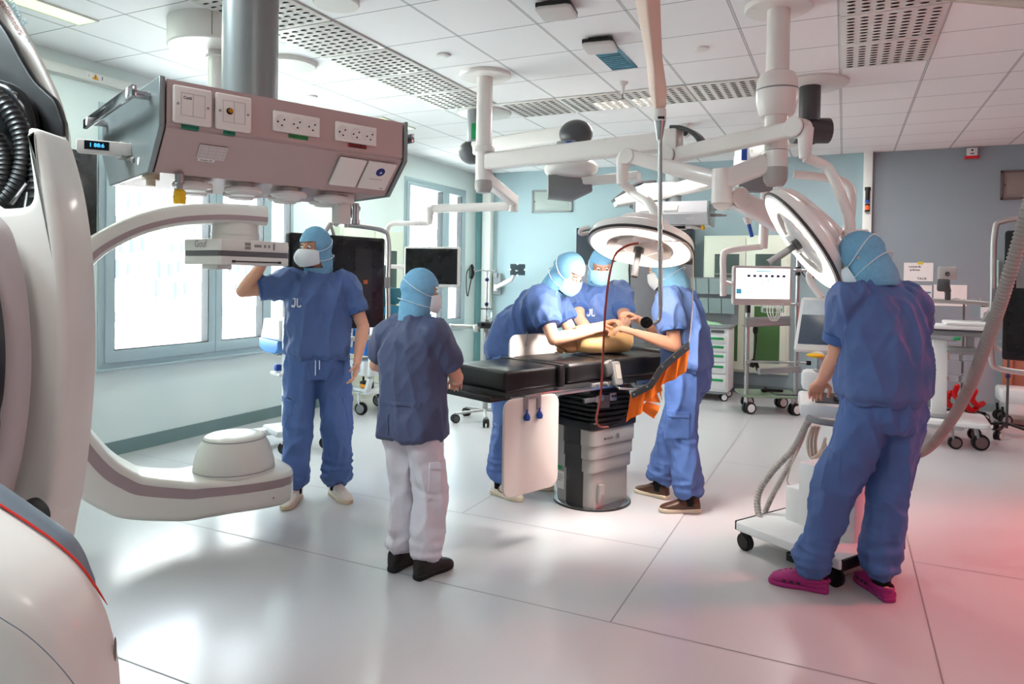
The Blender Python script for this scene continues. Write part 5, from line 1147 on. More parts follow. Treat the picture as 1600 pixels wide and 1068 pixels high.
    for i, (nm, sd_) in enumerate((('R', 1), ('L', -1))):
        a, e, w = A[nm]; g = s * (1 if girth <= 1 else girth ** .5)
        b.tube(spline([a, a.lerp(e, .5), e], 4), [.052 * g, .053 * g, .052 * g, .050 * g, .049 * g, .047 * g, .045 * g, .042 * g, .040 * g], 18)
        pts = [e, e.lerp(w, .12), e.lerp(w, .3), e.lerp(w, .6), e.lerp(w, .85), w]; b.tube(pts, [.040 * g, .043 * g, .043 * g, .036 * g, .028 * g, .026 * g], 18); b.ball(e, .041 * g)
        d_ = (w - e).normalized() if handdir[i] is None else (inv.to_3x3() @ V(handdir[i])).normalized()
        pn_ = palm[i]; pn_ = (inv.to_3x3() @ V(pn_)) if pn_ is not None else V((-sd_ * 1., .2, 0))
        hand(b, w, d_, pn_, sd_, s, curl[i])
    for nm in 'RL':
        h_, k_, an, yw = Lg[nm]; b.tube([h_, h_.lerp(k_, .5), k_, k_.lerp(an, .4), an, V((an.x, an.y, .04 * s))], [.075 * s, .068 * s, .052 * s, .050 * s, .038 * s, .034 * s], 16)
        fdv = V((math.cos(yw + pi / 2), math.sin(yw + pi / 2), 0)); b.tube([V((an.x, an.y, .038 * s)) - fdv * .04 * s, V((an.x, an.y, .034 * s)) + fdv * .13 * s], [.027 * s, .022 * s], 12, True)
    me = fuse(b, .0052, 3)
    o = mesh_obj('person', me, M_skin, None)
    o.location = (loc[0], loc[1], 0); o.rotation_euler = (0, 0, rz); WM[o.name] = Mroot; o['label'] = label; o['category'] = 'person'; o['group'] = 'theatre staff in blue scrubs and hoods'
    # ---- trousers
    b = MB(); g = girth * (.88 if hem < -.06 else 1)
    dat = []
    for h, rx, ry in ((-.16, .150, .125), (-.09, .178 * g, .140 * g), (-.03, .176 * g, .138 * g), (.03, .163 * g, .126 * g), (.075, .158 * g, .122 * g)):
        dat.append((P + Z * h * s + V((0, 0, 0)), X, Y, rx * s, ry * s))
    b.loft(rings_between(None, dat, 28))
    for nm, sd_ in (('R', 1), ('L', -1)):
        h_, k_, an, yw = Lg[nm]; k2 = k_; a2 = V((an.x, an.y, .108 * s)); q = h_ - Z * .10 * s
        b.tube(spline([h_ + Z * .02 - X * .012 * sd_, q.lerp(k2, .35), k2, k2.lerp(a2, .45), a2.lerp(k2, .10), a2], 4), [x * s for x in (.108, .110, .110, .108, .104, .101, .098, .095, .092, .090, .0885, .088, .088, .088, .087, .087, .088, .086, .080, .070, .062)], 22)
        if ankle_cuff: b.tube([a2 + Z * .015, a2 - Z * .028 * s], [.056 * s, .053 * s], 20)
    me = fuse(b, .008, 6)
    sx = seed * 7.3
    def wr(p, n):
        zz = p.z / s; a = 1 - abs(NV(V((p.x * 8 + p.z * 1.5 + sx, p.y * 8, p.z * 2.0)))) * 2.8; d = .018 * a * abs(a) ** .7 - .002
        a = 1 - abs(NV(V((p.x * 14 - p.z * 4 + sx, p.y * 14 + 9, p.z * 6)))) * 2.6; d += .006 * a
        d += .009 * (1 - 2.4 * abs(NV(V((p.x * 6 + sx, p.y * 6 + 4, p.z * 20))))) * max(0, 1 - abs(zz - .2) / .14) * 1.5
        d += .007 * (1 - 2 * abs(NV(V((p.x * 8 + p.z * 9, p.y * 8 + sx, p.z * 15))))) * max(0, 1 - abs(zz - .50) / .16)
        d += .007 * (1 - 2 * abs(NV(V((p.x * 10 - p.z * 12 * (1 if p.x > 0 else -1), p.y * 8 + sx, p.z * 9))))) * max(0, 1 - abs(zz - .82) / .14)
        d += .002 * NV(V((p.x * 30, p.y * 30, p.z * 24 + sx)))
        return (d - .003) * s
    displace(me, wr); bt = bvh_of(me); tr = mesh_obj('trousers', me, trs, o)
    for nm, sd_ in (('R', 1), ('L', -1)):
        h_, k_, an, yw = Lg[nm]; m_ = h_.lerp(k_, .80); od = X * sd_
        def flat_top(a, e): return a, e
        pk = patch(bt, m_ + od * .10, (Y * .15 * s - Z * .01), Z * .17 * s, -od, 6, 6, .006); pk.obj('cargo_pocket', trs, tr, world=False)
        pk = patch(bt, m_ + od * .10 + Z * .075 * s, (Y * .155 * s), Z * .035 * s, -od, 6, 2, .010); pk.obj('pocket_flap', trs, tr, world=False)
        b = MB(); b.tube([V((an.x, an.y, .13 * s)), V((an.x, an.y, .05 * s))], [.043 * s, .042 * s], 18); b.obj('sock', M_sock, o, world=False)
        shoe(o, an, yw, s, shoe_kind, shoe_cols, shoe_lab)
    # ---- scrub top
    g = girth; b = MB(); dat = []
    for h, rx, ry, dy in ((hem, (.185 if hem > -.06 else .212) * g, (.145 if hem > -.06 else .172) * g, 0), (hem + .045, (.198 if hem > -.06 else .21) * g, (.156 if hem > -.06 else .17) * g, 0), (.10, .195 * g, .150 * g, 0), (.22, .196 * g, .146 * g, 0), (.32, .203 * g, .148 * g, .004), (.40, .205, .140, 0), (.45, .188, .118, 0), (.49, .135, .092, 0), (.522, .090, .078, -.004), (.548, .078, .074, -.004)):
        o_, x_, y_, z_ = spine(h * s) if h > 0 else (P + Z * h * s, X, Y, Z); dat.append((o_ + y_ * dy * s, x_, y_, rx * s, ry * s))
    b.loft(rings_between(None, dat, 30, 2.5))
    for nm, sd_ in (('R', 1), ('L', -1)):
        a, e, w = A[nm]; o_, x_, y_, z_ = spine(.435 * s); c0_ = o_ + x_ * .10 * s * sd_; e2 = a.lerp(e, sleeve); dn_ = (e - a).normalized()
        b.tube(spline([c0_, a - dn_ * .01 - x_ * .02 * sd_ * s, a.lerp(e, .30), e2], 4), [x * s for x in (.066, .070, .075, .080, .085, .088, .090, .087, .084, .081, .078, .076, .075)], 22)
    me = fuse(b, .0075, 6)
    def wt(p, n):
        q = V((p.x * 7.5 + p.z * 1.1 + sx, p.y * 7.5, p.z * 1.5)); a = 1 - 2.8 * abs(NV(q)); d = .020 * a * abs(a) ** .7 - .002
        d += .0065 * (1 - 2.6 * abs(NV(V((p.x * 11 + p.z * 5, p.y * 11 + sx, p.z * 4)))))
        d += .006 * (1 - 2.6 * abs(NV(V((p.x * 12 - p.z * 7, p.y * 12 + sx + 3, p.z * 4)))))
        d += .002 * NV(V((p.x * 26, p.y * 26 + sx, p.z * 20)))
        if hem > -.06: d += -.010 * max(0, 1 - abs(p.z - P.z - (hem + .012) * s) / .02)
        return (d - .003) * s
    displace(me, wt); bv = bvh_of(me); tp = mesh_obj('scrub_top', me, top, o)
    for nm, sd_ in (('R', 1), ('L', -1)):
        a, e, w = A[nm]; dn_ = (e - a).normalized(); e2 = a.lerp(e, sleeve)
        b = MB(); b.tube([e2 - dn_ * .028 * s, e2 - dn_ * .02 * s, e2 + dn_ * .014 * s, e2 + dn_ * .018 * s], [.076 * s, .080 * s, .078 * s, .070 * s], 26); b.obj('sleeve_cuff', M_cuff if top is M_scrub else top, tp, world=False)
    o_, x_, y_, z_ = spine(.54 * s)
    b = MB(); vp = []
    for k in range(25):
        a = 2 * pi * k / 24; fr = max(0, math.sin(a)) ** 3; vp.append(o_ + x_ * (.080 * s * math.cos(a)) + y_ * (.082 * s * math.sin(a) + fr * .022 * s - .004) - z_ * (.075 * s * fr))
    b.tube(vp, .0085 * s, 8, flat=(1, .6)); b.obj('collar', M_cuff if top is M_scrub else top, tp, world=False)
    def chest(a, h): q_, qx, qy, qz = spine(h * s); return q_ + qx * a * s, qx, qy, qz
    for (a, h, w_, h2, sgn) in pockets:
        c_p, qx, qy, qz = chest(a, h); patch(bv, c_p, qx * w_ * s, qz * h2 * s, -qy * sgn, 6, 6, .004).obj('pocket', top, tp, world=False)
    if emblem:
        a, h = emblem; c_p, qx, qy, qz = chest(a, h); k = .026 * s; em = mat('emblem_white', (.86, .87, .9), .6)
        for j, st_ in enumerate((((-.55, -.75), (-.75, -1), (-1.0, -.85), (-.95, -.65)), ((-.25, 1), (-.25, -.3), (-.5, -.95)), ((.25, 1), (.25, -.6), (.45, -.95), (.95, -.95), (1.05, -.7)), ((-.6, 1), (-.25, 1)))):
            ribbon(bv, [(-x * k, y * k) for x, y in st_], c_p, qx, qz, -qy, .009 * s, .006).obj('emblem', em, tp, world=False)
    if hem > -.06:
        b = MB()
        for dx in (-.012, .014): c_p = P + Z * (hem) * s + Y * .16 * s * g + X * dx; b.tube([c_p, c_p - Z * .06 - Y * .012, c_p - Z * (.10 if dx > 0 else .06) - Y * .014], .0035, 6)
        b.obj('drawstring', M_strap, tr, world=False)
    if slit:
        b = MB(); q_, qx, qy, qz = spine(.0); patch(bv, q_ + V((-.02, 0, -.07 * s)), X * .005, Z * .12 * s, Y, 2, 8, .002).obj('back_slit', mat('slit_line', (.18, .2, .3), .8), tp, world=False)
        patch(bv, P + Z * .06 * s, X * .36 * s, Z * .022 * s, Y, 16, 2, .006).obj('waist_band', top, tp, world=False)
    # ---- hood, mask, straps, eyes
    nu, nv = 48, 30; vs = []; fs = []
    def hp(th, v):                                           # th from the front, v 0 crown .. 1 hem on the shoulders
        if v < .55:
            ph_ = v / .55 * 1.75; r_ = math.sin(min(ph_, pi / 2)) if ph_ < pi / 2 else 1 - .10 * (ph_ - pi / 2) / .18; z = .132 * math.cos(ph_) if ph_ < pi / 2 else -.132 * math.sin(ph_ - pi / 2) * 1.0
            return V((.090 * r_ * math.sin(th), .112 * r_ * math.cos(th) - .004, z + .004)), 0
        f = (v - .55) / .45; z0_ = -.020; fz = z0_ - .165 * f
        fwd = math.cos(th); rx = .082 + .022 * f + .012 * math.sin(f * pi); ry = .098 + (.010 * math.sin(f * pi) if fwd > 0 else .0) + .012 * f
        return V((rx * math.sin(th), ry * math.cos(th) - .004 - .012 * f, fz)), f
    keep = set(); hemc = Nk - nz_ * .002 * s
    for j in range(nv + 1):
        for i in range(nu):
            th = 2 * pi * i / nu; c, f = hp(th, j / nv)
            w_ = 1 + .030 * NV(V((c.x * 24 + sx, c.y * 24, c.z * 16))) + .02 * (1 - 2 * abs(NV(V((c.x * 30 + c.z * 20, c.y * 30 + sx, c.z * 30)))))
            p = Hc + (hx * c.x * w_ + hy * c.y * w_ + hz * c.z) * s
            if f > 0:                                       # the drape settles round the neck and on the collar
                q = Nk + nx * (.084 * s * math.sin(th) * w_) + ny * (.084 * s * math.cos(th) * w_ - .006) - nz_ * (.012 * s); p = p.lerp(q, f ** 1.2)
            vs.append(p)
    for j in range(nv):
        for i in range(nu):
            th = 360 * (i + .5) / nu; th = th - 360 if th > 180 else th; c, f = hp(math.radians(th), (j + .5) / nv)
            open_ = abs(th) < 50 and -.104 < c.z < .040
            if not open_: fs.append((j * nu + i, j * nu + (i + 1) % nu, (j + 1) * nu + (i + 1) % nu, (j + 1) * nu + i))
    b = MB(); b.mesh(vs, fs); bmesh.ops.remove_doubles(b.bm, verts=b.bm.verts, dist=.0004); bmesh.ops.recalc_face_normals(b.bm, faces=b.bm.faces)
    bmesh.ops.solidify(b.bm, geom=b.bm.faces[:], thickness=-.0025)
    lo = [v for v in b.bm.verts if not v.link_faces]; bmesh.ops.delete(b.bm, geom=lo, context='VERTS')
    ho = b.obj('surgical_hood', M_hood, o, world=False, smooth=60)
    vs = []; fs = []; mu, mv = 16, 12
    for j in range(mv + 1):
        for i in range(mu + 1):
            u_, v_ = i / mu * 2 - 1, j / mv * 2 - 1; th = math.radians(60) * u_; z = -.056 + .058 * v_ * (1 - .30 * u_ * u_) - .004
            bu = (1 - u_ * u_) ** .7 * (1 - .75 * v_ * v_); r_ = .100 + .004 + (.026 + cup) * bu - .010 * max(0, v_) * (1 - abs(u_)) * 0
            c = V((r_ * math.sin(th) * .93, r_ * math.cos(th) + .008 * (1 - u_ * u_), z)); c.z += .002 * math.sin(v_ * 9) * (cup < .01)
            vs.append(Hc + (hx * c.x + hy * c.y + hz * c.z) * s)
    for j in range(mv):
        for i in range(mu): a = j * (mu + 1) + i; fs.append((a, a + 1, a + mu + 2, a + mu + 1))
    b = MB(); b.mesh(vs, fs); bmesh.ops.recalc_face_normals(b.bm, faces=b.bm.faces); bmesh.ops.solidify(b.bm, geom=b.bm.faces[:], thickness=.002); mo = b.obj('face_mask', mask, o, world=False, smooth=70)
    if straps:
        for z0_, z1_ in ((-.022, .060), (-.085, -.055)):
            pts = []
            for k in range(33):
                th = math.radians(58 + (302 - 58) * k / 32); f = .5 - .5 * math.cos(2 * pi * k / 32); c = V((.094 * math.sin(th), .116 * math.cos(th) - .004, z0_ + (z1_ - z0_) * f))
                if c.z > .02: q = math.sqrt(max(.05, 1 - (c.z / .14) ** 2)); c.x *= q; c.y *= q
                c.x *= 1.03; c.y *= 1.03; pts.append(Hc + (hx * c.x + hy * c.y + hz * c.z) * s)
            MB().tube(pts, .0035 * s, 6, flat=(1, .6)).obj('mask_strap', M_strap, mo, world=False)
    for q in (-1, 1):
        c_e = Hc + (hx * q * .032 + hy * .0835 + hz * .004) * s
        b = MB(); b.ball(c_e, .0118 * s, 16, 10); e_ = b.obj('eye', M_eye, o, world=False)
        b = MB(); b.ball(c_e + (hy * .0085 - hz * .0015) * s, (.0058 * s,) * 3, 12, 8); b.obj('iris', M_iris, e_, world=False)
        b = MB(); b.tube([c_e + (hx * q * -.012 + hy * .010 + hz * .017) * s, c_e + (hx * q * .004 + hy * .010 + hz * .021) * s, c_e + (hx * q * .018 + hy * .002 + hz * .016) * s], [.003 * s, .0036 * s, .002 * s], 8, True, flat=(1, .6)); b.obj('eyebrow', M_brow, o, world=False)
    return o
M_swhite = mat('sneaker_white', (.86, .83, .79), .6, var=.05); M_sole = mat('sole_cream', (.82, .76, .66), .6); M_soleb = mat('sole_black', (.05, .05, .05), .6); M_bootb = mat('boot_leather', (.11, .085, .075), .5, var=.15, bump=.15, bscale=30)
M_brown = mat('brown_leather', (.30, .19, .13), .4, var=.2, scale=10); M_dbrown = mat('dark_leather', (.13, .10, .09), .4, var=.2, scale=10); M_clog = mat('clog_magenta', (.62, .12, .42), .42, var=.04); M_laceg = mat('lace_ochre', (.62, .48, .28), .7)
dn0 = V((0, 0, -1))
A_ = person('person in blue scrubs, right arm raised behind the C-arm detector by the window', (-3.235, 3.755), (.64, -.77), 1.87, hyaw=-.80, hpitch=.10,
       arms={'R': (at(418, 403, 4.60), at(366, 448, 4.58)), 'L': (at(558, 566, 4.70), at(585, 500, 4.95))},
       feet={'R': (-3.315, 3.635, .4, -.92), 'L': (-3.13, 3.835, .90, -.44)}, shoe_cols=(M_swhite, M_sole, M_swhite), cup=.022, emblem=(.135, .335), pockets=((-.075, .33, .11, .12, 1), (.11, .06, .15, .17, 1)), curl=((.5, .6, .4), (.25, .35, .3)), seed=1, girth=1.0)
N_ = person('person in a dark blue tunic and white trousers, seen from behind at the table end', (-2.00, 3.05), (.22, .97), 1.585, hyaw=-.55, hpitch=.12,
       arms={'R': (V((-1.905, 3.33, .96)), V((-1.55, 2.95, .85))), 'L': (V((-2.12, 3.27, .985)), V((-2.9, 2.95, .95)))},
       feet={'R': (-1.895, 3.03, .25, .97), 'L': (-2.07, 3.05, .1, .99)}, top=M_scrubd, trs=M_wtrous, hem=-.15, shoe_kind='boot', shoe_cols=(M_bootb, M_soleb, M_laceg), seed=2, girth=1.03, slit=True, ankle_cuff=False, sleeve=.72, palm=((0, 0, -1), (0, 0, -1)))
SL = person('person in blue scrubs bending over the table from the left, arms on the model', (-2.15, 4.52), (.985, .15), 1.87, lean=.60, hyaw=-.38, hpitch=.62,
       arms={'R': (at(926, 517, 4.68), at(872, 560, 4.55)), 'L': (at(945, 507, 4.86), at(880, 560, 5.1))},
       feet={'R': (-2.15, 4.40, .95, -.3), 'L': (-2.06, 4.66, .97, .1)}, shoe_cols=(M_swhite, M_sole, M_swhite, mat('shoe_bronze', (.55, .38, .2), .4)), seed=3, mask=M_maskb, pockets=((-.06, .33, .12, .12, 1),), curl=((.5, .7, .5), (.4, .6, .5)), palm=((.2, .2, -1), (0, 0, -1)))
SM = person('person in scrubs standing upright behind the table, facing the viewer between two colleagues', (-1.76, 5.33), (.42, -.9), 1.81, lean=.14, hyaw=-.0, hpitch=.42,
       arms={'R': (at(925, 522, 5.05), at(880, 560, 5.2)), 'L': (at(968, 512, 5.05), at(1000, 570, 5.2))},
       feet={'R': (-1.86, 5.25, .4, -.9), 'L': (-1.68, 5.36, .5, -.87)}, shoe_cols=(M_swhite, M_sole, M_swhite), seed=4, mask=M_maskb, emblem=(.08, .33), pockets=((-.075, .33, .12, .12, 1),), palm=((0, 0, -1), (0, 0, -1)))
SRp = person('person in blue scrubs at the right of the table behind the clear shield, brown shoes', (-.965, 4.785), (-.985, .12), 1.79, lean=.20, hyaw=.10, hpitch=.45, pelvis=(0, -.02, 0),
       arms={'L': (at(992, 519, 4.62), at(1062, 590, 4.5)), 'R': (at(994, 497, 4.90), at(1040, 560, 5.2))},
       feet={'L': (-.895, 4.665, -.9, -.42), 'R': (-1.145, 4.885, -.92, .3)}, shoe_kind='lace', shoe_cols=(M_brown, M_sole, M_brown), seed=5, curl=((.5, .7, .5), (.5, .6, .5)), palm=((0, 0, -1), (0, .2, -1)), ankle_cuff=False)
MR = person('person in blue scrubs and magenta clogs working at the imaging trolley, back to the viewer', (.155, 3.86), (-.60, .80), 1.845, lean=.10, hyaw=.42, hpitch=.62, pelvis=(.04, 0, 0),
       arms={'L': (at(1283, 596, 3.75), at(1318, 760, 3.2)), 'R': (at(1437, 596, 3.93), at(1720, 570, 3.75))},
       feet={'L': (-.115, 3.775, -1, .02), 'R': (.195, 3.86, -.5, .86)}, shoe_kind='clog', shoe_cols=(M_clog, M_clog, M_clog), seed=6, curl=((.3, .4, .3), (.3, .4, .3)), palm=((.3, 0, -1), (0, 0, -1)), girth=1.05, sleeve=.66)
# ================================================================== furniture along the walls
M_cab = mat('cupboard_cream', (.84, .87, .80), .42, var=.015)
M_gcab = mat('cupboard_glass', (.30, .36, .34), .1, var=.25, scale=3)
M_ggreen = mat('cupboard_green', (.28, .42, .24), .15, var=.12, scale=3)
M_navy = mat('navy_panel', (.05, .08, .13), .3)
M_cart = mat('cart_white', (.86, .87, .87), .35, var=.012)
M_teal2 = mat('cart_teal', (.05, .48, .60), .45, var=.05)
M_blue2 = mat('cart_blue', (.08, .36, .66), .45, var=.05)
M_clear = mat('clear_plastic', (.93, .95, .96), .06, trans=.92, ior=1.1, rvar=.02)
def caster(M, x, y, z, r, parent, twin=True, colr=None, rz=.4, fork=M_steel):
    """castor whose wheel rests at z=0 of M; z is the height of its top plate"""
    Mk = M @ Matrix.Translation((x, y, 0)) @ Matrix.Rotation(rz, 4, 'Z')
    b = MB(Mk)
    for s in ((-1, 1) if twin else (0,)):
        b.cyl((0, s * r * .42 - r * .22, r), (0, s * r * .42 + r * .22, r), r, n=24)
    w = b.obj('castor', M_rubber, parent)
    b = MB(Mk)
    for s in ((-1, 1) if twin else (-.6, .6)): b.cyl((0, s * r * .66 - .001, r), (0, s * r * .66 + s * .004, r), r * .70, n=20)
    b.obj('wheel_disc', colr or M_cart, w)
    b = MB(Mk); b.bar([(0, 0, r * .9), (-r * .35, 0, r * 1.7), (-r * .5, 0, z)], r * .35, r * .5, up=V((0, 1, 0))); b.obj('fork', fork, w)
    return w
# glazed cupboard built on the back wall
gc = thing('glass_cupboard', 'cream wall cupboard with two tall glass doors at the back, behind the steel rack', 'cupboard', (-1.19, 9.95, .28))
X0, X1, Z0, Z1, YC = -1.75, -.64, .30, 2.14, 9.86
MB().box(((X0 + X1) / 2, (YC + YB) / 2, (Z0 + Z1) / 2), (X1 - X0, YB - YC, Z1 - Z0), bev=.006).obj('carcass', M_cab, gc)
for xa, xb in ((X0 + .03, (X0 + X1) / 2 - .004), ((X0 + X1) / 2 + .004, X1 - .03)):
    b = MB(); b.box(((xa + xb) / 2, YC - .012, (Z0 + Z1) / 2), (xb - xa, .024, Z1 - Z0 - .07), bev=.005); d = b.obj('door', M_cab, gc)
    b = MB(); b.box(((xa + xb) / 2 + .02, YC - .026, 1.58), (xb - xa - .20, .008, .62)); b.obj('upper_pane', M_gcab, d, smooth=0)
    b = MB(); b.box(((xa + xb) / 2 + .02, YC - .026, .82), (xb - xa - .20, .008, .75)); b.obj('lower_pane', M_ggreen, d, smooth=0)
    b = MB()
    for zz in (1.45, 1.62): b.box(((xa + xb) / 2 + .02, YC - .031, zz), (xb - xa - .22, .004, .012))
    for k in range(3): b.box((xa + .16 + k * .10, YC - .032, 1.50), (.055, .004, .07))
    b.obj('contents', mat('shelf_goods', (.62, .62, .58), .5, var=.3, scale=30), d, smooth=0)
    b = MB(); b.lathe([(.018, 0), (.018, -.012), (.008, -.015), (.008, -.04), (.001, -.04)], (xb - .05 if xa < -1.3 else xa + .05, YC - .024, 1.50), (0, 1, 0), n=14, cap=False).box((xb - .05 if xa < -1.3 else xa + .05, YC - .06, 1.50), (.10, .015, .015), bev=.004); b.obj('handle', M_steel, d)
# tall dark wardrobe behind the surgeons
wd = thing('dark_wardrobe', 'dark wall cabinet with navy top and pale middle door behind the table team', 'cabinet', (-2.78, 9.9, 0))
MB().box((-2.76, 9.95, 1.14), (1.68, .29, 2.27), bev=.005).obj('carcass', M_navy, wd)
mgd = mat('wardrobe_door', (.40, .40, .44), .4, var=.03)
for xa, xb in ((-3.55, -3.05), (-2.72, -2.36), (-2.35, -1.97)):
    b = MB(); b.box(((xa + xb) / 2, 9.795, .88), (xb - xa, .02, 1.70), bev=.003); d = b.obj('door', mgd, wd)
    b = MB(); b.tube([(xb - .05, 9.78, .85), (xb - .05, 9.755, .87), (xb - .05, 9.755, 1.0), (xb - .05, 9.78, 1.02)], .006, 8); b.obj('handle', M_steel, d)
b = MB(); b.box((-2.885, 9.795, 1.05), (.29, .02, 1.36), bev=.003); d = b.obj('door', mat('wardrobe_pale', (.78, .86, .87), .4), wd, label='pale door with three vent holes')
b = MB()
for k in range(3): b.cyl((-2.95 + k * .06, 9.785, 1.02), (-2.95 + k * .06, 9.782, 1.02), .012, n=12)
b.obj('vent_holes', M_ink, d)
tr_ = thing('drawer_stack', 'small white stack of letter trays beside the far doors of the dark cabinet', 'letter tray', (-2.2, 9.6, 1.0))
b = MB()
for k in range(5): b.box((-2.14, 9.64, .92 + k * .055), (.20, .18, .012)).box((-2.14, 9.725, .945 + k * .055), (.20, .01, .05))
for s in (-1, 1): b.box((-2.14 + s * .1, 9.64, 1.03), (.008, .18, .26))
b.obj('trays', M_cart, tr_)
MB().box((-2.14, 9.64, .45), (.24, .2, .9), bev=.01).obj('pedestal', M_cart, tr_)
# drawer cart with green handles
dc = thing('drawer_cart', 'white drawer cart with green drawer handles left of the steel rack', 'drawer cart', (-1.62, 9.40, 0))
xa, xb, ya, yb = -1.97, -1.29, 9.12, 9.60
MB().box(((xa + xb) / 2, (ya + yb) / 2, .52), (xb - xa, yb - ya, .80), bev=.012).obj('body', M_cart, dc)
b = MB(); b.box(((xa + xb) / 2, (ya + yb) / 2, .94), (xb - xa + .03, yb - ya + .03, .035), bev=.01); b.obj('top', mat('cart_top_grey', (.52, .54, .55), .4), dc)
for z0, h in ((.735, .10), (.625, .105), (.50, .12), (.35, .145), (.15, .195)):
    b = MB(); b.box(((xa + xb) / 2, ya - .008, z0 + h / 2), (xb - xa - .06, .02, h - .006), bev=.003); d = b.obj('drawer', M_cart, dc)
    b = MB(); b.box(((xa + xb) / 2 - .01, ya - .022, z0 + h * .62), (xb - xa - .10, .014, .03), bev=.004); b.obj('handle', M_green, d)
b = MB(); b.box((xb - .14, ya - .008, .885), (.16, .012, .035)); b.obj('name_plate', M_dgrey, dc)
b = MB(); b.box(((xa + xb) / 2, (ya + yb) / 2, .105), (xb - xa - .04, yb - ya - .04, .03)); b.obj('base_frame', M_grey, dc)
for sx_ in (xa + .06, xb - .06):
    for sy_ in (ya + .06, yb - .06): caster(Matrix(), sx_, sy_, .1, .05, dc)
bn = thing('storage_bins', 'grey clear plastic bins in two rows standing on the drawer cart', 'bins', (-1.66, 9.42, .958))
b = MB(); mbin = mat('bin_clear_grey', (.62, .70, .70), .15, alpha=.75)
for r in range(2):
    for k in range(4):
        x = -1.92 + k * .165; z = 1.10 + r * .25
        b.prism([(0, 0), (0, .20), (.15, .20), (.10, 0)], (x, 9.50, z), (0, -1, 0), (0, 0, 1), -.155)
b.obj('bin_row', mbin, bn); MB().box((-1.60, 9.56, 1.26), (.72, .02, .62)).obj('back_panel', M_grey, bn)
gz = thing('folded_drape', 'crumpled pale green drape lying on the drawer cart', 'drape', (-1.6, 9.3, .958))
b = MB(); vs_ = []; fs_ = []
for i in range(14):
    for j in range(9): vs_.append(V((-1.85 + i * .035, 9.17 + j * .03, .962 + .05 * (noise.noise(V((i * .5, j * .6, 1))) + .9) * math.sin(pi * i / 13) * math.sin(pi * j / 8))))
for i in range(13):
    for j in range(8): fs_.append((i * 9 + j, i * 9 + j + 1, (i + 1) * 9 + j + 1, (i + 1) * 9 + j))
b.mesh(vs_, fs_); b.obj('cloth', mat('drape_pale_green', (.62, .78, .64), .7), gz)
# steel rack trolley
rk = thing('steel_rack', 'tall steel pole rack on white castors with accessory rails in front of the glass cupboard', 'rack trolley', (-.72, 8.75, 0))
A_, B_ = V((-1.0, 8.52, 0)), V((-.48, 8.70, 0)); dR = (B_ - A_).normalized(); dn = V((-dR.y, dR.x, 0))
Mr = Matrix(((dR.x, dn.x, 0, A_.x), (dR.y, dn.y, 0, A_.y), (0, 0, 1, 0), (0, 0, 0, 1))); Lr = (B_ - A_).length
for x, zt in ((.0, 1.42), (Lr, 1.86)):
    b = MB(Mr); b.cyl((x, 0, .12), (x, 0, zt), .024, n=20); p = b.obj('post', M_steel, rk)
    b = MB(Mr); b.cyl((x, 0, zt), (x, 0, zt + .03), .018).cyl((x, 0, zt - .26), (x, 0, zt - .16), .029); b.obj('collar', M_black, p)
for z, x1 in ((.60, Lr + .12), (1.27, Lr + .12), (1.66, Lr + .10)):
    b = MB(Mr); b.cyl((-.03 if z < 1.5 else Lr - .06, -.03, z), (x1, -.03, z), .013); r = b.obj('cross_rail', M_steel, rk)
    b = MB(Mr); b.box((x1 + .01, -.03, z), (.05, .04, .05), bev=.006); b.obj('rail_end', M_black, r)
    b = MB(Mr)
    for xx in ((0, Lr) if z < 1.5 else (Lr,)): b.box((xx, -.025, z), (.06, .06, .04), bev=.008)
    b.obj('clamp', M_alu, r)
b = MB(Mr); b.box((.20, -.10, 1.07), (.50, .02, .11), bev=.004, rot=Matrix.Rotation(-.06, 4, 'Y')).box((.20, -.02, 1.02), (.50, .18, .012), rot=Matrix.Rotation(-.06, 4, 'Y')); b.obj('tray', M_steel, rk)
b = MB(Mr); b.box((.26, -.06, 1.25), (.24, .10, .16), bev=.01); b.obj('adapter_box', M_clear, rk)
b = MB(Mr)
for k in range(3): b.tube(spline([(.20 + .03 * k, -.12, 1.33), (.18 + .03 * k, -.15, 1.18), (.24 + .02 * k, -.14, 1.08), (.29 + .02 * k, -.14, 1.18), (.27, -.12, 1.33)], 6), .006, 8)
b.obj('cable_loop', M_white, rk)
b = MB(Mr); b.tube([(Lr, -.03, .56), (Lr, -.20, .545)], .013, 12).bar([(Lr - .02, -.2, .545), (Lr - .50, -.36, .53)], .05, .07); b.obj('swing_arm', M_steel, rk)
b = MB(Mr); b.prism(rline(3, -.05, -.10, Lr + .05, .42, .03), (0, 0, .19), (1, 0, 0), (0, 1, 0), .025, .005); b.obj('base_tray', mat('rack_base_green', (.50, .56, .48), .3, metal=.3), rk)
b = MB(Mr); b.tube([(.30, .1, .225), (.34, -.02, .222), (.62, -.02, .222), (.60, .1, .225)], .006, 8); b.obj('wire_holder', M_dgrey, rk)
b = MB(Mr); b.box((.36, .22, .235), (.22, .05, .03), bev=.01).ball((.25, .2, .245), .04); b.obj('foot_switch', M_black, rk)
for x, y in ((.02, -.06), (Lr - .02, -.06), (.10, .40), (Lr - .05, .40)): caster(Mr, x, y, .19, .068, rk, colr=mat('castor_white', (.9, .92, .93), .3))
b = MB(Mr); b.ball((.10, .05, .96), (.03, .03, .06)).tube([(.10, .05, .95), (.11, .05, .86), (.09, .05, .62)], .012, 8).box((.08, .05, .57), (.06, .04, .10), bev=.015, rot=Matrix.Rotation(.3, 4, 'Y')).box((.13, .05, .53), (.04, .04, .12), bev=.012, rot=Matrix.Rotation(-.3, 4, 'Y')); b.obj('strap_holder', M_rubber, rk)
cb = thing('cable_coil', 'thin black cable coiled on the wall right of the glass cupboard', 'cable', (-.42, 10.05, 1.85))
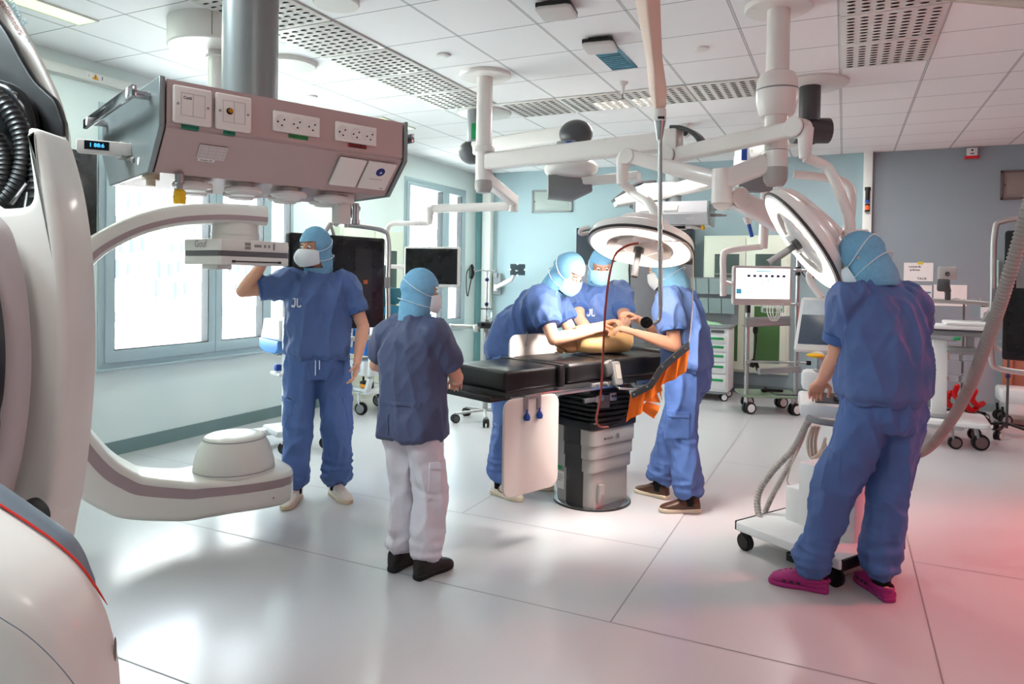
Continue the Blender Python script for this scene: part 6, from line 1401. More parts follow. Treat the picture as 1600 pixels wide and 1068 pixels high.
pts = [V((-.40 + .13 * math.cos(a * .35), 10.04, 1.78 + .20 * math.sin(a * .35) + .01 * math.sin(a))) for a in range(60)]
MB().tube(pts + [V((-.5, 10.05, 2.02)), V((-.56, 10.06, 2.0))], .006, 6).obj('loops', M_black, cb); MB().box((-.42, 10.08, 2.0), (.05, .04, .04), bev=.008).obj('hook', M_steel, cb)
# wall plates
for i, (xa, xb, lab, colr) in enumerate(((-4.45, -3.77, 'grey framed wall grille high on the blue back wall, left', (.58, .62, .60)), (1.67, 2.37, 'brownish framed wall grille high at the right edge of the grey wall', (.50, .44, .42)))):
    t = thing('wall_grille', lab, 'wall grille', ((xa + xb) / 2, YB, 2.72)); mg = mat(f'grille_{i}', colr, .4, var=.02)
    b = MB()
    for (cx, cz, w_, h_) in (((xa + xb) / 2, 2.88, xb - xa, .03), ((xa + xb) / 2, 2.56, xb - xa, .03), (xa + .015, 2.72, .03, .35), (xb - .015, 2.72, .03, .35)): b.box((cx, YB - .012, cz), (w_, .024, h_), bev=.003)
    b.obj('frame', M_grey if i == 0 else mat('grille_frame_brown', (.36, .30, .29), .4), t)
    b = MB(); b.box(((xa + xb) / 2, YB - .008, 2.72), (xb - xa - .06, .012, .29)).box(((xa + xb) / 2, YB - .013, 2.72), (xb - xa - .12, .012, .24), bev=.003); b.obj('panel', mg, t)
    b = MB()
    for xx in (xa + .045, xb - .045): b.cyl((xx, YB - .014, 2.72), (xx, YB - .022, 2.72), .009, n=12)
    b.obj('screw', M_ink, t)
ph_ = thing('wall_telephone', 'black wall telephone with hanging cord beside the far window', 'telephone', (XL, 9.86, 1.6))
b = MB(); b.box((XL + .012, 9.93, 1.60), (.024, .10, .20), bev=.004); b.obj('wall_plate', mat('phone_plate', (.48, .55, .52), .5), ph_)
b = MB(); b.bar(spline([(XL + .06, 9.86, 1.72), (XL + .085, 9.86, 1.66), (XL + .085, 9.86, 1.56), (XL + .06, 9.86, 1.50)], 4), .05, .035, up=V((1, 0, 0)), bev=.3); b.obj('handset', M_black, ph_)
b = MB(); b.tube(spline([(XL + .06, 9.86, 1.50), (XL + .05, 9.80, 1.30), (XL + .05, 9.76, 1.22), (XL + .05, 9.72, 1.32), (XL + .04, 9.74, 1.58), (XL + .03, 9.84, 1.66)], 8), .008, 8); b.obj('cord', M_black, ph_)
tb = thing('wall_tablet', 'dark tablet screen on a white swing arm fixed to the back wall', 'tablet', (-4.9, 10.05, 1.4))
b = MB(); b.box((-5.02, 10.06, 1.42), (.14, .06, .34), bev=.01).box((-5.04, 10.02, 1.56), (.07, .03, .08)); b.obj('wall_bracket', M_grey, tb)
p0 = V((-5.02, 10.0, 1.36)); p1 = aty(800, 436, 9.7); p2 = aty(807, 421, 9.6)
b = MB(); b.bar([p0, p1], .05, .06).bar([p1, p2], .04, .05).cyl(p0 - ZZ * .05, p0 + ZZ * .05, .035); b.obj('swing_arm', M_cart, tb)
tbx = Rh * .97 + Fh * .2; tbx.normalize()
b = MB(); b.prism(rline(3, -.10, -.085, .13, .085, .01), p2 + Fh * .02, tbx, ZZ, .025, .004); b.obj('screen', mat('tablet_slate', (.23, .30, .33), .2), tb)
b = MB()
for x, z in ((-.10, 0), (.13, 0), (.015, .085), (.015, -.085)): b.box(p2 + tbx * x + ZZ * z, (.03, .03, .03), rot=RZ(tbx), bev=.005)
b.obj('clips', M_cart, tb)
# torch on the trunking, notices, alarm, sockets
tc2 = thing('torch', 'black torch with blue and orange bands hung on the white trunking', 'torch', (.25, 9.98, 2.6))
b = MB(); b.cyl((.25, 9.972, 2.71), (.25, 9.972, 2.58), .026).cyl((.25, 9.972, 2.74), (.25, 9.972, 2.70), .034).cyl((.25, 9.972, 2.53), (.25, 9.972, 2.51), .029); b.obj('body', M_black, tc2)
MB().cyl((.25, 9.972, 2.58), (.25, 9.972, 2.545), .028).obj('blue_band', M_blue, tc2); MB().cyl((.25, 9.972, 2.515), (.25, 9.972, 2.445), .028).obj('orange_band', mat('torch_orange', (.85, .35, .08), .4), tc2); MB().cyl((.25, 9.972, 2.45), (.25, 9.972, 2.43), .03).obj('cap', M_black, tc2)
def notice(x0, x1, z0, z1, lab, lines, extra=None):
    t = thing('wall_notice', lab, 'notice', ((x0 + x1) / 2, YB, z0), 0, 'paper notices on the grey wall')
    MB().box(((x0 + x1) / 2, YB - .003, (z0 + z1) / 2), (x1 - x0, .006, z1 - z0)).obj('sheet', M_paper, t, smooth=0)
    b = MB()
    for x, z, s, txt in lines: put_text(b, txt, s, (x, YB - .0068, z), (1, 0, 0), (0, 0, 1), .001)
    b.obj('print', M_ink, t)
    if extra: extra(t)
yt = mat('tape_yellow', (.85, .75, .25), .5)
def tape(t): MB().box((.86, YB - .008, 1.785), (.06, .004, .035)).obj('tape', yt, t)
notice(.68, 1.00, 1.56, 1.79, 'white notice taped with yellow at its top edge, highest of the three', [(.80, 1.74, .03, 'rummet får'), (.80, 1.70, .03, 'ej lämnas'), (.88, 1.59, .04, 'TACK')], tape)
def hdr(t): MB().box((.90, YB - .0075, 1.42), (.16, .003, .02)).obj('heading_bar', mat('notice_blue', (.3, .45, .55), .5), t)
notice(.66, .99, 1.26, 1.51, 'white notice with a blue heading bar, below the taped one', [(.84, 1.46, .02, 'Rutin för sal'), (.84, 1.36, .018, 'kontroll varje dag'), (.84, 1.31, .018, 'signera här')], hdr)
notice(1.01, 1.36, 1.26, 1.52, 'plain pinkish sheet on the wall behind the instrument cart head', [(1.18, 1.47, .018, '')])
al = thing('fire_alarm', 'small white and red fire alarm just under the ceiling on the grey wall', 'fire alarm', (1.37, YB, 3.1))
MB().box((1.37, YB - .03, 3.13), (.11, .06, .10), bev=.006).obj('housing', M_cart, al); MB().box((1.37, YB - .035, 3.068), (.15, .07, .03), bev=.004).obj('red_base', M_red, al)
b = MB(); b.cyl((1.37, YB - .0605, 3.15), (1.37, YB - .062, 3.15), .012).box((1.37, YB - .061, 3.11), (.04, .002, .012)); b.obj('marks', M_ink, al)
so_ = thing('wall_socket', 'white socket box on the grey wall left of the tall display', 'socket', (1.55, YB, 1.15))
MB().box((1.56, YB - .03, 1.19), (.12, .06, .14), bev=.008).obj('housing', M_cart, so_); MB().lathe([(.035, 0), (.035, -.004), (.028, -.004), (.026, 0)], (1.56, YB - .06, 1.17), (0, 1, 0), n=20).obj('outlet', M_grey, so_); MB().box((1.56, YB - .025, 1.27), (.11, .05, .02)).obj('lid', M_black, so_)
pn_ = thing('wall_panel', 'narrow pale green panel strip on the grey wall beside the tall display', 'panel', (1.66, YB, 1.1))
MB().box((1.655, YB - .02, 1.45), (.03, .04, .75), bev=.004).obj('strip', mat('panel_mint', (.60, .80, .78), .4), pn_)
b = MB(); b.box((2.45, YB - .02, 1.05), (1.30, .04, 2.10), bev=.004).box((1.78, YB - .035, 1.05), (.09, .07, 2.14)); b.obj('door_1', mat('door_oak', (.60, .42, .33), .5, var=.08, scale=4, stretch=(6, 6, .6)), kind='structure')
# window side: cream cupboard doors between the windows
wc = thing('window_cupboard', 'pale green tall cupboard on the window wall between the two windows', 'cupboard', (XL + .1, 7.2, 0))
MB().box((XL + .05, 7.22, 1.05), (.10, 1.30, 2.10), bev=.006).obj('carcass', M_cab, wc)
for ya_ in (6.60, 7.23):
    b = MB(); b.box((XL + .11, ya_ + .305, 1.08), (.022, .60, 2.0), bev=.005); d = b.obj('door', M_cab, wc)
    b = MB(); b.box((XL + .123, ya_ + .30, 1.35), (.006, .32, 1.0)); b.obj('pane', M_gcab, d, smooth=0)
    b = MB(); b.box((XL + .14, ya_ + .56, 1.25), (.03, .02, .12), bev=.005); b.obj('handle', M_steel, d)
# white device on a column stand beside the window
ds = thing('scanner_stand', 'white medical device with blue underside on a column stand by the big window', 'device stand', (-4.45, 4.78, 0))
Mds = Matrix.Translation((-4.45, 4.78, 0)) @ Matrix.Rotation(-.44, 4, 'Z')
b = MB(Mds); b.box((0, 0, .52), (.10, .09, .70), bev=.01); b.obj('column', M_cart, ds)
b = MB(Mds); b.prism([(-.27, .02), (-.19, .20), (.17, .20), (.19, .02)], (0, -.16, .93), (1, 0, 0), (0, 0, 1), -.30, .02); b.obj('device_head', M_cart, ds)
b = MB(Mds); b.prism([(-.27, 0), (-.27, .085), (.17, .085), (.17, .01), (.1, -.03), (-.15, -.03)], (0, -.17, .865), (1, 0, 0), (0, 0, 1), -.31, .012); b.obj('blue_underside', mat('device_blue', (.30, .50, .74), .4), ds)
b = MB(Mds)
for k in range(5): b.tube(spline([(-.26, -.05 + .03 * k, .98), (-.33 - .008 * k, -.05 + .03 * k, .90), (-.30, -.05 + .03 * k, .82), (-.15, -.05 + .03 * k, .80), (-.02, -.05 + .03 * k, .83)], 6), .007, 8)
b.obj('cable', M_black, ds)
b = MB(Mds); b.box((.22, 0, 1.0), (.08, .28, .26), bev=.02); b.obj('side_cover', M_cart, ds)
b = MB(Mds); b.box((-.05, -.06, .64), (.22, .10, .03), bev=.008).box((-.02, -.09, .68), (.05, .05, .08), bev=.01); b.obj('holder', M_cart, ds); MB(Mds).box((-.02, -.09, .70), (.055, .055, .06), bev=.01).obj('blue_holder', M_blue, ds)
b = MB(Mds); b.box((0, 0, .15), (.36, .34, .06), bev=.02).box((.16, -.02, .13), (.38, .12, .06), bev=.02).box((-.1, -.1, .13), (.12, .40, .06), bev=.02); b.obj('base', M_cart, ds)
for x, y in ((.28, -.14), (.30, .22), (-.24, -.24), (-.24, .24)): caster(Mds, x, y, .12, .055, ds, False, M_black, .9, M_cart)
# blue cart behind the first man
bc = thing('blue_cart', 'white trolley with teal and blue bins behind the man with the raised arm', 'cart', (-4.76, 6.45, 0))
Mb = Matrix.Translation((-4.76, 6.45, 0)) @ Matrix.Rotation(-.35, 4, 'Z')
b = MB(Mb); b.bar(spline([(-.25, -.2, .26), (.12, -.2, .25), (.22, -.2, .36), (.26, -.2, .60), (.30, -.2, 1.28)], 6), .06, .05).bar(spline([(-.25, .2, .26), (.12, .2, .25), (.22, .2, .36), (.26, .2, .60), (.30, .2, 1.28)], 6), .06, .05).box((-.05, 0, .25), (.5, .46, .04), bev=.01); b.obj('frame', M_cart, bc)
for z, h, m_, n_ in ((.80, .30, M_blue2, 'blue_drawer'), (1.14, .10, M_teal2, 'teal_shelf'), (1.30, .18, mat('teal_dark', (.05, .40, .46), .45), 'teal_bin')):
    b = MB(Mb); b.prism([(-.26, -h / 2), (-.26, h / 2), (.22 + .1 * (z > 1.2), h / 2), (.16, -h / 2)], (0, -.22, z), (1, 0, 0), (0, 0, 1), -.44, .012); b.obj(n_, m_, bc)
b = MB(Mb); b.box((-.05, -.24, 1.135), (.30, .02, .07)).box((-.12, -.245, .84), (.13, .03, .22), bev=.008).box((-.10, -.23, 1.30), (.11, .03, .14), bev=.01); b.obj('white_front', M_cart, bc)
b = MB(Mb); b.prism([(-.24, -.08), (-.24, .08), (.12, .08), (.10, -.08)], (0, -.2, .50), (1, 0, 0), (0, 0, 1), -.3, .01); bx_ = b.obj('carton', M_cart, bc); b = MB(Mb); put_text(b, '83', .13, (-.03, -.214, .50), (1, 0, 0), (0, 0, 1), .006); b.obj('print', M_blue2, bx_)
b = MB(Mb); b.box((.02, -.1, .31), (.16, .1, .08), bev=.02).tube(spline([(-.05, -.1, .35), (-.04, -.1, .44), (.06, -.1, .45), (.10, -.1, .36)], 5), .012, 8); b.obj('lantern', M_black, bc); MB(Mb).box((.02, -.152, .30), (.12, .01, .04), bev=.004).obj('amber_lens', mat('amber_lens', (.85, .55, .15), .3), bc)
for x, y in ((.10, -.22), (.10, .22), (-.22, -.22), (-.22, .22)): caster(Mb, x, y, .24, .07, bc, False, M_grey, .5, M_cart)
# drip stand left of the table
iv = thing('drip_stand', 'steel infusion stand with clamps and blue collars left of the bending man', 'drip stand', (-3.42, 6.60, 0))
Mi = Matrix.Translation((-3.42, 6.60, 0))
b = MB(Mi); b.cyl((0, 0, .10), (0, 0, 1.08), .028).cyl((.0, 0, 1.0), (.0, 0, 1.60), .010); b.obj('pole', M_steel, iv); b = MB(Mi); b.cyl((.09, .02, .10), (.09, .02, 1.02), .017); b.obj('side_pole', M_steel, iv)
for z in (1.24, 1.50): b = MB(Mi); b.ball((0, 0, z), (.022, .022, .024)); b.obj('collar', mat('collar_navy', (.06, .10, .32), .4), iv)
for dx in (-1, 1):
    b = MB(Mi); b.tube(spline([(0, 0, 1.59), (dx * .06, -.02, 1.60), (dx * .12, -.04, 1.585), (dx * .13, -.045, 1.61), (dx * .12, -.04, 1.625)], 5), .006, 8); b.obj('hook', M_steel, iv)
b = MB(Mi); b.box((.03, -.02, 1.02), (.20, .10, .07), bev=.015).cyl((.10, -.06, 1.05), (.16, -.08, 1.0), .025).cyl((-.02, -.07, 1.03), (-.02, -.12, 1.03), .025).box((.0, 0, 1.19), (.13, .02, .012)); b.obj('clamp', M_black, iv)
b = MB(Mi @ Matrix.Rotation(.15, 4, 'Z')); b.cyl((-.05, -.04, 1.0), (-.36, -.06, 1.0), .022, n=14).box((-.09, -.05, .985), (.06, .07, .08), bev=.01).cyl((-.36, -.06, 1.0), (-.39, -.06, 1.0), .027); b.obj('side_arm', M_alu, iv)
b = MB(Mi); b.lathe([(.02, 1.10), (.026, 1.12), (.026, 1.17), (.012, 1.20), (.012, 1.22), (.001, 1.22)], (.05, -.03, 0), n=14); b.obj('drip_chamber', M_clear, iv)
for k in range(5):
    a = 2 * pi * k / 5 + .2; e = V((math.cos(a) * .33, math.sin(a) * .33, 0)); b = MB(Mi); b.bar([V((0, 0, .12)), e + V((0, 0, .095))], .035, .025); b.obj('foot', M_alu, iv); caster(Mi, e.x, e.y, .1, .045, iv, True, M_dgrey, a, M_black)
# instrument cart on the right
ic = thing('instrument_cart', 'white column cart with tray top and curved arm, right of the man in clogs', 'cart', (1.0, 7.85, 0))
Mi2 = Matrix.Translation((.98, 7.95, 0)) @ Matrix.Rotation(-.05, 4, 'Z')
b = MB(Mi2); b.box((-.12, 0, .60), (.13, .12, .78), bev=.012); b.obj('column', M_cart, ic)
b = MB(Mi2); b.prism(rline(3, -.42, -.30, .28, .30, .05), (0, 0, .20), (1, 0, 0), (0, 1, 0), .05, .012).box((-.12, 0, .18), (.4, .4, .06), bev=.02); b.obj('base', M_cart, ic)
b = MB(Mi2); b.box((-.16, -.08, .258), (.32, .26, .02), bev=.006); b.obj('base_mat', M_grey, ic)
b = MB(Mi2); b.prism(rline(3, -.40, -.22, .33, .22, .04), (0, 0, 1.10), (1, 0, 0), (0, 1, 0), .04, .01).prism(rline(3, -.1, -.22, .33, .22, .04), (0, 0, 1.14), (1, 0, 0), (0, 1, 0), .035, .012); b.obj('tray_top', M_cart, ic)
b = MB(Mi2); b.box((0, 0, 1.06), (.5, .3, .05), bev=.01).box((.12, -.05, .97), (.06, .06, .16)).box((.05, -.05, .90), (.24, .16, .06), bev=.01).tube([(-.3, -.2, 1.02), (.0, -.24, 1.0)], .012, 8); b.obj('underframe', M_grey, ic)
MB(Mi2).box((.0, -.24, 1.02), (.06, .03, .03), bev=.006).obj('green_grip', M_green, ic)
b = MB(Mi2); b.bar(spline([(-.42, .1, 1.36), (-.1, .1, 1.36), (.20, .1, 1.35), (.30, .1, 1.32), (.26, .08, 1.22), (.22, .06, 1.14)], 6), .035, .045); b.obj('curved_arm', M_alu, ic)
b = MB(Mi2); b.box((-.06, .1, 1.41), (.05, .05, .08), bev=.01).box((-.10, .08, 1.52), (.11, .04, .13), bev=.02).cyl((-.06, .1, 1.45), (-.08, .08, 1.55), .03); b.obj('probe_holder', M_dgrey, ic)
b = MB(Mi2); b.box((-.07, .075, 1.635), (.16, .02, .13), bev=.01); hp = b.obj('head_plate', M_alu, ic)
b = MB(Mi2); put_text(b, 'e', .09, (-.07, .062, 1.635), (1, 0, 0), (0, 0, 1), .002); b.obj('mark', M_ink, hp)
for z_ in (.60, .80): b = MB(Mi2); b.lathe([(.12, z_), (.13, z_ + .04), (.12, z_ + .06)], (.06, -.02, 0), n=24); b.obj('clear_bowl', M_clear, ic)
b = MB(Mi2); b.tube([(.28, -.1, 1.0), (.36, -.12, .92), (.34, -.12, .9)], .02, 10); b.obj('clear_spout', M_clear, ic)
for x, y, r in ((.20, -.26, .075), (.0, -.32, .06), (-.36, -.24, .06), (.2, .24, .06), (-.36, .24, .06)): caster(Mi2, x, y, .2, r, ic, False, mat('castor_pinkgrey', (.42, .33, .33), .4), .3, M_grey)
# stands by the right-hand wall
def stand(x, y, z, lab, red):
    s = thing('equipment_stand', lab, 'stand', (x, y, 0), 0); M = Matrix.Translation((x, y, 0))
    b = MB(M); b.cyl((0, 0, .08), (0, 0, z), .012); b.obj('pole', M_dgrey, s)
    for k in range(5):
        a = 2 * pi * k / 5 + .5; e = V((math.cos(a) * .28, math.sin(a) * .28, .085)); b = MB(M); b.bar([(0, 0, .13), e], .03, .022); b.obj('foot', M_black, s); caster(M, e.x, e.y, .09, .04, s, True, M_white, a, M_black)
    if red:
        for k, (dx, dz) in enumerate(((-.22, .30), (-.12, .26), (-.05, .34), (.06, .24), (.12, .30))):
            b = MB(M); b.tube(spline([(dx, -.05, dz + .05), (dx - .03, -.08, dz - .04), (dx + .02, -.1, dz - .10), (dx + .07, -.06, dz - .08)], 5), .03, 10, True); b.obj('red_tube', mat('red_gloss', (.62, .03, .05), .15), s)
    for dx in (-1, 1):
        b = MB(M); b.tube(spline([(0, 0, z - .02), (dx * .08, 0, z + .01), (dx * .14, 0, z - .02), (dx * .15, 0, z + .02)], 4), .006, 8); b.obj('hook', M_steel, s)
    b = MB(M); b.ball((0, 0, z - .34), (.022, .022, .03)); b.obj('collar', mat('collar_navy', (.06, .10, .32), .4), s)
    return s
stand(1.22, 9.25, 1.36, 'dark drip stand with red tubes round its foot behind the instrument cart', True)
stand(1.52, 8.55, .95, 'slim dark five-footed stand without tubes, right of the instrument cart', False)
cm = thing('mobile_base', 'low reddish white wheeled base under the tall display at the right wall', 'equipment base', (1.9, 9.3, 0))
b = MB(); b.box((2.05, 9.35, .32), (.95, .42, .16), bev=.03).box((1.72, 9.35, .22), (.20, .40, .2), bev=.03); b.obj('housing', M_cart, cm)
b = MB(); b.box((2.15, 9.32, .16), (.62, .36, .16), bev=.02); b.obj('dark_plinth', M_dgrey, cm)
for x, y in ((1.62, 9.2), (2.4, 9.2), (1.62, 9.5), (2.4, 9.5)): caster(Matrix(), x, y, .2, .06, cm, True, M_grey, .2, M_black)
# imaging console in front of the man in clogs
co = thing('imaging_console', 'white imaging trolley with tilted screen and keyboard, used by the man in clogs', 'imaging trolley', (-.28, 4.50, 0))
Fa, Fb = atz(1148, 826, .12), atz(1308, 888, .12); dx_ = (Fb - Fa); dx_.z = 0; Lc = dx_.length; dx_.normalize(); dy_ = V((-dx_.y, dx_.x, 0))
Mk = Matrix(((dx_.x, dy_.x, 0, Fa.x), (dx_.y, dy_.y, 0, Fa.y), (0, 0, 1, 0), (0, 0, 0, 1)))
b = MB(Mk); b.prism(rline(3, 0, 0, Lc + .02, .58, .02), (0, 0, .115), (1, 0, 0), (0, 1, 0), .05, .008); b.obj('base', M_cart, co)
b = MB(Mk); b.box((-.003, .29, .14), (.012, .56, .052), bev=.003); b.obj('bumper', M_black, co); b = MB(Mk); b.box((Lc + .02, .29, .14), (.014, .56, .056), bev=.003); b.obj('bumper', M_black, co)
b = MB(Mk); b.cyl((.40, .12, .1655), (.40, .12, .1665), .032, n=28); rb_ = b.obj('warning_ring', M_ink, co); b = MB(Mk); b.cyl((.40, .12, .1667), (.40, .12, .1672), .026, n=28); b.obj('ring_centre', M_cart, rb_)
for x, y in ((.035, .05), (Lc - .05, .06), (.05, .52), (Lc - .05, .52)): caster(Mk, x, y, .12, .05, co, False, M_black, 0, M_black)
b = MB(Mk); b.box((.38, .40, .34), (.34, .26, .36), bev=.012).box((.18, .40, .26), (.12, .24, .20), bev=.012); b.obj('power_box', M_cart, co)
b = MB(Mk); b.box((.40, .40, .522), (.12, .10, .006)); b.obj('cover_plate', M_grey, co)
b = MB(Mk); b.cyl((.46, .42, .50), (.46, .42, .86), .04, n=20).cyl((.52, .40, .50), (.50, .40, .82), .02); b.obj('column', M_cart, co)
kb = at(1275, 628, 3.95)
b = MB(); Mkb = Matrix.Translation(kb) @ Matrix.Rotation(math.atan2(Rh.y, Rh.x) - .35, 4, 'Z'); b.M = Mkb; b.box((.08, 0, -.01), (.34, .30, .075), bev=.02, rot=Matrix.Rotation(.12, 4, 'X')); kc = b.obj('keyboard_desk', M_cart, co)
b = MB(Mkb); b.box((.10, -.01, .030), (.22, .20, .006), rot=Matrix.Rotation(.12, 4, 'X')).cyl((.12, -.05, .03), (.12, -.05, .05), .035).cyl((.0, .06, .035), (.0, .06, .05), .02); b.obj('control_dials', M_dgrey, kc)
b = MB(Mkb); b.box((.06, .19, .10), (.26, .14, .12), bev=.03); b.obj('upper_shelf', M_cart, co)
b = MB(Mkb); b.cyl((.04, .17, .16), (.04, .17, .23), .03).cyl((.04, .17, .15), (.04, .17, .165), .05); b.obj('neck', M_steel, co)
b = MB(Mkb); b.tube(spline([(-.05, -.17, -.06), (.0, -.20, -.07), (.12, -.20, -.075), (.25, -.18, -.06)], 5), .018, 12); b.obj('handle', M_grey, co)
sc_ = at(1279, 506, 4.15); sax = (Rh * .86 - Fh * .35).normalized(); say = (ZZ * .95 + Rh * .18 + Fh * .22); say = (say - sax * say.dot(sax)).normalized(); say = (say + sax * .12).normalized()
b = MB(); b.prism(rline(4, -.115, -.165, .115, .165, .015), sc_, sax, say, -.05, .008); sco = b.obj('monitor', M_cart, co)
sn_ = sax.cross(say).normalized()
b = MB(); b.prism(rline(2, -.098, -.125, .098, .145, .004), sc_ + sn_ * .001, sax, say, .001); b.obj('screen', mat('screen_grey_blue', (.22, .26, .30), .15, var=.5, scale=8, emit=(.25, .3, .36), estr=.25), sco, smooth=0)
b = MB(); b.prism([(-.098, .055), (.098, .055), (.098, .145), (-.098, .145)], sc_ + sn_ * .0022, sax, say, .0006); b.obj('header', mat('screen_pale_header', (.62, .66, .68), .3, var=.2, scale=30, emit=(.6, .65, .68), estr=.25), sco, smooth=0)
b = MB(); b.tube(spline([sc_ - say * .16 - sn_ * .03, Mkb @ V((.04, .17, .24))], 4), .02, 10); b.obj('stalk', M_cart, co)
b = MB(); b.tube(spline([sc_ + say * .165 - sn_ * .03, at(1266, 440, 4.3), at(1266, 425, 4.35), at(1278, 420, 4.4)], 5), .02, 12); b.obj('rear_tube', M_lampw, co)
b = MB(); b.ball(Mkb @ V((.0, .14, .25)), (.05, .04, .014)); b.obj('yellow_ring', M_yellow, co)
def ribbed(pts, r, n, name, m, parent, lab=None):
    P_ = spline(pts, n); L_ = [0]
    for i in range(1, len(P_)): L_.append(L_[-1] + (P_[i] - P_[i - 1]).length)
    tot = L_[-1]; k = int(tot / .0045); out = []; j = 0
    for i in range(k):
        s = tot * i / (k - 1)
        while j < len(L_) - 2 and L_[j + 1] < s: j += 1
        out.append(P_[j].lerp(P_[j + 1], (s - L_[j]) / max(1e-6, L_[j + 1] - L_[j])))
    return MB().tube(out, [r * (1 if i % 4 < 2 else .86) for i in range(k)], 14).obj(name, m, parent)
ribbed([Mkb @ V((.02, -.02, -.05)), at(1262, 660, 4.0), at(1240, 700, 4.05), at(1205, 738, 4.1), at(1184, 775, 4.12), at(1190, 815, 4.05), at(1215, 832, 3.98), at(1260, 828, 3.9)], .020, 10, 'corrugated_hose', M_hose, co)
ribbed([at(1262, 655, 4.1), at(1250, 690, 4.15), at(1225, 740, 4.2), at(1206, 775, 4.25), at(1195, 800, 4.3)], .017, 8, 'corrugated_hose', M_hose, co)
b = MB()
for k in range(3): b.tube(spline([at(1270 + k * 5, 665, 4.05), at(1262 + k * 6, 690, 4.1), at(1268 + k * 5, 715, 4.1), at(1290, 700 - k * 8, 4.0)], 6), .009, 8)
b.tube(spline([at(1250, 690, 4.12), at(1230, 750, 4.2), at(1246, 760, 4.25)], 5), .004, 6); b.obj('cable', mat('cable_beige', (.72, .68, .62), .5), co)
pdl = thing('foot_pedal', 'grey double foot pedal on the floor between the pink clogs', 'foot pedal', atz(1335, 905, 0))
pf = atz(1300, 905, 0); px2 = atz(1360, 885, 0) - pf; px2.z = 0; Lp = px2.length; px2.normalize(); py2 = V((-px2.y, px2.x, 0)); Mpd = Matrix(((px2.x, py2.x, 0, pf.x), (px2.y, py2.y, 0, pf.y), (0, 0, 1, 0), (0, 0, 0, 1)))
b = MB(Mpd); b.prism([(0, 0), (.0, .02), (.28, .045), (.28, 0)], (0, 0, 0), (0, 1, 0), (0, 0, 1), Lp, .004); b.obj('housing', M_black, pdl)
b = MB(Mpd); b.box((Lp / 2, .12, .055), (Lp * .9, .16, .012), rot=Matrix.Rotation(.22, 4, 'X'), bev=.003); b.obj('pedal', mat('pedal_grey', (.58, .54, .52), .4), pdl)
b = MB(Mpd); b.box((Lp / 2, .235, .075), (Lp * .8, .09, .012), rot=Matrix.Rotation(.2, 4, 'X'), bev=.003); b.obj('pedal', mat('pedal_grey', (.58, .54, .52), .4), pdl)
b = MB(Mpd); b.box((Lp * .5, .0, .02), (Lp * 1.1, .012, .03)); b.obj('guard', M_steel, pdl)
big = thing('ventilation_hose', 'long grey corrugated hose sweeping down from the right edge behind the man in clogs', 'hose', at(1604, 340, 3.0))
ribbed([at(1640, 200, 2.95), at(1604, 335, 3.0), at(1572, 445, 3.1), at(1545, 525, 3.3), at(1512, 610, 3.6), at(1475, 672, 3.95), at(1440, 706, 4.2), at(1390, 718, 4.35)], .029, 14, 'tube', M_hose, big)
# ================================================================== light
W_ = bpy.data.worlds.new('sky'); SC.world = W_; W_.use_nodes = True
wn = W_.node_tree.nodes; wk = W_.node_tree.links
bg = wn['Background']
sk = wn.new('ShaderNodeTexSky'); sk.sky_type = 'HOSEK_WILKIE'; sk.sun_direction = (.6, .3, .74); sk.turbidity = 4; sk.ground_albedo = .7
mxs = wn.new('ShaderNodeMix'); mxs.data_type = 'RGBA'; mxs.inputs['Factor'].default_value = .7
wk.new(sk.outputs[0], mxs.inputs['A']); mxs.inputs['B'].default_value = (.86, .95, 1., 1); wk.new(mxs.outputs['Result'], bg.inputs['Color']); bg.inputs['Strength'].default_value = 20.0
def light(kind, name, loc, energy, col=(1, 1, 1), size=.3, sizey=None, to=None, spot=None, blend=.3, shape=None):
    l = bpy.data.lights.new(name, kind); l.energy = energy; l.color = col
    o = bpy.data.objects.new(name, l); COL.objects.link(o); o.location = loc
    if kind == 'AREA':
        l.shape = shape or ('RECTANGLE' if sizey else 'SQUARE'); l.size = size
        if sizey: l.size_y = sizey
    elif kind == 'SPOT':
        l.spot_size = math.radians(spot or 50); l.spot_blend = blend; l.shadow_soft_size = size
    elif kind == 'SUN': l.angle = math.radians(2)
    if to is not None:
        o.rotation_euler = (V(to) - V(loc)).to_track_quat('-Z', 'Y').to_euler()
    return o
light('SUN', 'sun', (0, 0, 40), 14.0, (1, .97, .92), to=(-36, 5, 0))
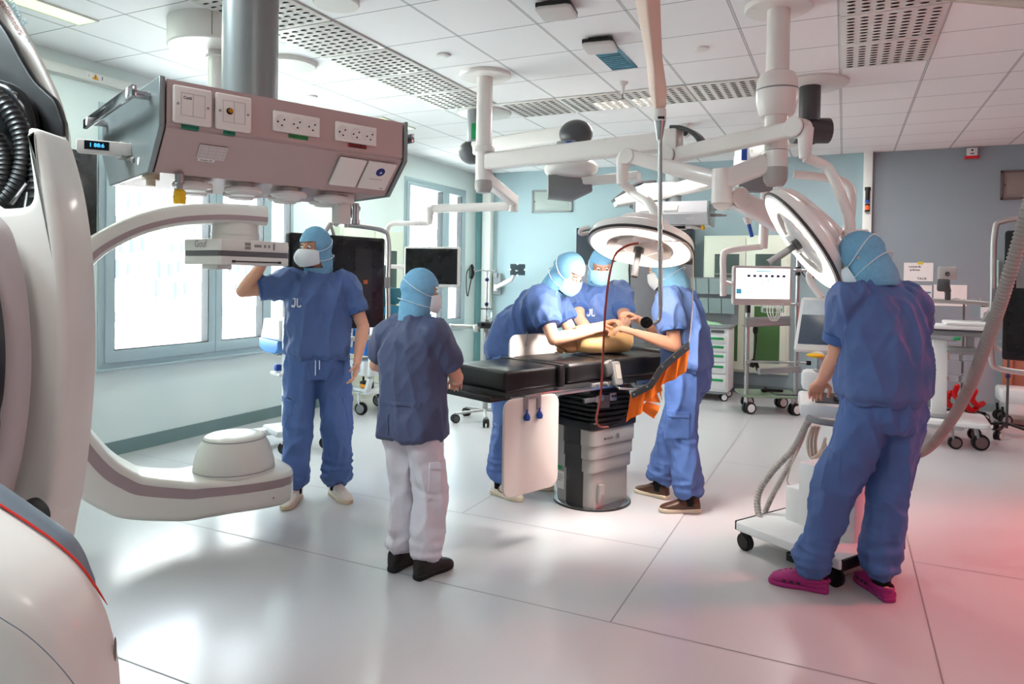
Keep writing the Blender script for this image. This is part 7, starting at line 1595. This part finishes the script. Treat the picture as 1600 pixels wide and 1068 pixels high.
for (y0, y1) in (W1, W2):
    p = light('AREA', 'window_portal', (XL - .25, (y0 + y1) / 2, (WZ[0] + WZ[1]) / 2), 1, size=y1 - y0, sizey=WZ[1] - WZ[0], to=(0, (y0 + y1) / 2, (WZ[0] + WZ[1]) / 2))
    p.data.cycles.is_portal = True
# green tinted lamps seen in the ceiling, then added fill lights without fittings
light('AREA', 'lamp_glow', (-4.62, 2.5, H - .02), 18, (.86, 1., .88), .19, 1.1, to=(-4.62, 2.5, 0))
light('AREA', 'lamp_glow', (-4.52, 6.4, H - .02), 20, (.86, 1., .88), .19, .6, to=(-4.52, 6.4, 0))
light('AREA', 'lamp_glow', (-3.95, 8.64, H - .02), 22, (.86, 1., .90), .55, .18, to=(-3.95, 8.64, 0))
for x, y, e in ((-2.0, .3, 14), (.9, .3, 14), (1.6, 3.6, 5), (1.6, 7.0, 12), (-1.9, 6.6, 30), (-.2, 8.6, 24)):
    light('AREA', 'ceiling_fill', (x, y, H - .02), e, (1, .955, .93), .55, .55, to=(x, y, 0))  # warm fill just under the ceiling, added to brighten the room
light('SPOT', 'surgical_beam', H1P, 175, (1, .92, .86), .16, to=(-1.48, 4.9, .95), spot=150, blend=.8)
light('SPOT', 'surgical_beam', H2P, 95, (1, .94, .88), .10, to=(-1.92, 3.92, 0), spot=34, blend=.5)
light('AREA', 'ceiling_fill', (-3.0, .6, H - .02), 72, (.80, .95, 1), .55, .55, to=(-3.0, .6, 0))  # added cool fill, out of view to the left; no lamp hangs here
# red signal lamps on the right-hand wall
light('SPOT', 'signal_lamp', (2.95, 5.4, 2.5), 380, (1, .10, .13), .3, to=(1.5, 4.3, 0), spot=88, blend=1)
light('AREA', 'signal_lamp', (XR - .1, 2.2, 1.7), 11, (1, .30, .28), 1.2, 1.0, to=(-1.5, 2.6, 1.6))
light('AREA', 'signal_lamp', (XR - .15, 8.9, .9), 14, (1, .10, .12), .4, .4, to=(1.6, 9.2, .3))
vs = SC.view_settings; vs.view_transform = 'Standard'; vs.look = 'None'; vs.gamma = 1; vs.use_curve_mapping = False; vs.exposure = 0.5
SC.cycles.use_denoising = True
SC.cycles.max_bounces = 8; SC.cycles.transparent_max_bounces = 12; SC.cycles.sample_clamp_indirect = 6
